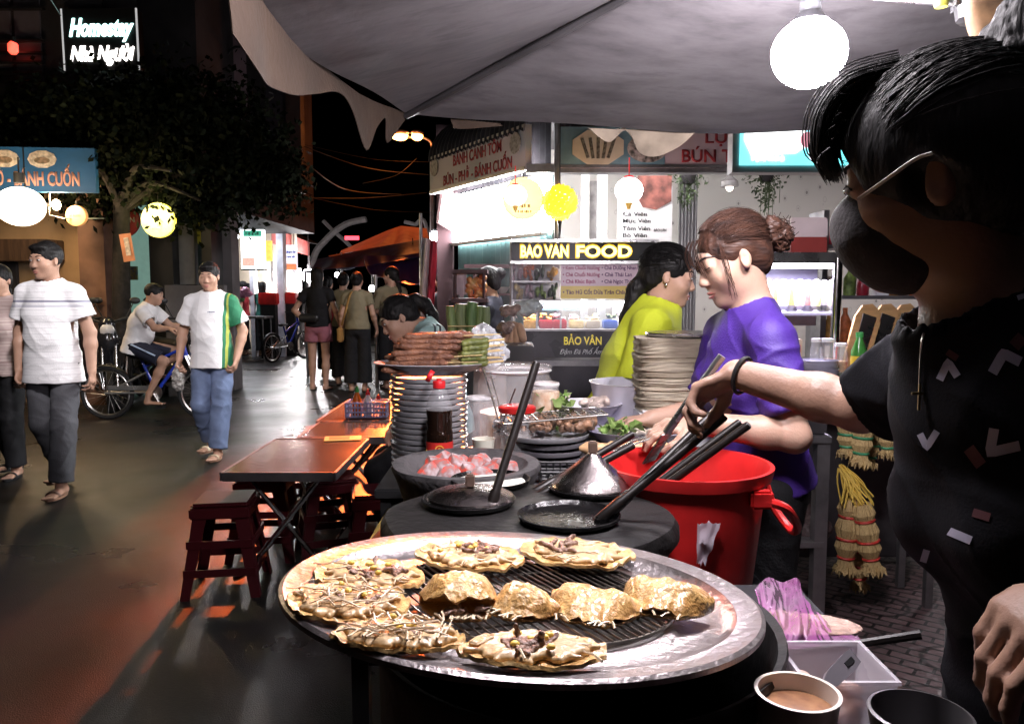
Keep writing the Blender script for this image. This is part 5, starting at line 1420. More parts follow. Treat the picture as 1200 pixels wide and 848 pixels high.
# rice paper stack
rp = Vector((.515, 2.50, T2))
m = MB(); m.box((rp.x, rp.y, T2 + .105), (.25, .22, .21), None, .01); o = m.build('foam_box', FOAM); put(o, 'white foam chest under the rice paper stack', 'box')
RZ = T2 + .205; RH = .225; nL = 58
rp_col = mat('rice_paper', (.56, .50, .40), rough=.8, var=.35, vs=14, stretch=(1, 1, 6), col2=(.40, .34, .26))
m = MB(); na = 56; rings = []
sx_ = [.0] * 4
for i in range(nL * 2 + 1):
    kk = i // 2; out = 1.0 if i % 2 else .955
    ox, oy = .010 * noise.noise((kk * .23, 1, 0)), .008 * noise.noise((kk * .23, 5, 0)); s = .97 + .05 * noise.noise((kk * .6, 9, 0))
    ring = []
    for j in range(na):
        a = 2 * PI * j / na; c_, s_ = math.cos(a), math.sin(a)
        e = (abs(c_) ** 6 + abs(s_) ** 6) ** (-1 / 6)
        rr = .128 * e * s * out * (1 + .030 * noise.noise((c_ * 4, s_ * 4, kk * .35)))
        ring.append(m.b.verts.new(Vector((rp.x + ox + rr * c_, rp.y + oy + rr * s_ * .9, RZ + RH * i / (nL * 2) + .004 * noise.noise((c_ * 2, s_ * 2, kk * .1))))))
    rings.append(ring)
for A, B in zip(rings, rings[1:]):
    for j in range(na): m.b.faces.new((A[j], A[(j + 1) % na], B[(j + 1) % na], B[j]))
m.b.faces.new(rings[0][::-1]); m.b.faces.new(rings[-1])
o = m.build('rice_paper_stack', rp_col, None, 20); put(o, 'thick ragged stack of dried rice paper sheets behind the purple shirt', 'rice paper')
t = thing('lid', 'flat round silver lid resting on the rice paper stack', 'lid', (rp.x + .03, rp.y, RZ + RH))
m = MB(); m.lathe([(.118, .004), (.125, .010), (.122, .014), (.1, .014), (.002, .016)], Matrix.Translation((rp.x + .03, rp.y, RZ + RH)), 40); m.build('disc', STEEL, t)

# ---------------------------------------------------------------- folding tables and stools
TOPM = mat('table_lacquer', (.20, .085, .05), rough=.20, var=.30, vs=2.5, rv=.10, spec=.6, bump=.05, bs=30)
FZ = .54
def folding_table(y0, y1, x0, x1, label):
    t = thing('folding_table', label, 'table', ((x0 + x1) / 2, (y0 + y1) / 2, 0), 0, None)
    cx = (x0 + x1) / 2
    m = MB(); m.box((cx, (y0 + y1) / 2, FZ - .012), (x1 - x0 - .01, y1 - y0 - .01, .02), None, .002); m.build('tabletop', TOPM, t)
    m = MB()
    for x, sx, y, sy in ((x0, .012, (y0 + y1) / 2, y1 - y0), (x1, .012, (y0 + y1) / 2, y1 - y0), (cx, x1 - x0 - .013, y0, .012), (cx, x1 - x0 - .013, y1, .012)): m.box((x, y, FZ - .02), (sx, sy, .042), None, .003)
    m.build('edge_band', STEELD, t)
    for yy in (y0 + .10, y1 - .10):
        for s in (-1, 1):
            yo = yy + s * .013
            a = Vector((cx - s * (x1 - x0) * .36, yo, FZ - .03)); b_ = Vector((cx + s * (x1 - x0) * .18, yo, .16)); c_ = Vector((cx + s * (x1 - x0) * .36, yo, .045)); d_ = Vector((cx + s * (x1 - x0) * .47, yo, .015))
            m = MB(); m.tube(catmull([a, a.lerp(b_, .5), b_, c_, d_], 5), .0125, 8); m.build('leg', CHROME, t)
    for s in (-1, 1):
        m = MB(); m.cyl((cx + s * (x1 - x0) * .30, y0 + .1, .085), (cx + s * (x1 - x0) * .30, y1 - .1, .085), .009, n=8); m.build('stretcher', CHROME, t)
    return t
folding_table(3.52, 4.36, -1.315, -.80, 'nearest reddish brown folding table with crossed chrome legs')
folding_table(4.40, 4.92, -1.205, -.70, 'middle reddish folding table with a yellow menu on it')
folding_table(4.96, 5.95, -1.235, -.66, 'farthest folding table carrying the sauce basket')
MAR = mat('maroon_plastic', (.075, .008, .012), rough=.35, var=.15, vs=4, spec=.5)
def stool_proto():
    t = thing('plastic_stool', 'maroon plastic stool nearest the camera under the front table corner', 'stool', (0, 0, 0), 0, 'maroon plastic stools round the folding tables')
    h, a, b_ = .42, .125, .165
    m = MB(); m.box((0, 0, h - .012), (a * 2, a * 2, .024), None, .010); m.box((0, 0, h - .045), (a * 2 + .012, a * 2 + .012, .05), None, .006); m.build('seat', MAR, t)
    for sx in (-1, 1):
        for sy in (-1, 1):
            g = MB(); p, q = Vector((sx * (a - .014), sy * (a - .014), h - .05)), Vector((sx * b_, sy * b_, 0))
            u = Vector((-sx * .055, 0, 0)); v = Vector((0, -sy * .055, 0)); u2 = Vector((-sx * .035, 0, 0)); v2 = Vector((0, -sy * .035, 0))
            for e1, e2 in ((u, u2), (v, v2)):
                vs = [g.b.verts.new(k) for k in (p, p + e1, q + e2, q)]; g.b.faces.new(vs)
            g.thick(.006).build('leg', MAR, t)
    m = MB()
    for z, r in ((.24, .140), (.115, .153)):
        for s in (-1, 1):
            m.box((0, s * r, z), (r * 2, .008, .034)); m.box((s * r, 0, z), (.008, r * 2, .034))
    m.build('side_rails', MAR, t)
    return t
st0 = stool_proto()
st0.location = (-1.31, 3.56, 0); st0.rotation_euler = (0, 0, R(8))
for x, y, a, lb in ((-1.27, 4.02, 3, 'maroon stool tucked behind the nearest one at the left of the front table'), (-.93, 3.98, 20, 'maroon stool in the shade under the front table'), (-1.16, 4.62, -6, 'maroon stool at the left of the middle table'), (-.63, 3.70, 12, 'bright maroon stool at the right of the front table'), (-.52, 4.62, -8, 'maroon stool at the right of the middle table'), (-.56, 5.25, 5, 'maroon stool at the right of the farthest table'), (-1.30, 5.40, 15, 'maroon stool at the left of the farthest table')):
    dup(st0, (x, y, 0), R(a), lb)
# menu card, basket of sauces
p = onz(402, 514, FZ); m = MB(); m.box((0, 0, 0), (.20, .13, .004), Matrix.Translation(p + Vector((0, 0, .003))) @ Matrix.Rotation(R(10), 4, 'Z')); t = thing('menu_card', 'yellow menu card lying on the middle table', 'menu', p); m.build('card', mat('card_yellow', (.75, .58, .16), rough=.5, var=.15), t)
m = MB()
for i in range(4): m.box((-.02, .04 - .025 * i, .0028), (.11, .006, .001), Matrix.Translation(p + Vector((0, 0, .003))) @ Matrix.Rotation(R(10), 4, 'Z'))
m.build('text_lines', REDL, t)
p = onz(428, 491, FZ); p = Vector((p.x, p.y + .1, FZ))
t = thing('sauce_basket', 'pale blue slotted plastic basket on the farthest table', 'basket', p)
m = MB(); BASK = mat('basket_blue', (.36, .40, .66), rough=.4, var=.1)
for z in (.01, .04, .07, .10): m.tube([p + Vector(v) for v in ((-.13, -.08, z), (.13, -.08, z), (.13, .08, z), (-.13, .08, z))], .006, 6, closed=True)
for i in range(14):
    x = -.13 + .26 * i / 13
    for s in (-1, 1): m.box(p + Vector((x, s * .08, .055)), (.008, .005, .10))
for i in range(8):
    y = -.08 + .16 * i / 7
    for s in (-1, 1): m.box(p + Vector((s * .13, y, .055)), (.005, .008, .10))
m.box(p + Vector((0, 0, .006)), (.26, .16, .006)); m.build('weave', BASK, t)
for dx, h, mt, cm, lb in ((-.07, .17, mat('chili_sauce', (.60, .14, .02), rough=.15), mat('cap_green', (.05, .35, .08)), 'orange chilli bottle with green cap in the blue basket'), (.0, .15, WHITEP, CAPR, 'white plastic bottle with red cap in the blue basket'), (.07, .12, PLAST, CAPR, 'clear jar with red lid in the blue basket')):
    c = p + Vector((dx, 0, .012)); t = thing('sauce_bottle', lb, 'bottle', c)
    m = MB(); m.lathe([(.028, 0), (.03, .01), (.03, h * .6), (.012, h * .85), (.012, h * .9)], Matrix.Translation(c), 16); m.build('bottle', mt, t)
    m = MB(); m.lathe([(.014, h * .88), (.014, h * .96), (.005, h * 1.12)], Matrix.Translation(c), 12); m.build('cap', cm, t)
p = onz(455, 487, FZ); c = Vector((p.x - .02, p.y, FZ)); m = MB(); m.lathe([(.03, 0), (.034, .09), (.03, .092)], Matrix.Translation(c), 16); o = m.build('cup', mat('chili_cup', (.62, .22, .06), rough=.25)); put(o, 'orange chilli cup beside the blue basket', 'cup')
# yellow board propped by the table
p = at(428, 625, 2.3); m = MB(); m.box((-.322, 1.95, .685), (.03, .30, .17), None, .002)
o = m.build('cardboard_sheet', mat('card_dull', (.30, .21, .05), rough=.7, var=.4, vs=10)); put(o, 'dull yellow cardboard sheet leaning by the black work table', 'cardboard')
# ---------------------------------------------------------------- dessert cart with the lit name board
CY = 5.0
X = lambda px, Y=CY: (px - 600) / 930 * Y
Zc = lambda py, Y=CY: at(600, py, Y).z
CARTM = mat('cart_dark', (.035, .033, .038), rough=.32, metal=.3, var=.4)
t = CART = thing('dessert_cart', 'steel dessert cart with a glowing name board, pink menu and glass food case', 'food cart', (X(690), CY + .3, 0))
x0, x1 = X(600), X(766)
def cb(name, mt, a, b_, c, d, y=CY, th=.03, par=None, bev=0):
    m = MB(); m.box(((X(a) + X(c)) / 2, y + th / 2, (Zc(b_) + Zc(d)) / 2), (X(c) - X(a), th, Zc(b_) - Zc(d)), None, bev); return m.build(name, mt, par or t)
hb = cb('name_board', BLACKP, 600, 283, 766, 308, CY - .02, .09)
m = MB()
for y in (283, 308): m.box(((x0 + x1) / 2, CY - .02, Zc(y)), (x1 - x0 + .02, .13, .018))
m.build('board_trim', STEEL, hb)
MF = lambda px, py, y: frame((X(px), y, Zc(py)), (1, 0, 0), (0, 0, 1))
YG = glow('led_yellow', (1, .82, .20), 3.2, (.9, .8, .3)); YH = glow('led_halo', (1, .55, .02), .9, (.5, .35, .05))
for s, px, wd in (('BẢO', 622, .13), ('VÂN', 652, .15), ('FOOD', 706, .345)):
    s2 = {'BẢO': 'BAO', 'VÂN': 'VAN'}.get(s, s)
    text('lettering', s2, YH, MF(px, 295.5, CY - .022), .082, hb, bold=.05, wid=wd + .012)
    text('lettering', s2, YG, MF(px, 295.5, CY - .026), .070, hb, bold=.03, wid=wd, depth=.004)
cb('shelf_case', mat('case_back', (.40, .38, .40), rough=.4), 600, 308, 657, 352, CY + .12)
m = MB()
for px in (600, 766): m.cyl((X(px), CY + .05, .1), (X(px), CY + .05, Zc(283)), .014)
for y in (330, 352): m.box((X(628), CY + .06, Zc(y)), (X(657) - X(600), .14, .012))
for px in (600, 629, 657, 766): m.box((X(px), CY, (Zc(352) + Zc(385)) / 2), (.012, .012, Zc(352) - Zc(385)))
m.build('frame', STEELD, t)
pnl = cb('menu_panel', mat('menu_pink', (.66, .46, .56), rough=.35, var=.08, emit=(1, .75, .88), es=.12), 657, 309, 766, 335, CY - .01)
pn2 = cb('menu_panel', mat('menu_yellow', (.70, .50, .14), rough=.35, var=.08, emit=(1, .75, .2), es=.12), 657, 335, 766, 350, CY - .011)
MAG = mat('letter_magenta', (.50, .03, .16), rough=.5); PUR = mat('letter_purple', (.16, .04, .18), rough=.5)
for py, a, b_ in ((314, 'Kem Chuối Nướng', 'Chè Dưỡng Nhan'), (322, 'Chè Chuối Nướng', 'Chè Thái Lan'), (330, 'Chè Khúc Bạch', 'Chè Ngọc Thạch')):
    text('lettering', '• ' + a, MAG, MF(659, py, CY - .0115), .024, pnl, bold=.014, align='LEFT', wid=.0135 * (len(a) + 2))
    text('lettering', '• ' + b_, PUR, MF(704, py, CY - .0115), .024, pnl, bold=.014, align='LEFT', wid=.0135 * (len(b_) + 2))
text('lettering', '• Tào Hũ Cốt Dừa Trân Châu Đường', PUR, MF(659, 342.5, CY - .0125), .026, pn2, bold=.014, align='LEFT', wid=.50)
# food goods behind the glass
GC = [mat('goods_lilac', (.50, .36, .42), var=.4, vs=30), mat('goods_orange', (.72, .20, .06), var=.4, vs=30), mat('goods_dark', (.05, .08, .03), var=.8, vs=40), mat('goods_amber', (.66, .34, .06), var=.4, vs=30), mat('goods_cream', (.70, .55, .28), var=.4, vs=30), mat('goods_green', (.24, .34, .08), var=.6, vs=30)]
def heap(px, py, w_, h_, mt, y, n=9, nm='fruit_heap', par=None):
    g = SDF()
    for i in range(n): g.ell((X(px) + rnd.uniform(-.5, .5) * w_, y + rnd.uniform(-.03, .03), Zc(py) + h_ * rnd.random()), (w_ / 5.5, .028, h_ / 3.4), None, .004)
    V, Q = g.arrays(.006); return arr_mesh(nm, V, Q, mt, par or t)
for i, px in enumerate((607, 619, 633, 648)): heap(px, 327, .058, .08, GC[(0, 1, 2, 3)[i]], CY + .06)
for i, px in enumerate((607, 620, 634, 648)): heap(px, 349, .058, .08, GC[(4, 0, 5, 2)[i]], CY + .06)
m = MB(); m.box((X(690), CY + .12, Zc(386)), (1.1, .42, .012)); m.build('case_floor', STEELD, t)
sg = cb('inner_sign', mat('inner_blue', (.10, .30, .55), rough=.4, emit=(.2, .5, 1), es=.25), 625, 354, 681, 364, CY + .16)
text('lettering', 'CHÈ CHUỐI NƯỚNG', REDL, MF(653, 359, CY + .155), .030, sg, bold=.02, wid=.27)
sg = cb('inner_sign', mat('board_white', (.72, .70, .70)), 722, 352, 766, 384, CY + .18)
for s, py in (('Xú', 359), ('Kh', 370)): text('lettering', s, BLACKL, MF(725, py, CY + .175), .03, sg, bold=.014, align='LEFT', wid=.045)
for i, px in enumerate((622, 640, 656, 676, 695, 716, 738)):
    tm_ = [GC[3], mat('tub_red', (.45, .03, .05), rough=.3), mat('tub_red', (.45, .03, .05)), GC[4], mat('tub_beige', (.55, .48, .38)), mat('tub_blue', (.05, .12, .42)), GC[0]][i]
    m = MB(); m.box((X(px), CY + .06, Zc(380)), (.088, .12, .055), None, .006); q = m.build('food_tub', tm_, t)
    heap(px, 374, .075, .03, GC[(3, 3, 0, 0, 4, 2, 3)[i]], CY + .06, 8, 'food', q)
gl = MB(); gl.box((X(683), CY - .02, (Zc(353) + Zc(385)) / 2), (x1 - x0, .004, Zc(353) - Zc(385))); gl.build('glass', mat('case_glass', (.9, .95, 1), rough=.03, alpha=.12, var=.01, spec=.8), t)
fp = cb('front_panel', mat('panel_black', (.022, .021, .026), rough=.3, var=.3), 606, 386, 790, 418, CY - .06, .04)
text('lettering', 'BẢO VÂN', mat('letter_gold', (.80, .60, .06), rough=.4, emit=(1, .8, .1), es=.35), MF(682, 399, CY - .0615), .05, fp, bold=.02, wid=.235)
text('lettering', 'Đậm Đà Phố Ẩm Thực', mat('letter_silver', (.62, .60, .62), rough=.4, emit=(1, 1, 1), es=.1), MF(688, 411.5, CY - .0615), .030, fp, bold=.004, shear=.4, wid=.36)
m = MB(); m.lathe([(.035, 0), (.035, .003)], MF(722, 404, CY - .061), 12); m.build('flower_print', mat('print_green', (.05, .22, .14), var=.5), fp)
m = MB(); m.box((.48, CY + .02, Zc(423)), (1.1, .34, .035)); m.build('ledge', STEELD, t)
m = MB(); m.box((.50, CY + .12, .46), (1.0, .36, .88)); m.build('lower_body', CARTM, t)
m = MB(); m.box((X(728), CY - .065, Zc(440)), (.13, .004, .04)); q = m.build('plate', mat('plate_pale', (.5, .48, .5)), t)
for px in (640, 726): m = MB(); m.lathe([(.07, -.02), (.085, -.015), (.085, .015), (.07, .02)], Matrix.Translation((X(px), CY + .05, .085)) @ Matrix.Rotation(R(90), 4, 'X'), 20); m.build('wheel', BLACKP, t)
lamp('case_light', (X(683), CY + .0, Zc(353) - .02), 5, (1, .93, .97), .05, t, 'AREA', (0, 0, 0), .8, .06)
m = MB(); m.box((X(683), CY + .02, Zc(352) - .012), (.80, .03, .010)); m.build('case_tube', glow('tube_white', (.98, .97, 1), 25), t)

# things around the cart's left end
m = MB(); m.box((-.11, 4.44, .53), (.46, .34, 1.06), None, .006); o = m.build('side_counter', BLACKP); put(o, 'dark side counter carrying the banana leaf rolls', 'counter')
RB = 'banana leaf rolls standing on the dark counter'
for i, (px, r, h) in enumerate(((529, .026, .19), (541, .036, .20), (553, .030, .21), (562, .032, .19), (569, .022, .185))):
    c = Vector((X(px, 4.35), 4.35 + .03 * (i % 2), 1.06)); m = MB(); m.tube([c + Vector((.006 * math.sin(i + k), 0, h * k / 5 + .04 * (k > 0) * 0)) for k in range(6)], [r * .92, r, r * .98, r, r * .97, r * .9], 14)
    o = m.build('leaf_roll', mat('banana_leaf%d' % (i % 3), [(.16, .22, .07), (.20, .25, .11), (.11, .19, .06)][i % 3], rough=.5, var=.35, vs=12, stretch=(6, 6, .6), bump=.2)); o.scale = (1, 1, 1.12)
    put(o, 'upright green banana leaf roll tied with string', 'leaf roll', RB)
m = MB(); q = [Vector((X(px, 4.35), 4.35 + dy, 1.165)) for px, dy in ((526, -.045), (572, -.045), (573, .07), (525, .07))]; m.tube(q, .003, 5, closed=True); o = m.build('string', BAMB); put(o, 'pale string round the banana leaf rolls', 'string')
TUB = mat('tuber_tan', (.42, .24, .13), rough=.65, var=.35, vs=14, bump=.3)
for i, (a, b_, r) in enumerate((((598, 378), (590, 405), .026), ((602, 377), (598, 411), .024), ((605, 378), (606, 408), .022), ((608, 379), (614, 402), .024))):
    m = MB(); p, q = at(*a, 4.62 - .01 * i), at(*b_, 4.58 - .01 * i); m.tube(catmull([p, p.lerp(q, .3), p.lerp(q, .7), q], 4), [r * k for k in (.5, .75, .9, 1, 1.05, 1.1, 1.1, 1.05, 1, .95, .85, .6, .3)], 12)
    o = m.build('tuber', TUB); put(o, 'tan tuber hanging in a bunch at the left end of the cart', 'tuber', 'tubers hanging by the cart')
m = MB(); m.tube([at(603, 377, 4.6), at(603, 368, 4.62), Vector((X(606, 4.9), 4.9, Zc(372)))], .004, 5); o = m.build('hook', STEELD); put(o, 'wire hook holding the bunch of tan tubers', 'hook')
def bag(px, py, Y, r, sc, mt, label, nm='plastic_bag', seed=1):
    c = at(px, py, Y); g = SDF()
    for i in range(7): g.ell(c + Vector((rnd.uniform(-1, 1) * r * sc, rnd.uniform(-.5, .5) * r, rnd.uniform(-.4, .4) * r)), (r * .55, r * .5, r * .45), None, r * .3)
    V, Q = g.arrays(r / 16); o = arr_mesh(nm, V, Q, mt, None, True, lambda P: (vnoise(P, 4 / r, seed) * r * .10 + vnoise(P, 9 / r, seed + 2) * r * .05).astype(np.float32)); put(o, label, 'bag'); return o
bag(615, 361, 4.78, .075, 1.0, mat('bag_grey', (.50, .56, .54), rough=.2, var=.3, vs=20, spec=.7), 'crumpled grey green plastic bag on the left end of the cart')
bag(600, 364, 4.5, .045, 1.0, mat('bag_brown', (.22, .13, .09), rough=.35, var=.6, vs=30), 'brown bagged goods behind the hanging tubers', seed=4)
bag(590, 384, 4.5, .045, .8, mat('bag_brown', (.22, .13, .09)), 'lower brown bagged goods beside the leaf rolls', seed=6)
m = MB(); p = at(586, 400, 4.55); m.box((p.x + .02, 4.62, .48), (.24, .12, .96)); o = m.build('side_stand', BLACKP); put(o, 'narrow dark stand under the brown bagged goods', 'stand')
# small glass case left of the girl
t = thing('glass_case', 'small glass case of red and orange food left of the cart', 'glass case', (X(550, 5.7), 5.7, 0))
g0, g1 = at(533, 352, 5.6), at(567, 318, 5.6)
m = MB()
for x in (g0.x, g1.x):
    for y in (5.6, 5.85): m.cyl((x, y, 0), (x, y, g1.z), .012, n=6)
m.box(((g0.x + g1.x) / 2, 5.72, g1.z), (g1.x - g0.x + .05, .3, .025)); m.box(((g0.x + g1.x) / 2, 5.72, g0.z), (g1.x - g0.x + .05, .3, .03)); m.build('frame', mat('maroon_post', (.07, .035, .04)), t)
for i, px in enumerate((554, 562)):
    g = SDF()
    for k in range(14): g.ell((X(px, 5.65) + rnd.uniform(-.035, .035), 5.66, g0.z + .03 + rnd.random() * .14), (.022, .02, .018), None, .004)
    V, Q = g.arrays(.007); arr_mesh('food', V, Q, mat('food_red', (.58, .12, .04), rough=.35, var=.6, vs=18, col2=(.6, .35, .12)), t)
m = MB(); m.box((X(541, 5.65), 5.68, g0.z + .12), (.07, .05, .2), None, .02); m.build('tub', mat('tub_pale', (.6, .45, .5), rough=.3), t)
m = MB(); m.box((g0.x - .02, 5.75, g0.z * .5), (.05, .2, g0.z)); m.box(((g0.x + g1.x) / 2, 5.74, .42), (g1.x - g0.x, .2, .84)); m.build('stand', BLACKP, t)
m = MB(); m.box((X(585, 6.3), 6.3, Zc(312, 6.3)), (.55, .06, .03)); m.box((X(585, 6.3), 6.3, Zc(345, 6.3)), (.4, .14, .02)); 
for dx in (-.19, .19): m.box((X(585, 6.3) + dx, 6.3, .75), (.03, .05, 1.5))
o = m.build('wall_rack', mat('maroon_post', (.07, .035, .04))); put(o, 'maroon rack with a white bowl behind the standing girl', 'rack')
m = MB(); m.lathe([(.025, 0), (.06, .05), (.056, .05), (.02, .006)], Matrix.Translation((X(589, 6.3), 6.28, Zc(345, 6.3) + .01)), 18); o = m.build('bowl', WHITEP); put(o, 'white bowl on the maroon rack behind the girl', 'bowl')

# ---------------------------------------------------------------- drinks counter at the right
t = thing('drinks_counter', 'dark steel drinks counter with a lit glass case on top', 'counter', (1.45, 3.95, 0))
XD = lambda px, Y=3.75: (px - 600) / 930 * Y
ZD = lambda py, Y=3.75: at(600, py, Y).z
m = MB(); m.box((1.55, 4.0, .52), (1.1, .5, .9), None, .006); m.build('body', mat('steel_dusty', (.14, .13, .14), rough=.35, metal=.7, var=.4, vs=4), t)
m = MB(); m.box((1.53, 3.86, .985), (1.2, .84, .03), None, .004); m.build('worktop', STEELD, t)
m = MB(); m.box((1.33, 3.86, ZD(303)), (.52, .42, .05), None, .006); m.build('case_top', STEEL, t)
m = MB(); m.cyl((XD(970), 3.66, 1.0), (XD(970), 3.66, ZD(303)), .022, n=12); m.build('case_post', CHROME, t)
m = MB(); m.cyl((XD(895), 4.05, 1.0), (XD(895), 4.05, ZD(303)), .012, n=8); m.build('case_post', CHROME, t)
m = MB(); m.box((1.32, 3.9, ZD(368)), (.44, .34, .012)); m.build('glass_shelf', mat('shelf_pale', (.55, .52, .68), rough=.2), t)
m = MB(); m.box((1.32, 4.08, ZD(335)), (.48, .01, .40)); m.build('case_back', mat('case_lilac', (.55, .52, .70), rough=.3), t)
m = MB(); m.box((1.32, 3.72, ZD(303) - .036), (.42, .03, .02)); m.build('led_strip', glow('led_violet', (.82, .78, 1), 14), t)
lamp('case_light', (1.32, 3.74, ZD(303) - .06), 14, (.80, .76, 1), .1, t, 'AREA', (0, 0, 0), .4, .05)
CUPS = [mat('drink_yellow', (.70, .55, .05), rough=.2), mat('drink_pale', (.70, .66, .62), rough=.2), mat('drink_red', (.55, .10, .08), rough=.2, var=.7, vs=40, col2=(.7, .5, .4))]
for i in range(9):
    px = 898 + 9.5 * i; y = 3.83 + .09 * (i % 2)
    c = Vector((XD(px, y), y, ZD(368) + .006))
    k = (1, 0, 1, 0, 2, 2, 0, 1, 0)[i]
    t2 = thing('drink_glass', ['tall glass of yellow fruit drink in the lit case', 'tall glass of pale milky drink in the lit case', 'tall glass of red fruit dessert in the lit case'][k], 'glass', c, 0, ['yellow drinks in the lit case', 'pale drinks in the lit case', 'red desserts in the lit case'][k])
    m = MB(); m.lathe([(.018, 0), (.020, .004), (.008, .012), (.026, .035), (.032, .13), (.030, .14)], Matrix.Translation(c), 16, True, False); m.build('wall', PLAST, t2)
    m = MB(); m.lathe([(.020, .033), (.029, .108), (.002, .112)], Matrix.Translation(c), 14); m.build('drink', CUPS[k], t2)
    m = MB(); m.ell(c + Vector((0, 0, .13)), (.026, .026, .03), None, 10, 8); m.build('foam', mat('foam_cap', (.85, .82, .85), rough=.5), t2)
t = thing('carton', 'red and white carton standing on the lit drinks case', 'carton', at(947, 297, 3.75))
c = at(947, 297, 3.75)
m = MB(); m.box((c.x, 3.8, ZD(303) + .055), (.17, .12, .09), None, .004); m.build('lower_half', mat('carton_red', (.30, .04, .035), rough=.5, var=.3), t)
m = MB(); m.box((c.x, 3.8, ZD(303) + .145), (.172, .122, .09), None, .006); m.build('upper_half', mat('carton_pink', (.75, .62, .64), rough=.5, var=.15), t)
# low front shelf: cartons, plates, jars, basket
m = MB(); m.box((1.42, 3.42, .965), (.78, .30, .03), None, .004)
for x in (1.06, 1.78):
    for y in (3.3, 3.54): m.box((x, y, .475), (.03, .03, .95))
o = m.build('serving_shelf', STEELD); put(o, 'steel serving shelf in front of the drinks counter', 'shelf')
YS = 3.40; XS = lambda px: (px - 600) / 930 * YS
for px, lb in ((906, 'small red and cream carton left on the serving shelf'), (928, 'small red and cream carton beside its twin on the serving shelf')):
    c = Vector((XS(px), YS, .98)); t = thing('milk_carton', lb, 'carton', c)
    m = MB(); m.box(c + Vector((0, 0, .085)), (.075, .06, .17), None, .003); m.build('box', mat('carton_cream', (.66, .50, .38), rough=.5, var=.1), t)
    m = MB(); m.box(c + Vector((0, -.0305, .06)), (.07, .003, .05)); m.box(c + Vector((.01, -.0305, .13)), (.04, .003, .03)); m.build('print', mat('carton_print', (.60, .08, .05), var=.6, vs=40, col2=(.7, .4, .3)), t)
plate_stack(XS(962), 3.42, .98, .085, 6, .012, mat('plate_lilac', (.42, .40, .52)), 'pale plate in the stack on the serving shelf', 'plates on the serving shelf')
for px, h, r, lb, mt in ((968, .15, .026, 'clear small jar behind the shelf plates', PLAST), (982, .15, .032, 'clear jar of brown crisps on the serving shelf', mat('crisps', (.40, .22, .10), var=.6, vs=40)), (998, .13, .03, 'second clear jar of crisps on the serving shelf', mat('crisps', (.40, .22, .10)))):
    c = Vector((XS(px), 3.50, .98)); t = thing('jar', lb, 'jar', c)
    m = MB(); m.lathe([(r, 0), (r, h * .8), (r * .8, h * .86), (r * .8, h)], Matrix.Translation(c), 18); m.build('wall', PLAST, t)
    m = MB(); m.lathe([(r * .9, .004), (r * .9, h * .5), (.002, h * .52)], Matrix.Translation(c), 14); m.build('contents', mt, t)
    m = MB(); m.lathe([(r * .85, h), (r * .85, h + .015), (.002, h + .016)], Matrix.Translation(c), 16); m.build('cap', WHITEP, t)
c = Vector((XS(1003), 3.36, .98)); t = thing('tea_bottle', 'green bottle with a yellow label on the serving shelf', 'bottle', c)
m = MB(); m.lathe([(.03, 0), (.032, .01), (.032, .12), (.014, .17), (.013, .18)], Matrix.Translation(c), 18); m.build('bottle', mat('bottle_green', (.06, .26, .05), rough=.12), t)
m = MB(); m.lathe([(.0328, .05), (.0328, .10)], Matrix.Translation(c), 18, False, False); m.build('label', mat('label_yellow', (.8, .55, .05)), t)
m = MB(); m.lathe([(.016, .178), (.016, .2), (.003, .2)], Matrix.Translation(c), 14); m.build('cap', mat('cap_green', (.05, .35, .08)), t)
t = thing('red_basket', 'red plastic slotted basket at the right of the serving shelf', 'basket', (XS(1038), 3.42, .98))
m = MB(); m.lathe([(.70, 0), (.78, .004), (1, .10), (1.03, .102), (.97, .10), (.72, .01), (.002, .008)], Matrix.Translation((XS(1040), 3.42, .98)) @ Matrix.Diagonal((.125, .10, 1, 1)), 28); m.build('weave', RED, t)
# leaning wooden boards with steel blades
for i, (px, lb) in enumerate(((1003, 'leftmost tan board with a steel blade behind the red basket'), (1029, 'middle tan board with a steel blade behind the red basket'), (1056, 'right tan board with a steel blade nearest the masked woman'))):
    c = Vector(((px - 600) / 930 * 3.62, 3.62 + .03 * i, 1.0))
    M = Matrix.Translation(c) @ Matrix.Rotation(R(19), 4, 'Y') @ Matrix.Rotation(R(78), 4, 'X')
    t = thing('slicer_board', lb, 'board', c)
    out = [(-.055, 0), (.055, 0), (.06, .24), (.04, .30), (0, .32), (-.04, .30), (-.06, .24)]
    m = MB(); m.prism(out, .02, M); m.build('wood', mat('board_tan', (.50, .31, .14), rough=.5, var=.25, vs=8, stretch=(1, 1, 5)), t)
    m = MB(); m.prism([(-.028, .04), (.028, .04), (.032, .26), (-.032, .26)], .006, M @ Matrix.Translation((0, 0, .008))); m.build('blade', STEEL, t)
# steel side table with a cash box
t = thing('steel_table', 'narrow steel table with a lower shelf behind the purple shirt', 'table', (.97, 3.0, 0))
m = MB(); m.box((.96, 3.0, .825), (.36, .42, .03), None, .004); m.build('tabletop', STEELD, t)
m = MB(); m.box((.96, 2.99, .44), (.33, .39, .02)); m.build('shelf', STEELD, t)
for x in (.81, 1.115):
    for y in (2.82, 3.18): m = MB(); m.box((x, y, .405), (.045, .045, .81)); m.build('leg', STEELD, t)
m = MB(); m.box((1.01, 2.95, .90), (.24, .28, .12), None, .006); o = m.build('cash_box', mat('steel_dusty', (.14, .13, .14))); put(o, 'dull steel box on the narrow steel table', 'box')
bag(930, 620, 2.95, .10, .8, mat('sack_dark', (.05, .03, .03), rough=.6, var=.6, vs=14), 'dark sack with red print on the shelf of the steel table', 'sack', 7)
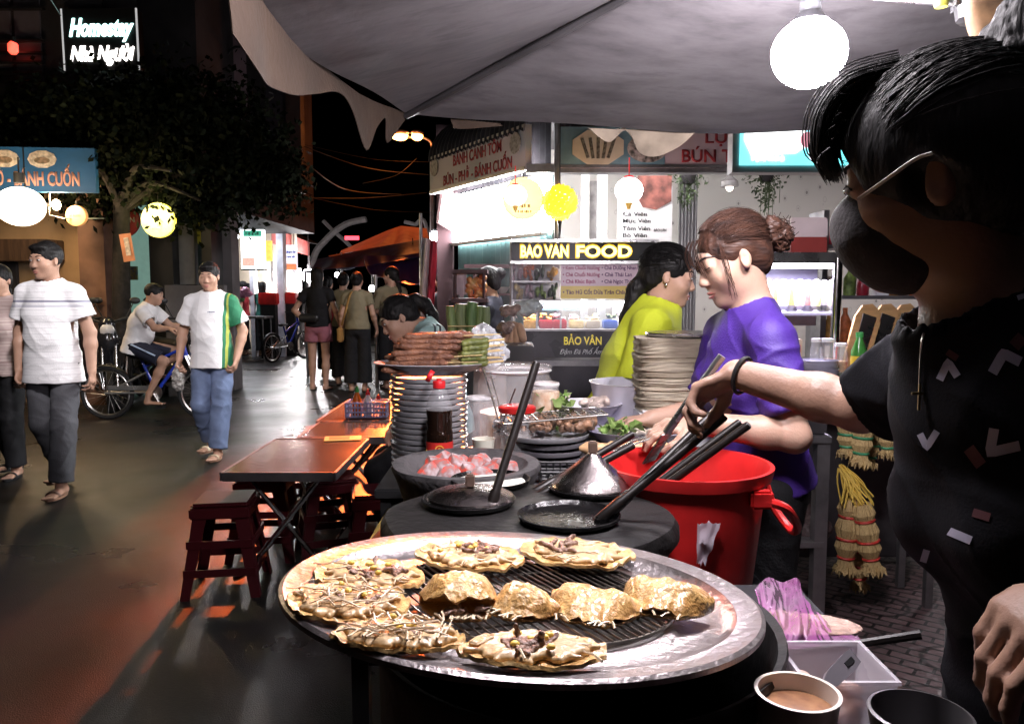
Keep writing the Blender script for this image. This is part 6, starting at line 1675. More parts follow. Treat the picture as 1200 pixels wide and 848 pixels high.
# straw bundles
STRAW = mat('straw', (.60, .43, .20), rough=.7, var=.5, vs=30, stretch=(14, 14, .7), bump=.5, bs=40, col2=(.36, .24, .10))
TIEG = mat('tie_green', (.05, .25, .12), rough=.5); TIER = mat('tie_red', (.5, .04, .03), rough=.5)
def bundle(px, py, Y, L, r, tilt, tie, label, grp):
    top_ = at(px, py, Y)
    M = Matrix.Translation(top_) @ Matrix.Rotation(tilt, 4, 'Y')
    t = thing('straw_bundle', label, 'straw bundle', top_, 0, grp)
    prof = [(r * .75, 0), (r * 1.05, -L * .14), (r * .78, -L * .24), (r * 1.12, -L * .40), (r * .86, -L * .54), (r * 1.05, -L * .66), (r * .62, -L * .80), (r * .75, -L * .9), (r * 1.12, -L)]
    m = MB(); n = 40
    rings = []
    for k, (rr, z) in enumerate(prof):
        rings.append([m.b.verts.new(M @ Vector((rr * (1 + .06 * math.sin(j * 2.9) + (.10 * math.sin(j * 5.1) if k == 8 else 0)) * math.cos(2 * PI * j / n), rr * (1 + .06 * math.sin(j * 2.9)) * math.sin(2 * PI * j / n), z + (.018 * math.sin(j * 3.7) if k == 8 else 0)))) for j in range(n)])
    for A, B in zip(rings, rings[1:]):
        for j in range(n): m.b.faces.new((A[j], A[(j + 1) % n], B[(j + 1) % n], B[j]))
    m.b.faces.new(rings[0]); m.b.faces.new(rings[-1][::-1])
    m.build('straw', STRAW, t, 25)
    for f, k in ((.24, .80), (.54, .88), (.80, .66)):
        m = MB(); m.tube([M @ Vector((r * k * 1.05 * math.cos(a), r * k * 1.05 * math.sin(a), -L * f)) for a in [2 * PI * i / 20 for i in range(20)]], .006, 6, closed=True); m.build('tie', tie, t)
GU = 'straw bundles hanging from the counter edge'; GLB = 'straw bundles hanging below the steel table'
for a in ((994, 478, 3.26, .20, .036, 0), (1014, 474, 3.22, .25, .040, .05), (1039, 482, 3.28, .19, .032, -.06), (1026, 492, 3.34, .20, .030, .1)): bundle(*a, TIEG, 'straw bundle with green ties hanging from the counter edge', GU)
for a in ((996, 584, 3.22, .31, .044, .03), (1010, 590, 3.18, .29, .044, -.20), (1004, 630, 3.32, .22, .036, -.1)): bundle(*a, TIER, 'straw bundle with red ties hanging below the steel table', GLB)
m = MB()
for i in range(34):
    a = at(986 + rnd.uniform(-4, 6), 548 + rnd.uniform(-4, 6), 3.2); b_ = at(994 + rnd.uniform(-8, 30), 590 + rnd.uniform(-10, 14), 3.18 + rnd.uniform(-.03, .03))
    m.tube(catmull([a, a.lerp(b_, .5) + Vector((rnd.uniform(-.02, .02), 0, .015)), b_], 3), .0035, 4)
o = m.build('loose_straw', mat('straw_yellow', (.75, .52, .10), rough=.6, var=.2)); put(o, 'tuft of loose yellow straw between the hanging bundles', 'straw', kind='stuff')

# ---------------------------------------------------------------- near right: bag, boxes, bowls, utensils
t = thing('low_stand', 'low dark stand beside the charcoal drum', 'stand', (.43, 1.16, 0))
m = MB(); m.box((.435, 1.115, .815), (.15, .53, .03), None, .004); m.build('tabletop', BLACKP, t)
for x in (.375, .495):
    for y in (.89, 1.36): m = MB(); m.box((x, y, .40), (.02, .02, .80)); m.build('leg', BLACKP, t)
t = thing('plastic_bag', 'pink and clear plastic bag of shredded food beside the drum', 'bag', at(945, 780, 1.22))
FILM = mat('pink_film', (.86, .22, .72), rough=.12, alpha=.42, var=.5, vs=14, spec=1.0, col2=(.92, .62, .84), bump=.5, bs=50)
g = SDF()
for px, py, Yb, r in ((930, 765, 1.20, .050), (960, 770, 1.20, .046), (985, 775, 1.19, .030), (915, 750, 1.22, .045)): g.ell(at(px, py, Yb), (r, r * .8, r * .7), None, .02)
V, Q = g.arrays(.005); V[:, 2] = np.maximum(V[:, 2], .833)
arr_mesh('shredded_food', V, Q, mat('shreds', (.66, .44, .36), rough=.5, var=.4, vs=50, bump=.6, bs=90), t, True, lambda P: (vnoise(P, 90, 2) * .004).astype(np.float32))
A = [at(*q) for q in ((884, 690, 1.22), (900, 676, 1.25), (916, 682, 1.27), (934, 677, 1.25), (943, 700, 1.22), (965, 725, 1.20), (985, 748, 1.18), (1004, 772, 1.16))]
B = [at(*q) for q in ((880, 760, 1.12), (890, 775, 1.12), (905, 784, 1.12), (922, 790, 1.12), (945, 790, 1.12), (965, 790, 1.12), (985, 788, 1.13), (1002, 786, 1.14))]
A = catmull(A, 6); B = catmull(B, 6)
def film(u, v):
    i = min(int(u * (len(A) - 1)), len(A) - 1); q = A[i].lerp(B[i], v)
    n = abs(noise.noise((u * 9, v * 3, 2))) * .012 + noise.noise((u * 30, v * 12, 5)) * .003
    q = q + Vector((0, -.035 * math.sin(PI * v) - n, n * .4)); q.z = max(q.z, .832); return q
MB().grid(film, 84, 40).build('film', FILM, t, 180)
# translucent box
c = Vector((.392, .930, .832))
t = thing('food_box', 'translucent plastic box of leftovers beside the drum', 'box', c)
m = MB(); m.lathe([(.82, 0), (.86, .004), (1, .066), (1.06, .068), (1.06, .072), (.97, .072), (.84, .008), (.002, .007)], Matrix.Translation(c) @ Matrix.Rotation(R(45), 4, 'Z') @ Matrix.Diagonal((.074, .074, 1, 1)), 4); m.build('tub', mat('frosted', (.70, .66, .72), rough=.3, alpha=.5, var=.1), t)
g = SDF()
for i in range(20): g.ell(c + Vector((rnd.uniform(-.03, .03), rnd.uniform(-.03, .03), .012 + rnd.random() * .03)), (.014, .012, .009), None, .004)
V, Q = g.arrays(.004); arr_mesh('leftovers', V, Q, mat('leftover', (.55, .34, .28), rough=.4, var=.5, vs=40), t)
# sauce bowl on its own stool
c = Vector((.300, .80, .845))
t = thing('sauce_bowl', 'white bowl of brown chilli sauce at the front beside the drum', 'bowl', c)
m = MB(); m.lathe([(.028, 0), (.034, .004), (.042, .085), (.044, .088), (.040, .088), (.03, .012), (.002, .010)], Matrix.Translation(c), 40); m.build('dish', mat('bowl_cream', (.66, .58, .52), rough=.3), t)
m = MB(); m.lathe([(.0385, .070), (.02, .0715), (.002, .072)], Matrix.Translation(c), 32, False, True); m.build('sauce', mat('brown_sauce', (.36, .19, .10), rough=.15, var=.5, vs=50, col2=(.20, .09, .05)), t)
t = thing('bar_stool', 'small dark stool under the sauce bowl', 'stool', (c.x + .03, c.y - .02, 0))
m = MB(); m.box((c.x + .035, c.y - .02, .83), (.11, .09, .03), None, .005); m.build('seat', BLACKP, t)
for sx in (-1, 1):
    for sy in (-1, 1): m = MB(); m.cyl((c.x + .035 + sx * .05, c.y - .02 + sy * .035, .816), (c.x + .035 + sx * .055, c.y - .02 + sy * .045, 0), .010); m.build('leg', BLACKP, t)
# ladle, chopsticks/knife
a, b_ = at(1000, 769, .93), at(932, 838, .80)
t = thing('spatula', 'grey spatula resting from the box rim into the sauce bowl', 'spatula', b_)
m = MB(); d = (b_ - a); M = frame(a, d, Vector((.5, 1, .3))); Ls = d.length
m.prism([(0, -.009), (.02, -.0105), (.075, -.009), (.10, -.004), (Ls, -.003), (Ls, .003), (.10, .004), (.075, .009), (.02, .0105), (0, .009)], .004, M); m.build('handle', mat('grey_nylon', (.13, .12, .135), rough=.4), t)
m = MB(); m.prism([(.012, -.003), (.034, -.003), (.034, .003), (.012, .003)], .006, M @ Matrix.Translation((0, 0, .001))); m.build('hang_slot', BLACKP, t)
a, b_ = at(940, 764, 1.02), at(1079, 743, .98)
m = MB(); m.tube([a, a.lerp(b_, .5), b_], [.0045, .0055, .0062], 8); o = m.build('black_stick', mat('handle_black', (.022, .018, .016))); put(o, 'long black stick lying across the plastic bag and box', 'stick')
# faint cooking smoke over the brazier
def smoke():
    m = bpy.data.materials.new('smoke'); m.use_nodes = True
    N = m.node_tree.nodes; L = m.node_tree.links; N.remove(N['Principled BSDF'])
    v = N.new('ShaderNodeVolumePrincipled'); v.inputs['Color'].default_value = (.85, .80, .92, 1)
    tc = N.new('ShaderNodeTexCoord'); n = N.new('ShaderNodeTexNoise'); n.inputs['Scale'].default_value = 5
    L.new(tc.outputs['Object'], n.inputs['Vector'])
    r = N.new('ShaderNodeMapRange'); r.inputs[1].default_value = .35; r.inputs[2].default_value = .8; r.inputs[3].default_value = 0; r.inputs[4].default_value = .8
    L.new(n.outputs[0], r.inputs[0]); L.new(r.outputs[0], v.inputs['Density']); L.new(v.outputs[0], N['Material Output'].inputs['Volume'])
    g = SDF(); g.ell((.16, 2.55, 1.20), (.20, .16, .20), None, .05); g.ell((.10, 2.50, 1.42), (.17, .14, .16), None, .08)
    V, Q = g.arrays(.03); o = arr_mesh('smoke', V, Q, m); put(o, 'thin bluish cooking smoke drifting above the grilled meat plates', 'smoke', kind='stuff')
smoke()

# packed goods shelf behind the drinks counter
t = thing('goods_rack', 'steel rack packed with bottles and boxes behind the leaning boards', 'rack', (2.05, 4.55, 0))
for x in (1.74, 2.62):
    m = MB(); m.box((x, 4.55, .9), (.03, .22, 1.8)); m.build('upright', STEELD, t)
for z in (1.06, 1.32, 1.60): m = MB(); m.box((2.18, 4.55, z), (.88, .24, .02)); m.build('shelf', STEELD, t)
for zi, z in enumerate((1.07, 1.33, 1.61)):
    for i in range(9):
        x = 1.80 + .095 * i + rnd.uniform(-.01, .01); c = Vector((x, 4.50 + rnd.uniform(-.02, .03), z)); k = (i * 5 + zi * 3) % 4
        mt = [GC[3], GC[1], mat('tub_beige', (.55, .48, .38)), GC[5], mat('tub_red', (.45, .03, .05)), WHITEP][(i * 7 + zi * 2) % 6]
        if k < 2:
            h = rnd.uniform(.15, .21); m = MB(); m.lathe([(.03, 0), (.034, .01), (.034, h * .6), (.013, h * .82), (.013, h)], Matrix.Translation(c), 14); o = m.build('bottle', mt); put(o, 'small bottle on the packed goods rack', 'bottle', 'bottles on the goods rack')
        else:
            h = rnd.uniform(.10, .17); m = MB(); m.box(c + Vector((0, 0, h / 2)), (.075, .09, h), None, .004); o = m.build('packet', mt); put(o, 'small packet on the packed goods rack', 'packet', 'packets on the goods rack')
# ---------------------------------------------------------------- bicycle and motorbikes
def spin(M, prof, n=40): return MB().lathe(prof, M, n, False, False)
TYRE = mat('tyre', (.015, .015, .016), rough=.8); RIMM = mat('rim_alloy', (.6, .58, .56), rough=.3, metal=1, var=.2)
BLUEF = mat('frame_blue', (.02, .05, .42), rough=.25, var=.15, coat=.5)
def wheel(par, c, r, w_, tw=.022, spokes=20):
    M = Matrix.Translation(c) @ Matrix.Rotation(R(90), 4, 'X')
    h = MB(); h.tube([c + Vector((r * math.cos(a), 0, r * math.sin(a))) for a in [2 * PI * i / 40 for i in range(40)]], tw, 8, closed=True); q = h.build('wheel', TYRE, par)
    m = MB(); m.tube([c + Vector(((r - tw * 1.15) * math.cos(a), 0, (r - tw * 1.15) * math.sin(a))) for a in [2 * PI * i / 40 for i in range(40)]], tw * .55, 6, closed=True)
    m.build('rim', RIMM, q)
    m = MB()
    for i in range(spokes):
        a = 2 * PI * i / spokes; m.cyl(c + Vector((.02 * math.cos(a + 1.2), (.02 if i % 2 else -.02), .02 * math.sin(a + 1.2))), c + Vector(((r - tw) * math.cos(a), 0, (r - tw) * math.sin(a))), .0016, n=4)
    m.cyl(c + Vector((0, -.03, 0)), c + Vector((0, .03, 0)), .02, n=10)
    put(m.build('spokes', RIMM, q), kind='stuff')
def bicycle(label, loc, rz, group=None):
    """built facing +X, wheelbase 1.03"""
    t = thing('bicycle', label, 'bicycle', (0, 0, 0), 0, group)
    ra, fa = Vector((-.52, 0, .285)), Vector((.51, 0, .285)); bb = Vector((.0, 0, .29)); st = Vector((-.16, 0, .68)); h1, h0 = Vector((.30, 0, .83)), Vector((.335, 0, .68))
    for c in (ra, fa): wheel(t, c, .265, .02)
    m = MB(); m.tube([bb, h0 + Vector((-.01, 0, .03))], .020, 10); m.tube([st - Vector((-.04, 0, .12)), h1 - Vector((.0, 0, .07))], .016, 10); m.tube([bb, st], .016, 10); m.tube([h0, h1], .02, 10); m.build('frame', BLUEF, t)
    m = MB()
    for s in (-1, 1):
        m.tube([ra + Vector((0, s * .05, 0)), bb + Vector((-.03, s * .03, 0))], .010, 8); m.tube([ra + Vector((0, s * .05, 0)), bb.lerp(st, .55) + Vector((0, s * .02, 0))], .008, 8)
        m.tube([h0 + Vector((0, s * .03, 0)), h0.lerp(fa, .6) + Vector((.0, s * .05, 0)), fa + Vector((0, s * .05, 0))], .012, 8)
    m.build('fork', mat('silver_paint', (.6, .6, .6), rough=.3, metal=.8), t)
    m = MB(); m.tube([h1, h1 + Vector((-.02, 0, .09))], .012); m.tube(catmull([h1 + Vector((-.06, -.25, .12)), h1 + Vector((.02, -.15, .12)), h1 + Vector((.0, 0, .09)), h1 + Vector((.02, .15, .12)), h1 + Vector((-.06, .25, .12))], 5), .011, 8); m.build('handlebar', BLACKP, t)
    g = SDF(); g.ecap(st + Vector((-.08, 0, .03)), st + Vector((.10, 0, .03)), (.06, .03), (.025, .02), (0, 1, 0), .02); g.build('saddle', BLACKP, t, .008)
    m = MB(); m.lathe([(.03, -.004), (.085, -.004), (.085, .004), (.03, .004)], Matrix.Translation(bb + Vector((0, -.045, 0))) @ Matrix.Rotation(R(90), 4, 'X'), 28); m.tube([bb + Vector((0, -.07, 0)), bb + Vector((.08, -.07, -.14))], .010); m.tube([bb + Vector((0, .07, 0)), bb + Vector((-.08, .07, .14))], .010)
    m.cyl(bb + Vector((0, -.075, 0)), bb + Vector((0, .075, 0)), .014); m.build('crank', RIMM, t)
    for q in ((.09, -.11, -.145), (-.09, .11, .145)): m = MB(); m.box(bb + Vector(q), (.09, .07, .02)); m.build('pedal', BLACKP, t)
    m = MB(); m.tube([ra + Vector((.29 * math.cos(a), 0, .29 * math.sin(a))) for a in [R(40) + R(130) * i / 14 for i in range(15)]], .026, 6, flat=.4); m.build('mudguard', BLACKP, t)
    m = MB(); m.box((-.24, -.05, .34), (.50, .012, .05), None, .005); m.build('chain_guard', mat('silver_paint', (.6, .6, .6)), t)
    t.location = loc; t.rotation_euler = (0, 0, rz)
    return t
BK = bicycle('blue bicycle ridden by the boy in a white shirt', ((180 - 600) / 930 * 8.37, 8.37, 0), 0)
BK2 = dup(BK, ((338 - 600) / 930 * 15.6, 15.6, 0), R(70), 'dark bicycle parked by the red crate at the far left stalls')

def motorbike(label):
    t = thing('motorbike', label, 'motorbike', (0, 0, 0), 0, 'motorbikes parked under the tree')
    ra, fa = Vector((-.6, 0, .27)), Vector((.62, 0, .27))
    wheel(t, ra, .23, .03, .045, 8); wheel(t, fa, .24, .03, .04, 8)
    g = SDF(); g.chain([(-.62, 0, .62), (-.2, 0, .58), (.05, 0, .36), (.25, 0, .38), (.40, 0, .80), (.40, 0, .98)], [.09, .13, .10, .09, .10, .09], .08); g.ell((.60, 0, .50), (.14, .05, .07), None, .04); g.ell((-.35, 0, .35), (.24, .13, .12), None, .05)
    g.build('fairing', mat('moto_black', (.02, .02, .024), rough=.18, var=.2, coat=.6), t, .016)
    g = SDF(); g.ecap((-.62, 0, .76), (.08, 0, .73), (.11, .05), (.08, .045), (0, 1, 0), .03); g.build('seat', mat('moto_seat', (.03, .026, .026), rough=.6), t, .014)
    m = MB(); m.tube(catmull([(.30, -.33, 1.02), (.36, -.2, 1.05), (.42, 0, 1.0), (.36, .2, 1.05), (.30, .33, 1.02)], 4), .015, 8); m.build('handlebar', BLACKP, t)
    m = MB(); m.lathe([(.06, 0), (.075, .03), (.05, .05), (.002, .055)], Matrix.Translation((.45, 0, .92)) @ Matrix.Rotation(R(90), 4, 'Y'), 18); m.build('headlight', mat('lens_clear', (.7, .7, .72), rough=.1), t)
    m = MB(); m.box((-.72, 0, .64), (.05, .14, .06), None, .015); m.build('tail_light', mat('tail_red', (.45, .02, .02), rough=.2), t)
    for s in (-1, 1):
        m = MB(); m.cyl((.36, s * .2, 1.05), (.34, s * .28, 1.22), .007); m.ell((.33, s * .30, 1.25), (.015, .06, .04)); m.build('mirror', BLACKP, t)
        m = MB(); m.cyl((.42, s * .07, .85), (.62, s * .07, .27), .022); m.build('fork', CHROME, t)
    m = MB(); m.tube(catmull([(.0, -.12, .25), (-.3, -.15, .25), (-.75, -.16, .36)], 4), [.02] * 4 + [.04] * 5, 10); m.build('exhaust', CHROME, t)
    return t
mb0 = motorbike('black motorbike with its nose turned to the street behind the boy')
mb0.location = ((122 - 600) / 930 * 9.3, 9.35, 0); mb0.rotation_euler = (0, 0, R(-62))
for px, y, a, lb in ((150, 9.75, -75, 'black motorbike half hidden by the tree trunk'), (205, 9.5, -40, 'black motorbike with orange reflector between the boy and the man in green and white'), (108, 9.75, -95, 'black motorbike at the left end of the parked row')):
    dup(mb0, ((px - 600) / 930 * y, y, 0), R(a), lb)
c = at(209, 383, 9.2); m = MB(); m.ell(c, (.05, .03, .035)); 
# far red crates and a folding table at the left stalls
for px, py, Yd, lb in ((315, 350, 16.2, 'small red crate on the dark table at the far left stalls'), (338, 349, 16.8, 'second red crate beside the parked far bicycle')):
    c = at(px, py, Yd); m = MB(); m.box((c.x, Yd, c.z), (.36, .26, .24), None, .02); o = m.build('crate', RED); put(o, lb, 'crate')
    m = MB(); m.box((c.x, Yd, (c.z - .12) / 2), (.30, .2, c.z - .12)); o = m.build('crate_stand', BLACKP); put(o, 'dark stand under the ' + lb, 'stand')
t = thing('stall_table', 'dark table with thin legs at the far left stalls', 'table', at(290, 360, 15.8)); t.location.z = 0
c = at(288, 352, 15.8)
m = MB(); m.box((c.x, 15.8, .85), (.9, .6, .04)); m.build('tabletop', STEELD, t)
for sx in (-1, 1):
    for sy in (-1, 1): m = MB(); m.cyl((c.x + sx * .4, 15.8 + sy * .25, .84), (c.x + sx * .42, 15.8 + sy * .27, 0), .015); m.build('leg', STEELD, t)
bag(285, 343, 15.8, .13, .8, mat('bag_pink', (.6, .25, .4), rough=.3), 'pink bag on the dark far left table', seed=9)
bag(281, 350, 15.8, .08, .8, mat('bag_lime', (.25, .5, .2), rough=.3), 'small lime green bag under the pink one', seed=10)
# ---------------------------------------------------------------- people
SKIN = mat('skin', (.50, .30, .215), rough=.5, var=.12, vs=9, spec=.4, bump=.12, bs=120)
SKIN2 = mat('skin_deep', (.43, .25, .175), rough=.5, var=.12, vs=9, spec=.4, bump=.12, bs=120)
SKINL = mat('skin_pale', (.40, .25, .185), rough=.48, var=.1, vs=9, spec=.45, bump=.1, bs=140, sss=.08)
HAIR = mat('hair_black', (.009, .008, .008), rough=.55, spec=.25, var=.4, vs=30, bump=.5, bs=90, stretch=(1, 1, .25))
HAIRB = mat('hair_brown', (.050, .022, .014), rough=.5, spec=.3, var=.5, vs=40, bump=.4, bs=80, stretch=(.3, 1.4, 1.4), col2=(.02, .01, .008))
EYEW = mat('eye_white', (.75, .72, .70), rough=.2, rv=0)
EYED = mat('eye_dark', (.012, .008, .007), rough=.1, rv=0)
BROW = mat('brow', (.015, .011, .010), rough=.8)
LIPS = mat('lips', (.42, .15, .13), rough=.4)

BASEJ = dict(pel=(0, 0, .90), chest=(0, .005, 1.17), neck=(0, -.015, 1.375), head=(0, .02, 1.525),
             sh=(.155, -.01, 1.315), el=(.215, -.02, 1.07), wr=(.225, .05, .84), hip=(.085, 0, .87),
             kn=(.09, .015, .465), an=(.09, -.015, .075), to=(.11, .125, .025))

def pose(s=1.0, hf=(0, 1, 0), hu=(0, 0, 1), **o):
    J = {}
    for k, p in BASEJ.items():
        if k in ('pel', 'chest', 'neck', 'head'): J[k] = Vector(p)
        else:
            J[k + 'R'] = Vector(p); J[k + 'L'] = Vector((-p[0], p[1], p[2]))
    hd = {k: o.pop(k) for k in list(o) if k[:2] in ('hd', 'hp')}
    for k, p in o.items(): J[k] = Vector(p)
    J = {k: p * s for k, p in J.items()}
    J['hf'] = Vector(hf).normalized()
    J['hu'] = Vector(hu).normalized()
    for S in 'RL':
        d = (J['wr' + S] - J['el' + S]).normalized()
        J['hd' + S] = Vector(hd.get('hd' + S, d)).normalized()
        rt = (J['shR'] - J['shL']).normalized() * (-1 if S == 'R' else 1)
        J['hp' + S] = Vector(hd.get('hp' + S, rt)).normalized()
    return J

def hframe(J, s):
    f = J['hf']; r = f.cross(J['hu']).normalized(); u = r.cross(f)
    M = Matrix((r, f, u)).transposed()
    c = J['head']
    return M, (lambda x, y, z: c + M @ Vector((x * s, y * s, z * s)))

def torso(g, J, s, fem, e=0.0, fat=1.0, bust=1.0):
    pel, ch, nk = J['pel'], J['chest'], J['neck']
    rt = (J['shR'] - J['shL']).normalized()
    wa = pel.lerp(ch, .5); up = ch.lerp(nk, .55)
    q = lambda a, b: (a * s * fat + e, b * s * fat + e)
    hp = (.150, .115) if fem else (.142, .108)
    ws = (.120, .094) if fem else (.130, .100)
    cs = (.130, .102) if fem else (.145, .110)
    g.ecap(pel, wa, q(*hp), q(*ws), rt, .04)
    g.ecap(wa, ch, q(*ws), q(*cs), rt, .04)
    g.ecap(ch, up, q(*cs), q(cs[0] - .015, .085), rt, .04)
    g.ecap(up, nk, q(.10, .075), q(.055, .055), rt, .05)
    fw = (ch - pel).cross(rt).normalized() * -1
    if fw.dot(J['hf']) < 0: fw = -fw
    for S in 'RL':
        g.cone(J['sh' + S], up.lerp(nk, .85), .046 * s + e, .052 * s + e, .03)
        if fem:
            sg = 1 if S == 'R' else -1
            b = .062 * s * bust
            g.ell(ch + rt * sg * .065 * s + fw * .075 * s - (nk - ch).normalized() * .0, (b + e, b + e, b + e), None, .05)
    if not fem:
        g.ell(wa + fw * .03 * s, (.115 * s * fat + e, .10 * s * fat + e, .12 * s + e), None, .05)
    return rt, fw

def arm(g, J, S, s, e=0.0, t0=0.0, t1=2.0, k=.02, thin=1.0, flare=0.0):
    """t: 0 shoulder, 1 elbow, 2 wrist"""
    a, b, c = J['sh' + S], J['el' + S], J['wr' + S]
    rs = [.047 * s * thin, .038 * s * thin, .026 * s * thin]
    if t1 <= 1:
        g.cone(a, a.lerp(b, t1), rs[0] + e, rs[0] + (rs[1] - rs[0]) * t1 + e + flare, k)
    else:
        g.cone(a, b, rs[0] + e, rs[1] + e, k)
        g.cone(b, b.lerp(c, .3), rs[1] + e, rs[1] * 1.04 + e, k)
        g.cone(b.lerp(c, .3), b.lerp(c, t1 - 1), rs[1] * 1.04 + e, rs[1] * 1.04 + (rs[2] - rs[1]) * (t1 - 1) + e + flare, k)

def hand(g, wr, d, pn, side, s, curl=.45, r=.0088, spread=.012, thumb=1.0):
    d = d.normalized(); pn = (pn - d * pn.dot(d)).normalized()
    ac = d.cross(pn).normalized() * side            # towards the thumb
    wr = Vector(wr)
    kn = wr + d * .082 * s
    g.ecap(wr + d * .012 * s, kn - d * .014 * s, (.028 * s, .017 * s), (.038 * s, .014 * s), ac, .012)
    for i, (o, L) in enumerate(((.030, .9), (.010, 1.0), (-.010, .95), (-.029, .75))):
        p = kn + ac * o * s - d * (.012 * s if i == 3 else 0.004 * s)
        dd = (d + ac * o * spread * 30).normalized()
        pts = [p - d * .02 * s, p]
        ang = 0
        for j, seg in enumerate((.040, .026, .021)):
            ang += curl * (1.0 + .12 * i) * (.9, 1.1, .8)[j]
            q = Matrix.Rotation(ang, 3, dd.cross(pn))
            pts.append(pts[-1] + (q @ dd) * seg * L * s)
        rr = r * s
        g.chain(pts, [rr, rr, rr * .95, rr * .88, rr * .72], .004)
    b = wr + d * .022 * s + ac * .022 * s
    t1 = b + (ac * .85 + d * .75 + pn * .35).normalized() * .042 * s
    t2 = t1 + (ac * .25 + d * 1.0 + pn * .55 * thumb).normalized() * .033 * s
    t3 = t2 + (d * 1.0 - ac * .15 + pn * .6 * thumb).normalized() * .024 * s
    g.chain([b, t1, t2, t3], [.013 * s, .0115 * s, .0105 * s, .008 * s], .008)

def headshape(g, J, s):
    M, P = hframe(J, s)
    E = lambda c, r, k=.015, op='u': g.ell(P(*c), [q * s for q in r], M, k * s, op)
    E((0, -.014, .026), (.072, .092, .086), .02)
    E((0, .026, -.028), (.058, .060, .078), .03)
    E((0, .028, -.066), (.046, .05, .042), .03)
    E((0, .066, -.098), (.019, .018, .016), .03)
    for q in (1, -1):
        E((q * .038, .055, -.03), (.026, .026, .026), .03)
        E((q * .031, .096, .006), (.015, .014, .010), .012, 'sub')
        E((q * .031, .075, .004), (.017, .0145, .0125), .006)
        E((q * .0115, .094, -.037), (.008, .009, .007), .008)
        g.ell(P(q * .074, -.006, -.006), (.009 * s, .018 * s, .030 * s), M @ Matrix.Rotation(q * R(-22), 3, 'Z') @ Matrix.Rotation(R(12), 3, 'X'), .006 * s)
        E((q * .087, .003, -.003), (.0085, .012, .021), .004, 'sub')
    g.cone(P(-.03, .074, .026), P(.03, .074, .026), .012 * s, .012 * s, .02 * s)
    g.cone(P(0, .076, .010), P(0, .098, -.031), .008 * s, .0115 * s, .012 * s)
    E((0, .084, -.064), (.021, .010, .0055), .008)
    E((0, .082, -.074), (.018, .010, .0065), .008)
    g.cone(P(-.02, .098, -.0685), P(.02, .098, -.0685), .0025 * s, .0025 * s, .004 * s, 'sub')
    nk = J['neck']
    g.cone(nk + (P(0, 0, 0) - nk) * -.25, P(0, -.022, -.05), .056 * s, .05 * s, .03 * s)

def face_bits(root, o, J, s, closed=False, lips=True, brows=True, hide=()):
    """eyes, brows and lips laid on the finished face surface"""
    bvh = BVHTree.FromPolygons([v.co for v in o.data.vertices], [p.vertices for p in o.data.polygons])
    M, P = hframe(J, s)
    def hit(x, z, off=0.0):
        a = P(x, .3, z)
        h = bvh.ray_cast(a, -J['hf'])
        return (h[0] if h[0] is not None else P(x, .08, z)) + J['hf'] * off * s
    T = lambda p: Matrix.Translation(wm(root) @ p) @ (wm(root).to_3x3() @ M).to_4x4()
    for q in (1, -1):
        c = hit(q * .031, .005)
        if not closed:
            MB().ell((0, -.002 * s, 0), (.0125 * s, .0055 * s, .0048 * s), T(c)).build('eye', EYEW, root)
            MB().ell((0, .0012 * s, 0), (.0055 * s, .0035 * s, .0048 * s), T(c)).build('iris', EYED, root)
        W = lambda pts: [wm(root) @ p for p in pts]
        lid = [hit(q * .031 + x, .005 + z, .0006) for x, z in ((-.014, -.001), (-.007, .004), (0, .0058), (.007, .004), (.014, -.001))]
        if closed: lid = [hit(q * .031 + x, .003 + z, .0006) for x, z in ((-.014, .001), (0, -.002), (.014, .001))]
        MB().tube(W(lid), .0016 * s, 5).build('eyelid', BROW, root)
        if brows:
            br = [hit(q * .031 + x, .026 + z, .0008) for x, z in [(q * a_, b_) for a_, b_ in ((-.017, .001), (-.006, .004), (.008, .005), (.021, -.002))]]
            MB().tube(W(br), [.0022 * s, .0036 * s, .0032 * s, .0012 * s], 6).build('eyebrow', BROW, root)
    if lips:
        m = MB()
        W = lambda pts: [wm(root) @ p for p in pts]
        m.tube(W([hit(x, -.064 + z, .0004) for x, z in ((-.022, -.003), (-.01, .001), (0, -.0005), (.01, .001), (.022, -.003))]), [.001 * s, .0036 * s, .0036 * s, .0036 * s, .001 * s], 6)
        m.tube(W([hit(x, -.074 + z, .0004) for x, z in ((-.02, .004), (-.008, -.001), (.008, -.001), (.02, .004))]), [.001 * s, .0046 * s, .0046 * s, .001 * s], 6)
        m.build('lips', LIPS, root)

def leg_prims(g, J, S, s, e=0.0, e2=None, k=.03, thin=1.0):
    e2 = e if e2 is None else e2
    g.cone(J['hip' + S], J['kn' + S], .082 * s * thin + e, .052 * s * thin + (e + e2) / 2, k)
    a, b = J['kn' + S], J['an' + S]
    bk = (a - J['hip' + S]).normalized()
    g.cone(a, a.lerp(b, .35), .05 * s * thin + e2, .052 * s * thin + e2, k)
    g.cone(a.lerp(b, .35), b, .052 * s * thin + e2, .032 * s * thin + e2, k)

def foot_prims(g, J, S, s):
    a, t = J['an' + S], J['to' + S]
    d = (t - a); d.z = 0; d.normalize()
    g.cone(a, Vector((a.x, a.y, t.z + .02 * s)) - d * .03 * s, .034 * s, .03 * s, .02)
    heel = Vector((a.x, a.y, t.z + .008 * s)) - d * .03 * s
    rt = d.cross(Vector((0, 0, 1)))
    g.ecap(heel, t, (.028 * s, .026 * s), (.040 * s, .018 * s), rt, .02)
    for i in range(5):
        p = t + d * (.03 - .004 * i) * s + rt * (.028 - .015 * i) * s * (1 if S == 'L' else -1)
        g.cone(p, p + d * .02 * s, .0105 * s, .009 * s, .004)

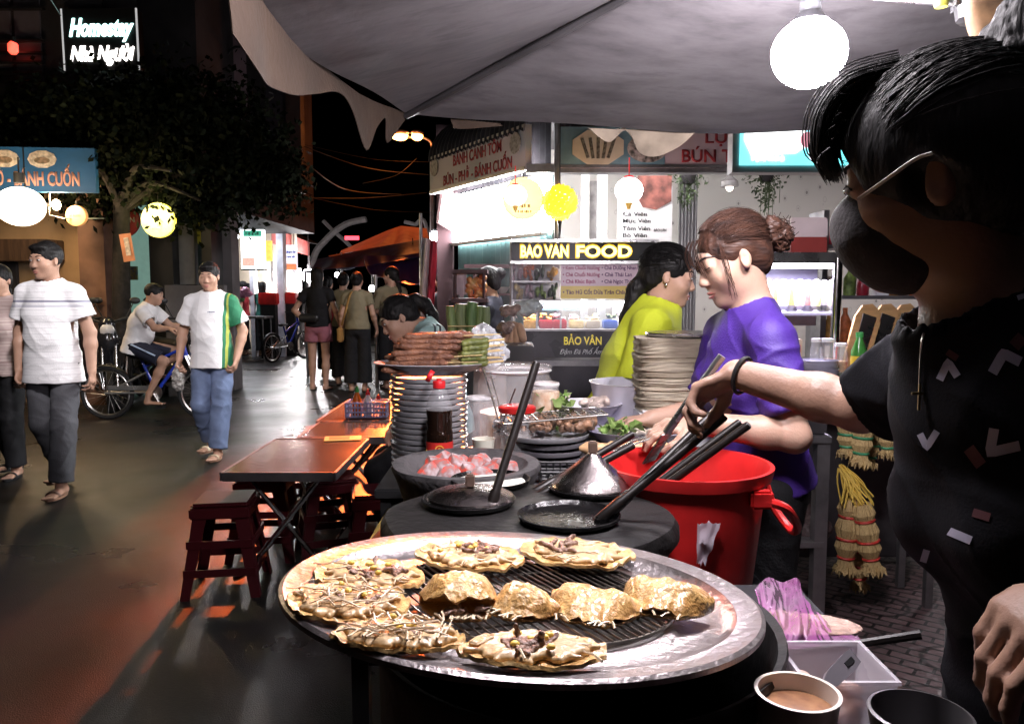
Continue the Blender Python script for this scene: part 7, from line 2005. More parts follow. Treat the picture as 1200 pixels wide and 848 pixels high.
def body(root, J, s=1.0, fem=False, v=.007, skin=None, fat=1.0, hands='RL', legs=True, curl=.45, feet=True, thin=1.0, hopt=None, face=True, **fk):
    g = SDF()
    torso(g, J, s, fem, -.006, fat)
    headshape(g, J, s)
    for S in 'RL':
        arm(g, J, S, s, thin=thin * (.9 if fem else 1.0))
        if S in hands:
            ho = dict(curl=curl); ho.update((hopt or {}).get(S, {}))
            hand(g, J['wr' + S], J['hd' + S], J['hp' + S], -1 if S == 'R' else 1, s, **ho)
        if legs:
            leg_prims(g, J, S, s, thin=.95)
            if feet: foot_prims(g, J, S, s)
    V, Q = g.arrays(v)
    Mw = np.array(wm(root))
    V = V @ Mw[:3, :3].T + Mw[:3, 3]
    o = arr_mesh('body', V, Q, skin or SKIN, root)
    if face: face_bits(root, o, J, s, **fk)
    return o

def cloth(root, name, g, m, v=.008, amp=.004, fr=(14, 14, 7), seed=3):
    fr = np.array(fr)
    V, Q = g.arrays(v)
    Mw = np.array(wm(root))
    L0 = V.copy()
    V = V @ Mw[:3, :3].T + Mw[:3, 3]
    me_disp = None
    if amp:
        wv = np.stack([vnoise(L0, 5, seed + 7 + i) for i in range(3)], 1) * .035
        P = L0 + wv
        n = 0
        for k, (A, f, a_) in enumerate((((1, .35, .55), 15, 1.0), ((-.6, .5, 1), 13, .9), ((.2, 1, -.8), 24, .5))):
            A = np.array(A) / np.linalg.norm(A); u = P @ A; q = P - np.outer(u, A)
            r = 1 - np.abs(vnoise(np.outer(u, A) * f + q * f * .28, 1.0, seed + k * 3))
            n = n + a_ * (r ** 4 - .25)
        me_disp = lambda _: (n * amp * 1.5).astype(np.float32)
    return arr_mesh(name, V, Q, m, root, True, me_disp)

def top(root, J, s, m, fem=False, e=.014, sleeve=.6, hem=.08, v=.008, amp=.003, name='shirt', neckr=.07, fat=1.0, flare=.012, seed=3, drop=0.0, thin=1.0, bust=1.0):
    g = SDF()
    rt, fw = torso(g, J, s, fem, e, fat, bust)
    ax = (J['chest'] - J['pel']).normalized()
    b = J['pel'] - ax * (hem + .05) * s
    g.ecap(b, J['pel'], (.184 * s * fat + e, .130 * s * fat + e), (.154 * s * fat + e, .116 * s * fat + e), rt, .03)
    for S in 'RL':
        if sleeve: arm(g, J, S, s, e, 0, sleeve, thin=thin * (.92 if fem else 1.02), flare=flare)
    g.cut(J['pel'] - ax * hem * s, -ax)
    nk = J['neck']; hd = J['head']
    na = (hd - nk).normalized()
    g.cone(nk + na * .01 - fw * .0 + fw * drop, hd + na * .1, neckr * s, neckr * s, .004, 'sub')
    for S in 'RL':
        if sleeve:
            a, q, c = J['sh' + S], J['el' + S], J['wr' + S]
            if sleeve <= 1: p, d = a.lerp(q, sleeve), (q - a).normalized()
            else: p, d = q.lerp(c, sleeve - 1), (c - q).normalized()
            rr = (.05 + (.038 - .05) * min(sleeve, 1)) * s * thin * (.92 if fem else 1.02) + e + flare
            # square, hollow sleeve end
            g.cone(p + d * .012, p + d * (rr * 1.1), rr * .2, rr * 1.02, .0, 'sub') if False else None
            n = V3(d); pp = V3(p + d * .004)
            def fn(x, y, z, n=n, pp=pp, rr=rr):
                h = (x - pp[0]) * n[0] + (y - pp[1]) * n[1] + (z - pp[2]) * n[2]
                r2 = np.sqrt(np.maximum((x - pp[0]) ** 2 + (y - pp[1]) ** 2 + (z - pp[2]) ** 2 - h * h, 0))
                return np.maximum(np.maximum(-h, r2 - rr * 1.25), h - rr * 1.4)
            q0 = np.array(p) - rr * 1.6; q1 = np.array(p) + rr * 1.6
            g._add(q0, q1, fn, 0, 'sub')
            g.cone(p - d * .035, p + d * .02, rr - .016 if rr > .03 else rr * .6, rr - .009, .004, 'sub')
    return cloth(root, name, g, m, v, amp, seed=seed)

def trousers(root, J, s, m, fem=False, e=.012, e2=.022, length=1.94, v=.008, amp=.003, name='trousers', rise=.055, fat=1.0, seed=5, thin=1.0):
    """length: 1 knee, 2 ankle"""
    g = SDF()
    rt = (J['hipR'] - J['hipL']).normalized()
    ax = (J['chest'] - J['pel']).normalized()
    g.ecap(J['pel'] - ax * .05 * s, J['pel'] + ax * .10 * s, (.140 * s * fat + e * .6, .108 * s * fat + e * .6), (.128 * s * fat, .094 * s * fat), rt, .03)
    for S in 'RL':
        h, k, a = J['hip' + S], J['kn' + S], J['an' + S]
        if length <= 1:
            q = h.lerp(k, length); d = (k - h).normalized()
            g.cone(h, q, .082 * s * thin + e, (.082 - .03 * length) * s * thin + e2, .03)
        else:
            q = k.lerp(a, length - 1); d = (a - k).normalized()
            g.cone(h, k, .076 * s * thin + e, .054 * s * thin + (e + e2) / 2, .03)
            g.cone(k, q, .054 * s * thin + (e + e2) / 2, .04 * s * thin + e2, .02)
        n = V3(d); pp = V3(q)
        def fn(x, y, z, n=n, pp=pp):
            h_ = (x - pp[0]) * n[0] + (y - pp[1]) * n[1] + (z - pp[2]) * n[2]
            r2 = np.sqrt(np.maximum((x - pp[0]) ** 2 + (y - pp[1]) ** 2 + (z - pp[2]) ** 2 - h_ * h_, 0))
            return np.maximum(np.maximum(-h_, r2 - .13), h_ - .14)
        g._add(np.array(q) - .15, np.array(q) + .15, fn, 0, 'sub')
    g.cut(J['pel'] + ax * rise * s, ax)
    return cloth(root, name, g, m, v, amp, (12, 12, 9), seed)

def hairdo(root, J, s, m, style='short', v=.006, amp=.003, seed=2, vol=1.0):
    M, P = hframe(J, s)
    g = SDF()
    E = lambda c, r, k=.015, op='u': g.ell(P(*c), [q * s for q in r], M, k * s, op)
    if style == 'short':
        E((0, -.016, .034), (.081 * vol, .1 * vol, .093 * vol))
        E((0, .056, .084), (.060, .034, .022), .02)
        E((0, .125, -.035), (.085, .075, .095), .012, 'sub')
        for q in (1, -1): E((q * .085, .012, -.022), (.022, .034, .042), .008, 'sub')
        g.cut(P(0, 0, -.045), P(0, -.25, -1) - P(0, 0, 0))
    else:
        E((0, -.018, .032), (.083 * vol, .104 * vol, .094 * vol))
        E((0, -.06, -.02), (.068, .05, .06), .02)
        E((0, .122, -.035), (.078, .07, .098), .012, 'sub')
        for q in (1, -1): E((q * .088, .010, -.03), (.022, .034, .048), .008, 'sub')
        if style == 'pony':
            pts = [P(0, -.10, .05), P(0, -.135, .045), P(0, -.165, 0), P(0, -.172, -.07), P(0, -.155, -.16)]
            g.chain(pts, [.026 * s, .03 * s, .036 * s, .032 * s, .012 * s], .02)
        elif style == 'bun':
            E((0, -.115, .055), (.045, .043, .045), .015)
        elif style == 'long':
            g.ecap(P(0, -.055, .0), P(0, -.085, -.33), (.082 * s, .055 * s), (.075 * s, .03 * s), M.col[0], .03)
        elif style == 'tail':
            g.chain([P(0, -.09, -.01), P(0, -.115, -.08), P(.01, -.12, -.2), P(.0, -.11, -.42)], [.03 * s, .035 * s, .034 * s, .01 * s], .02)
    V, Q = g.arrays(v)
    Mw = np.array(wm(root))
    L0 = (V - np.array(J['head'])) @ np.array(M)
    V = V @ Mw[:3, :3].T + Mw[:3, 3]
    n = vnoise(L0 * np.array((130, 22, 40)), 1.0, seed) + .6 * vnoise(L0 * np.array((260, 40, 60)), 1.0, seed + 4)
    return arr_mesh('hair', V, Q, m, root, True, lambda _: (n * amp).astype(np.float32))

def sandals(root, J, s, m, m2, strap=True):
    for S in 'RL':
        a, t = J['an' + S], J['to' + S]
        d = (t - a); d.z = 0; d.normalize()
        rt = d.cross(Vector((0, 0, 1)))
        W = wm(root)
        out = []
        for i in range(20):
            q = 2 * PI * i / 20
            L = (.125 if math.cos(q) > 0 else .115) * s
            out.append((Vector((a.x, a.y, 0)) + d * .052 * s) + d * L * math.cos(q) + rt * (.045 + .008 * math.cos(q)) * s * math.sin(q))
        M = W @ Matrix.Translation((0, 0, max(.012, t.z - .002)))
        mb = MB().prism([(p.x, p.y) for p in out], .018, M)
        mb.build('sandal', m, root)
        if strap:
            c = Vector((t.x, t.y, t.z)) - d * .03 * s
            MB().tube([W @ (c + rt * .045 * s * math.cos(q) + Vector((0, 0, (.034 * math.sin(q) - .004) * s))) for q in [PI * i / 8 for i in range(9)]], .014 * s, 6, flat=.3).build('strap', m2, root)

def hem_box(*a): pass
# ---------------------------------------------------------------- the people
def col(n, c, **k): return mat(n, c, **{**dict(rough=.8, var=.12, vs=8, bump=.25, bs=160, rv=.05, spec=.25), **k})
def posew(loc, hf, hu=(0, 0, 1), **o):
    """joints given in world space for a root at loc with no turn"""
    J = {}
    hd = {k: o.pop(k) for k in list(o) if k[:2] in ('hd', 'hp')}
    for k, p in o.items(): J[k] = Vector(p) - Vector(loc)
    J['hf'] = Vector(hf).normalized(); J['hu'] = Vector(hu).normalized()
    for S in 'RL':
        J['hd' + S] = Vector(hd.get('hd' + S, J['wr' + S] - J['el' + S])).normalized()
        J['hp' + S] = Vector(hd.get('hp' + S, (0, 0, -1))).normalized()
    return J
def strands(root, J, s, m, n, end, rad=.0011, k=1.03, wild=.25, ph=(-1.5, 1.5), seed=1, z0=.75, name='loose_strands'):
    r = random.Random(seed); M, P = hframe(J, s); W = wm(root)
    c = Vector((0, -.018, .032)); R3 = Vector((.083, .104, .094)) * k
    mb = MB()
    for i in range(n):
        p = r.uniform(*ph)
        a = Vector((math.sin(p), .55 + .25 * math.cos(p), z0 * math.cos(p) + .10)).normalized()
        b = (Vector(end) + Vector((r.gauss(0, .22), r.gauss(0, .1), r.gauss(0, .2)))).normalized()
        f0 = r.uniform(0, .5); f1 = r.uniform(f0 + .3, 1)
        w_ = r.gauss(0, wild); up = 1 + abs(r.gauss(0, .02))
        pts = []
        for j in range(9):
            f = f0 + (f1 - f0) * j / 8
            d = (a * math.sin((1 - f) * 1.57) + b * math.sin(f * 1.57)).normalized()
            d = (d + Vector((.05 * w_ * math.sin(f * 9 + i), 0, .04 * w_ * math.sin(f * 7 + i)))).normalized()
            pts.append(W @ P(*(c + Vector((d.x * R3.x, d.y * R3.y, d.z * R3.z)) * up)))
        mb.tube(pts, [rad * (.5 if j in (0, 8) else 1) for j in range(9)], 4)
    return put(mb.build(name, m, root), kind='stuff')

# man in the striped polo
p = Vector(((60 - 600) / 930 * 5.27, 5.27, 0)); s = 1.02
t = thing('person', 'man in a white striped polo shirt and dark grey trousers walking past the doorway', 'person', p, R(180))
J = pose(s, hf=(.30, 1, -.08), elR=(.235, -.05, 1.06), wrR=(.225, .0, .82), elL=(-.235, -.03, 1.06), wrL=(-.262, .02, .81), knR=(.09, .0, .47), anR=(.075, -.20, .13), toR=(.085, -.07, .06), knL=(-.085, .06, .47), anL=(-.07, .10, .075), toL=(-.08, .235, .028))
body(t, J, s, v=.0065, skin=SKIN2, curl=.5)
def polo(N, L, tc):
    sx = N.new('ShaderNodeSeparateXYZ'); L.new(tc.outputs['Object'], sx.inputs[0])
    a = N.new('ShaderNodeMath'); a.operation = 'MULTIPLY'; a.inputs[1].default_value = 26; L.new(sx.outputs[2], a.inputs[0])
    f = N.new('ShaderNodeMath'); f.operation = 'FRACT'; L.new(a.outputs[0], f.inputs[0])
    st = ramp(N, L, f.outputs[0], [(0, (.62, .61, .63)), (.10, (.82, .81, .82)), (.5, (.77, .76, .78)), (.56, (.82, .81, .82))], 'CONSTANT')
    z = N.new('ShaderNodeMath'); z.operation = 'MULTIPLY'; z.inputs[1].default_value = .5; L.new(sx.outputs[2], z.inputs[0])
    bd = ramp(N, L, z.outputs[0], [(0, (1, 1, 1)), (.624, (.62, .62, .68)), (.632, (1, 1, 1)), (.640, (.34, .34, .42)), (.648, (1, 1, 1))], 'CONSTANT')
    m = N.new('ShaderNodeMix'); m.data_type = 'RGBA'; m.blend_type = 'MULTIPLY'; m.inputs[0].default_value = 1
    L.new(st, m.inputs[6]); L.new(bd, m.inputs[7]); return m.outputs[2]
sh = top(t, J, s, node_mat('polo_cloth', polo, rough=.8, bump=.25, bs=160), e=.016, sleeve=.62, hem=.16, name='polo_shirt', v=.007, flare=.02, fat=1.02)
trousers(t, J, s, col('grey_trousers', (.085, .085, .095)), e2=.034, v=.008, amp=.004)
hairdo(t, J, s, HAIR, 'short'); sandals(t, J, s, mat('sandal_tan', (.30, .17, .11)), mat('sandal_strap', (.22, .12, .09)))
m = MB()
W = wm(t)
for sx in (-1, 1):
    pts = [J['neck'] + Vector(v) * s for v in ((sx * .055, -.035, .030), (sx * .070, .01, .020), (sx * .055, .055, -.005), (sx * .012, .085, -.035))]
    m.tube([W @ q for q in catmull(pts, 4)], .016 * s, 6, flat=.45)
m.build('collar', mat('polo_white', (.74, .73, .74), rough=.8), t)

# woman cut by the left frame edge
p = Vector(((4 - 600) / 930 * 5.75, 5.75, 0)); s = .94
t = thing('person', 'woman in a striped blouse and black trousers behind the man in the polo shirt', 'person', p, R(165))
J = pose(s, hf=(-.4, .9, 0), knL=(-.085, .05, .47), anL=(-.07, .02, .075), anR=(.08, -.12, .11), toR=(.09, .01, .05))
body(t, J, s, True, v=.008); top(t, J, s, mat('blouse_stripe', (.62, .52, .48), var=.5, vs=3, stretch=(.2, .2, 26), col2=(.32, .20, .20), rough=.8), True, sleeve=.5, name='blouse', hem=.1)
trousers(t, J, s, col('black_trousers', (.018, .018, .02)), True, e2=.03); hairdo(t, J, s, HAIR, 'tail'); sandals(t, J, s, BLACKP, BLACKP)

# man in the white and green sports shirt
p = Vector(((248 - 600) / 930 * 6.42, 6.42, 0)); s = .965
t = thing('person', 'man in a white and green sports shirt and blue jeans carrying a crumpled bag', 'person', p, R(180))
J = pose(s, hf=(-.08, 1, -.10), elR=(.25, -.02, 1.07), wrR=(.245, .09, .84), elL=(-.245, -.05, 1.07), wrL=(-.22, .06, .84), knR=(.10, .04, .46), anR=(.105, -.16, .12), toR=(.12, -.03, .05), knL=(-.08, .05, .46), anL=(-.045, .08, .075), toL=(-.05, .215, .028))
body(t, J, s, v=.0065, skin=SKIN2, curl=.7, closed=True)
def sport(N, L, tc):
    sx = N.new('ShaderNodeSeparateXYZ'); L.new(tc.outputs['Object'], sx.inputs[0])
    w_ = N.new('ShaderNodeMath'); w_.operation = 'MULTIPLY_ADD'; w_.inputs[1].default_value = .03; w_.inputs[2].default_value = .0; L.new(sx.outputs[2], w_.inputs[0])
    a = N.new('ShaderNodeMath'); a.operation = 'ADD'; L.new(sx.outputs[0], a.inputs[0]); L.new(w_.outputs[0], a.inputs[1])
    h = N.new('ShaderNodeMath'); h.operation = 'ADD'; h.inputs[1].default_value = .5; L.new(a.outputs[0], h.inputs[0])
    return ramp(N, L, h.outputs[0], [(0, (.70, .69, .70)), (.285, (.02, .17, .08)), (.372, (.38, .42, .07)), (.388, (.02, .17, .08)), (.408, (.80, .79, .80)), (.60, (.70, .69, .70))], 'CONSTANT')
SPORT = node_mat('sport_cloth', sport, rough=.7, bump=.2, bs=160)
sh = top(t, J, s, SPORT, e=.018, sleeve=.72, hem=.13, name='sports_shirt', v=.007, flare=.022)
scribble('chest_print', mat('print_navy', (.1, .1, .2)), wm(t) @ Matrix.Translation(Vector((-.06, .152, 1.235)) * s) @ Matrix.Rotation(PI, 4, 'Z') @ Matrix.Rotation(R(80), 4, 'X'), .010, .06, t)
trousers(t, J, s, col('blue_jeans', (.13, .17, .28), var=.45, vs=4), e2=.034, amp=.0045); hairdo(t, J, s, HAIR, 'short', vol=1.0); sandals(t, J, s, mat('sandal_tan', (.30, .17, .11)), mat('sandal_cream', (.62, .52, .36)))
c = wm(t) @ (J['wrR'] + Vector((0, .03, -.16)))
g = SDF(); g.ell(c, (.05, .05, .09), None, .02); g.chain([c + Vector((0, 0, .06)), c + Vector((0, 0, .14))], [.03, .012], .02)
V, Q = g.arrays(.007); o = arr_mesh('carrier_bag', V, Q, mat('bag_net', (.30, .28, .26), rough=.5, var=.7, vs=60), None, True, lambda P: (vnoise(P, 40, 2) * .012).astype(np.float32)); put(o, 'crumpled grey carrier bag held by the man in green and white', 'bag')

# boy on the bicycle (faces +X)
p = Vector(((180 - 600) / 930 * 8.37, 8.37, 0)); s = .92
t = thing('person', 'boy in a white t-shirt and dark shorts riding the blue bicycle', 'person', p, 0)
a = lambda x, y, z: p + Vector((x, y, z))
J = posew(p, (.94, .15, -.22), pel=a(-.19, 0, .80), chest=a(-.12, 0, 1.03), neck=a(-.04, 0, 1.20), head=a(.02, 0, 1.325), shR=a(-.05, -.14, 1.15), shL=a(-.05, .14, 1.15), elR=a(.10, -.20, .98), elL=a(.10, .20, .98), wrR=a(.26, -.22, .97), wrL=a(.26, .22, .97),
          hipR=a(-.18, -.08, .78), hipL=a(-.18, .08, .78), knR=a(.14, -.10, .63), knL=a(.20, .10, .72), anR=a(-.02, -.12, .29), anL=a(-.02, .12, .50), toR=a(.09, -.12, .185), toL=a(.08, .12, .445), hdR=(1, 0, -.1), hdL=(1, 0, -.1))
body(t, J, s, v=.0075, skin=SKIN2, curl=.9); top(t, J, s, col('tee_white', (.70, .68, .69)), e=.018, sleeve=.6, hem=.10, name='tee_shirt')
trousers(t, J, s, col('shorts_navy', (.018, .02, .035)), length=.86, e2=.03, rise=.06, name='shorts'); hairdo(t, J, s, HAIR, 'short')
m = MB(); h, k = J['hipR'] + p, J['knR'] + p; m.tube([h.lerp(k, f) + Vector((0, -.092 + .014 * f, .035)) for f in (.05, .3, .55, .82)], .016, 6, flat=.5); m.build('side_stripe', mat('stripe_blue', (.35, .45, .62)), t)
sandals(t, J, s, BLACKP, BLACKP, False) if False else None

# women seen from behind down the street
def walker(px, Y, s, label, topm, botm, hair, yaw=0, bottom='trousers', arms=None, sleeve=.5, v=.010, hem=.04, skin=SKIN, hs=HAIR, thin=.9, e2=.06):
    p = Vector(((px - 600) / 930 * Y, Y, 0))
    t = thing('person', label, 'person', p, yaw)
    J = pose(s, **(arms or {}))
    body(t, J, s, True, v=v, skin=skin, face=False, curl=.6)
    top(t, J, s, topm, True, e=.010, sleeve=sleeve, hem=hem, v=v, name='blouse')
    if bottom == 'shorts': trousers(t, J, s, botm, True, length=.52, e2=.03, v=v, name='shorts', rise=.10)
    else: trousers(t, J, s, botm, True, length=1.86, e2=e2, v=v, rise=.14)
    hairdo(t, J, s, hs, hair, v=.009); sandals(t, J, s, BLACKP, BLACKP)
    return t, J, p
BLK = col('black_tee', (.012, .012, .014)); OLV = col('olive_cloth', (.22, .19, .12))
t, J, p = walker(373, 10.85, 1.02, 'woman in a black tee and pink shorts seen from behind with long hair', BLK, col('pink_shorts', (.34, .13, .17)), 'long', 0, 'shorts', dict(elL=(-.30, -.06, 1.08), wrL=(-.16, -.05, .93), elR=(.24, -.02, 1.07), wrR=(.28, .10, .86), hdL=(.7, .5, -.3)))
g = SDF(); c = p + Vector((-.08, -.17, 1.0)); g.ecap(c - Vector((.09, 0, 0)), c + Vector((.09, 0, 0)), (.06, .05), (.06, .05), (0, 0, 1), .03)
V, Q = g.arrays(.01); o = arr_mesh('waist_bag', V, Q, BLACKP); put(o, 'black pouch bag at the back of the woman in pink shorts', 'bag')
t, J, p = walker(419, 10.7, .985, 'woman in an olive top and black wide trousers with a tan shoulder bag', OLV, col('black_trousers', (.018, .018, .02)), 'bun', .0, arms=dict(wrR=(.24, .12, .86)))
m = MB(); q = [p + Vector(v) * .985 for v in ((.0, .10, 1.36), (-.06, -.10, 1.36), (-.13, -.16, 1.1), (-.20, -.08, .92))]; m.tube(catmull(q, 6), .018, 6, flat=.4)
m.box(p + Vector((-.22, -.03, .78)), (.08, .16, .20), None, .02); o = m.build('shoulder_bag', mat('bag_tan', (.36, .20, .06), rough=.55)); put(o, 'tan shoulder bag of the woman in the olive top', 'bag')
walker(403, 11.5, .99, 'person in olive half hidden between the black tee and the olive top', OLV, col('black_trousers', (.018, .018, .02)), 'bun', 0)
walker(459, 11.0, 1.03, 'tall woman in an olive blouse with a long dark ponytail', OLV, col('black_trousers', (.018, .018, .02)), 'tail', R(20), arms=dict(hf=(-.7, .6, 0), wrL=(-.10, .25, 1.0), elL=(-.22, .08, 1.08)), sleeve=.9)
walker(385, 12.6, .97, 'woman in a red top deep in the crowd beyond the pink shorts', col('red_top', (.4, .05, .06)), BLK, 'pony', 0)
# girl bending over a table, seated on a stool
st = dup(st0, (-.46, 4.06, 0), R(4), 'maroon stool under the bending girl in pale teal')
p = Vector((-.43, 4.06, 0)); a = lambda x, y, z: p + Vector((x, y, z)); s = .95
t = thing('person', 'girl in a pale teal shirt bending her head down behind the skewers', 'person', p)
J = posew(p, (-.82, -.36, -.46), (-.46, 0, .88), pel=a(.10, 0, .68), chest=a(.07, 0, .96), neck=a(-.02, .0, 1.165), head=a(-.150, -.01, 1.215), shR=a(.02, .15, 1.125), shL=a(.02, -.15, 1.125), elR=a(-.06, .20, .87), elL=a(-.06, -.19, .87), wrR=a(-.16, .08, .68), wrL=a(-.15, -.06, .68),
          hipR=a(.09, .09, .65), hipL=a(.09, -.09, .65), knR=a(-.24, .12, .46), knL=a(-.24, -.12, .46), anR=a(-.16, .12, .08), anL=a(-.16, -.12, .08), toR=a(-.29, .12, .03), toL=a(-.29, -.12, .03))
body(t, J, s, True, v=.006); top(t, J, s, col('teal_shirt', (.42, .60, .58)), True, sleeve=.6, hem=.06)
trousers(t, J, s, BLK, True, rise=.08); hairdo(t, J, s, HAIR, 'pony')
m = MB(); m2 = MB()
for k in (0, .025): m.tube([q + p for q in catmull([J['neck'] + Vector((.045 + k, -.055, .02)), J['shL'] + Vector((.035 + k, -.035, .055)), J['shL'] + Vector((.03 + k, -.075, -.02)), J['shL'].lerp(J['elL'], .4) + Vector((.035 + k, -.055, 0))], 5)], .005, 5)
m.build('sleeve_stripes', mat('stripe_dark', (.03, .05, .06)), t)
# girl in grey beside the cart
p = Vector(((574 - 600) / 930 * 6.0, 6.0, 0)); s = .935
t = thing('person', 'girl in a dark grey dress with a hair bun standing left of the dessert cart', 'person', p, R(75))
J = pose(s, hf=(0, 1, -.1), elL=(-.21, .05, 1.08), wrL=(-.10, .25, 1.13), elR=(.21, .05, 1.08), wrR=(.10, .26, 1.10))
body(t, J, s, True, v=.007); top(t, J, s, col('grey_dress', (.055, .055, .075)), True, sleeve=.55, hem=.10, name='dress_top')
trousers(t, J, s, col('grey_dress', (.055, .055, .075)), True, e=.03, e2=.05, name='dress_skirt'); hairdo(t, J, s, HAIR, 'bun'); sandals(t, J, s, BLACKP, BLACKP)
# small people among the far left stalls and beyond the flag
for px, Y, s, tc_, hr, yaw, lb in ((286, 16.9, .96, (.45, .05, .06), 'pony', 90, 'far person in a red top at the left stalls'), (276, 17.4, .95, (.35, .28, .2), 'short', 180, 'far person in brown beside the red top at the left stalls'), (301, 17.2, .96, (.7, .66, .66), 'bun', 120, 'far person in white at the left stalls'), (309, 16.7, .95, (.02, .10, .08), 'long', 0, 'far person in dark green beside the white top'), (333, 18.0, .9, (.7, .68, .7), 'short', 170, 'far person in white near the second red crate'), (520, 9.4, .97, (.03, .03, .035), 'tail', 40, 'woman in black beyond the red and white flag')):
    walker(px, Y, s, lb, col('top_%d' % px, tc_), BLK, hr, R(yaw), v=.014)

# woman in yellow
p = Vector((.555, 3.04, 0)); s = .96
t = thing('person', 'woman in a yellow t-shirt with a ponytail stooping behind the rice paper stack', 'person', p, R(-104))
J = pose(s, hf=(0, 1, -.20), pel=(0, -.15, .88), chest=(.0, -.075, 1.13), neck=(0, .005, 1.33), head=(0, .045, 1.47), shR=(.155, -.01, 1.275), shL=(-.155, -.01, 1.275), elR=(.23, -.06, 1.02), wrR=(.16, .17, .90), elL=(-.21, .10, 1.03), wrL=(-.14, .28, .93))
body(t, J, s, True, v=.005, skin=SKIN, curl=.6); top(t, J, s, col('yellow_tee', (.62, .70, .045)), True, e=.028, sleeve=.82, hem=.10, name='tee_shirt', v=.006, flare=.02)
trousers(t, J, s, BLK, True); hairdo(t, J, s, HAIR, 'tail', v=.005); strands(t, J, s, HAIR, 120, (0, -.9, -.1)); sandals(t, J, s, BLACKP, BLACKP)
m = MB(); M_, P_ = hframe(J, s); m.ell(wm(t) @ P_(.082, .0, -.036), (.006, .006, .006)); m.build('earring', STEEL, t)

# woman in purple
p = Vector((.66, 2.2, 0)); s = .99
t = thing('person', 'woman in a purple t-shirt with brown hair in a messy bun working over the bucket', 'person', p)
hc = at(857, 303, 2.2)
J = posew(p, (-.92, -.14, -.38), (-.36, 0, .93), head=hc, neck=(.665, 2.205, 1.295), chest=(.655, 2.205, 1.10), pel=(.705, 2.2, .85), shR=(.640, 2.355, 1.225), shL=(.670, 2.050, 1.225), elR=(.58, 2.42, .98), elL=(.715, 1.985, .985), wrR=(.42, 2.36, .97), wrL=(.475, 2.02, 1.015),
          hipR=(.705, 2.285, .82), hipL=(.705, 2.115, .82), knR=(.70, 2.29, .44), knL=(.69, 2.11, .44), anR=(.72, 2.29, .07), anL=(.72, 2.11, .07), toR=(.60, 2.30, .025), toL=(.60, 2.10, .025), hdL=(-1, 0, -.12), hpL=(.1, .25, -1), hdR=(-1, 0, -.1))
body(t, J, s * 1.03, True, v=.0042, skin=SKINL, hopt={'L': dict(curl=.38)}, thin=1.12, closed=True)
def purp(N, L, tc):
    n = N.new('ShaderNodeTexNoise'); n.inputs['Scale'].default_value = 6; L.new(tc.outputs['Object'], n.inputs['Vector'])
    return ramp(N, L, n.outputs[0], [(.3, (.036, .012, .155)), (.7, (.050, .016, .20))])
top(t, J, s, node_mat('purple_jersey', purp, rough=.62, bump=.2, bs=200), True, e=.012, sleeve=.72, hem=.045, name='tee_shirt', v=.005, amp=.005, flare=.010, thin=1.06, neckr=.066, bust=.72, fat=.95)
trousers(t, J, s, col('black_trousers', (.018, .018, .02)), True, rise=.05, e2=.03)
hairdo(t, J, s, HAIRB, 'none', v=.0042, amp=.0016, vol=1.0)
M_, P_ = hframe(J, s); g = SDF()
for q, r in (((0, -.125, .020), .040), ((.012, -.150, .035), .030), ((-.012, -.158, .008), .030), ((0, -.150, -.015), .026), ((-.02, -.135, .045), .026)): g.ell(P_(*q), (r, r, r), None, .012)
V, Q = g.arrays(.004); V = V + np.array(p); arr_mesh('hair_bun', V, Q, HAIRB, t, True, lambda P: (vnoise(P * np.array((90, 90, 200)), 1, 3) * .006).astype(np.float32))
strands(t, J, s, HAIRB, 1300, (0, -.98, .12), .0009, 1.02, .3, seed=4); strands(t, J, s, HAIRB, 160, (0, -.98, .12), .0005, 1.05, .7, seed=14)
m = MB(); r_ = random.Random(5)
for i in range(70):
    c = Vector((0, -.142, .012)); d = Vector((r_.gauss(0, 1), r_.gauss(-.5, .8), r_.gauss(0, 1))).normalized(); b_ = d.orthogonal().normalized(); b_ = Matrix.Rotation(r_.random() * 6, 3, d) @ b_
    q0 = c + d * .040; m.tube([p + P_(*(q0 + b_ * .03 * (f - .5) * 2 + d * .022 * f * f * r_.random())) for f in (0, .25, .5, .75, 1)], .0011, 4)
for i in range(26):                                                  # fringe and side wisps
    x = r_.uniform(-.055, .055); q = [(x, .078, .085), (x * 1.1, .098, .06), (x * 1.15, .104, .03), (x * 1.2 + r_.gauss(0, .008), .100 + r_.gauss(0, .006), r_.uniform(-.02, .015))]
    m.tube([p + P_(*v) for v in catmull(q, 3)], .0007, 4)
for sx in (-1, 1):
    for i in range(12): m.tube([p + P_(*v) for v in catmull([(sx * .072, .045, .06), (sx * .080, .058 + r_.gauss(0, .006), .0), (sx * .074, .060 + r_.gauss(0, .008), -.06 - r_.random() * .04)], 4)], .0006, 4)
put(m.build('loose_wisps', HAIRB, t), kind='stuff')
# steel tongs in her hand
a, b_ = at(742, 492, 2.02), at(690, 512, 2.06)
hb_ = p + J['wrL'] + Vector((-.10, -.005, -.03))
m = MB(); 
for k in (-1, 1): m.tube([hb_ + Vector((.03, k * .004, .01)), hb_ + Vector((-.06, k * .018, -.02)), hb_ + Vector((-.13, k * .006, -.05))], .005, 6, flat=.5)
o = m.build('tongs', STEEL); put(o, 'steel tongs in the hand of the woman in purple', 'tongs')

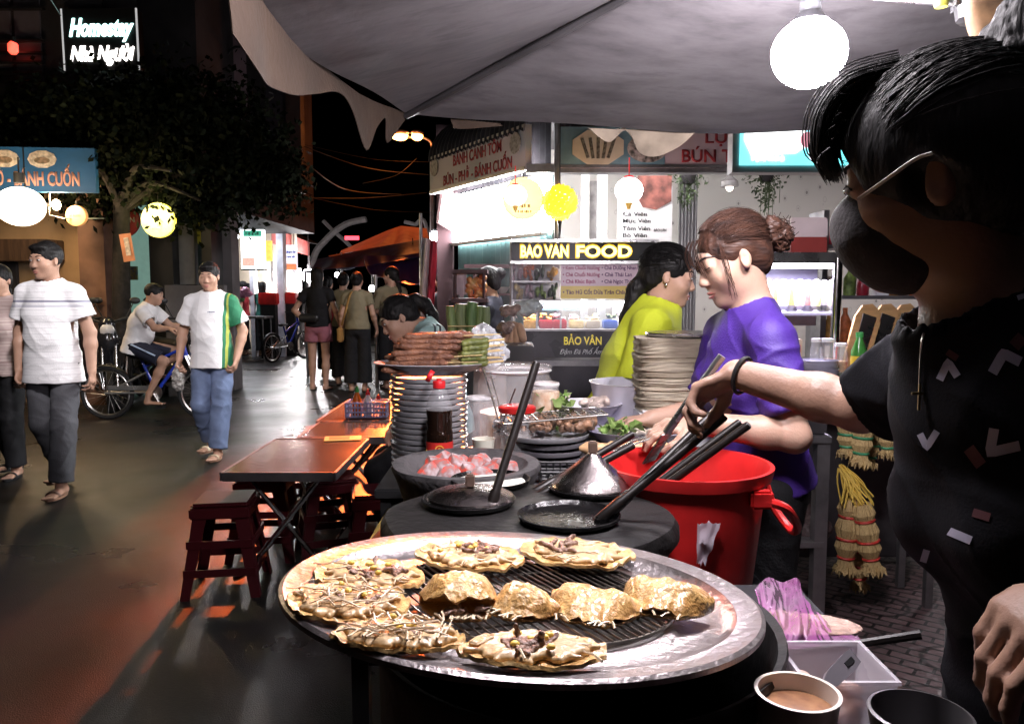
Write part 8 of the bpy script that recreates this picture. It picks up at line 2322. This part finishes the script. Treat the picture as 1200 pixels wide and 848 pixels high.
# masked woman in the foreground
p = Vector((.64, .92, 0)); s = 1.03
t = thing('person', 'masked woman in a black patterned t-shirt reaching over the stall at the right', 'person', p)
J = posew(p, (-.87, .50, -.16), (-.15, .05, .98), head=(.488, .925, 1.478), neck=(.540, .92, 1.315), chest=(.628, .92, 1.10), pel=(.705, .92, .86), shR=(.600, 1.072, 1.255), shL=(.625, .765, 1.255), elR=(.572, 1.290, 1.160), elL=(.655, .62, 1.02), wrR=(.413, 1.45, 1.20), wrL=(.525, .70, 1.09),
          hipR=(.675, 1.005, .83), hipL=(.675, .835, .83), knR=(.65, 1.01, .45), knL=(.65, .83, .45), anR=(.67, 1.01, .075), anL=(.67, .83, .075), toR=(.54, 1.02, .025), toL=(.54, .82, .025), hdR=(-.80, .30, -.50), hpR=(-.2, -.35, -1), hdL=(-.78, .03, -.62), hpL=(-.6, .1, -.8))
SKF = mat('skin_warm', (.30, .175, .125), rough=.45, var=.15, vs=12, spec=.45, bump=.12, bs=140)
bd_ = body(t, J, s, True, v=.0042, skin=SKF, lips=False, hopt={'R': dict(curl=.62), 'L': dict(curl=.42)}, thin=1.05)
fgs = top(t, J, s, mat('black_jersey', (.007, .007, .009), rough=.9, var=.3, vs=10, bump=.1, bs=260, spec=.1), True, e=.020, sleeve=.62, hem=.14, name='tee_shirt', v=.0055, amp=.0045, flare=.012, thin=1.08, bust=.66, neckr=.075)
trousers(t, J, s, col('black_trousers', (.018, .018, .02)), True, rise=.05, e2=.03); sandals(t, J, s, BLACKP, BLACKP)
hairdo(t, J, s, HAIR, 'none', v=.0045, amp=.0009, vol=1.13, seed=8)
M_, P_ = hframe(J, s); PW = lambda *v: p + P_(*v)
g = SDF(); g.chain([PW(0, -.080, .095), PW(0, -.120, .138), PW(0, -.165, .150), PW(0, -.205, .10), PW(0, -.215, .0)], [.050 * s, .044 * s, .055 * s, .052 * s, .03], .02)
V, Q = g.arrays(.005); arr_mesh('ponytail', V, Q, HAIR, t, True, lambda P: (vnoise(P * np.array((160, 160, 60)), 1, 3) * .004).astype(np.float32))
m = MB(); M4 = frame(PW(0, -.108, .104), PW(0, -.108, .104) - PW(0, -.108, .105) + M_.col[0], M_ @ Vector((0, .5, .8))); m.tube([PW(.048 * math.cos(q), -.122 + .022 * math.sin(q), .132 + .044 * math.sin(q)) for q in [2 * PI * i / 24 for i in range(24)]], .012, 8, closed=True); m.build('hair_band', mat('band_teal', (.03, .30, .28), rough=.6), t)
m = MB(); r_ = random.Random(21)
for i in range(420):
    x = r_.gauss(0, .022); o_ = r_.gauss(0, .006); e_ = r_.random()
    q = [(x * .6, .020, .130 + o_), (x, .070 + o_ * .5, .124 + o_), (x * 1.1, .102 + o_, .095 + o_ * .6), (x * 1.15, .112 + o_, .058), (x * 1.1 + r_.gauss(0, .004), .106 + o_ * .8, .022 + .02 * e_)]
    m.tube([PW(*v) for v in catmull(q, 4)], [.0009] * 14 + [.0007, .0005, .0003], 4)
put(m.build('fringe', HAIR, t), kind='stuff')
strands(t, J, s, HAIR, 900, (0, -.85, .65), .0006, 1.145, .35, seed=9)
m = MB(); r_ = random.Random(12)
for i in range(90):
    a_ = r_.uniform(.15, 1.25); x = r_.gauss(0, .03)
    q0 = Vector((x, -.018 + .118 * math.cos(a_), .032 + .107 * math.sin(a_))); d = Vector((r_.gauss(0, .2), math.cos(a_ - .5), math.sin(a_ - .5)))
    l = r_.uniform(.012, .035); m.tube([PW(*(q0 + d * l * f + Vector((0, -.02 * f * f, -.006 * f)))) for f in (0, .35, .7, 1)], .0006, 4)
put(m.build('flyaway_hair', HAIR, t), kind='stuff')
# mask
g = SDF(); E = lambda c_, r, k=.02: g.ell(PW(*c_), [q * s for q in r], M_, k)
E((0, .062, -.045), (.062, .050, .056)); E((0, .074, -.040), (.036, .040, .044)); E((0, .040, -.082), (.053, .054, .040))
V, Q = g.arrays(.004); mk = arr_mesh('face_mask', V, Q, mat('mask_black', (.016, .012, .013), rough=.9, var=.4, vs=20, bump=.2, bs=200), t, True, lambda P: (vnoise(P, 50, 3) * .0012).astype(np.float32))
for sx in (-1, 1):
    m = MB(); m.tube([PW(*v) for v in catmull([(sx * .056, .076, -.008), (sx * .078, .045, .004), (sx * .094, .016, .016), (sx * .098, .000, .018)], 5)], .0034, 6, flat=.5); m.build('ear_loop', mat('loop_white', (.70, .68, .68), rough=.7), t)
# white chevrons printed on the shirt, laid on the cloth
bv = BVHTree.FromPolygons([wm(t) @ v.co for v in fgs.data.vertices], [q.vertices for q in fgs.data.polygons])
def on_shirt(px, py):
    e = Vector((0, 0, EYE)); d = (at(px, py, 1.0) - e).normalized(); h = bv.ray_cast(e, d)
    return (h[0] - d * .0012) if h[0] else None
def decal(poly, w_, mt):
    m = MB(); pts = []
    for a_, b_ in zip(poly, poly[1:]):
        for i in range(7): pts.append(Vector(a_).lerp(Vector(b_), i / 7))
    pts.append(Vector(poly[-1])); prev = None
    for i, q in enumerate(pts):
        d = (pts[min(i + 1, len(pts) - 1)] - pts[max(i - 1, 0)]).normalized(); nrm = Vector((-d.y, d.x)) * w_
        row = [on_shirt(*(q + nrm * f)) for f in (-1, 0, 1)]
        if any(r is None for r in row) or max((row[0] - row[1]).length, (row[1] - row[2]).length) > .008: prev = None; continue
        row = [m.b.verts.new(r) for r in row]
        if prev and (prev[1].co - row[1].co).length < .009:
            for k in range(2): m.b.faces.new((prev[k], prev[k + 1], row[k + 1], row[k]))
        prev = row
    if len(m.b.faces) == 0: return
    m.build('chevron_print', mt, t)
CHV = mat('print_pale', (.36, .35, .45), rough=.8, var=.15); CHR = mat('print_maroon', (.07, .018, .022), rough=.8)
for poly, w_, mt in ((((1101, 445), (1111, 424), (1122, 441)), 4.5, CHV), (((1163, 437), (1176, 414), (1196, 424)), 6, CHV), (((1165, 502), (1160, 530), (1195, 522)), 6, CHV), (((1078, 508), (1086, 524), (1098, 505)), 4, CHV), (((1103, 610), (1112, 622), (1138, 633)), 5, CHV), (((1068, 648), (1080, 664), (1086, 644)), 4, CHV),
                    (((1180, 340), (1192, 330), (1199, 350)), 6, CHV), (((1135, 525), (1150, 545)), 7, CHR), (((1188, 395), (1199, 405)), 8, CHR), (((1110, 412), (1122, 420)), 4, CHR), (((1140, 600), (1160, 606)), 5, CHR)): decal(poly, w_, mt)
# necklace with a crucifix
m = MB(); q = [on_shirt(*v) for v in ((1092, 372), (1082, 392), (1079, 415), (1078, 440), (1077, 458))]; q = [v for v in q if v]
if len(q) > 2:
    q = catmull(q, 8); CHN = mat('chain_silver', (.62, .58, .50), rough=.3, metal=1)
    m.tube([v + Vector((-.002, -.004, 0)) for v in q], .0013, 5)
    ch = m.build('necklace', CHN, t); c = q[-1] + Vector((-.003, -.007, -.006))
    m = MB(); m.box(c, (.003, .003, .030), None, .0006); m.box(c + Vector((0, 0, .004)), (.018, .003, .003), None, .0006); m.build('crucifix', mat('cross_gold', (.70, .55, .30), rough=.3, metal=1), ch)
# bracelet, the turner in her far hand and the dark pot she holds
d = (J['wrR'] - J['elR']).normalized(); c = p + J['wrR'] - d * .012; u = d.orthogonal().normalized(); v_ = d.cross(u)
m = MB(); m.tube([c + u * .033 * math.cos(q) + v_ * .033 * math.sin(q) for q in [2 * PI * i / 24 for i in range(24)]], .004, 6, closed=True); m.build('bracelet', BLACKP, t)
hd = p + J['wrR'] + J['hdR'] * .085
m = MB(); q0 = hd + Vector((.045, -.01, .075)); q1 = hd + Vector((-.05, .02, -.075)); m.tube([q0, q1], .008, 8); m.prism([(-.022, 0), (.022, 0), (.026, .07), (-.026, .07)], .003, frame(q1, (.6, .8, 0), (q1 - q0)))
o = m.build('turner', STEEL); put(o, 'steel food turner gripped by the masked woman', 'turner')
c = at(1078, 850, .68)
t2 = thing('pot', 'dark round pot held by the masked woman at the bottom edge', 'pot', c)
m = MB(); m.lathe([(.02, -.05), (.034, -.045), (.042, .0), (.044, .012), (.041, .013), (.036, -.03), (.002, -.04)], Matrix.Translation(c), 36); m.build('dish', mat('pot_grey', (.12, .115, .12), rough=.35, metal=.5), t2)
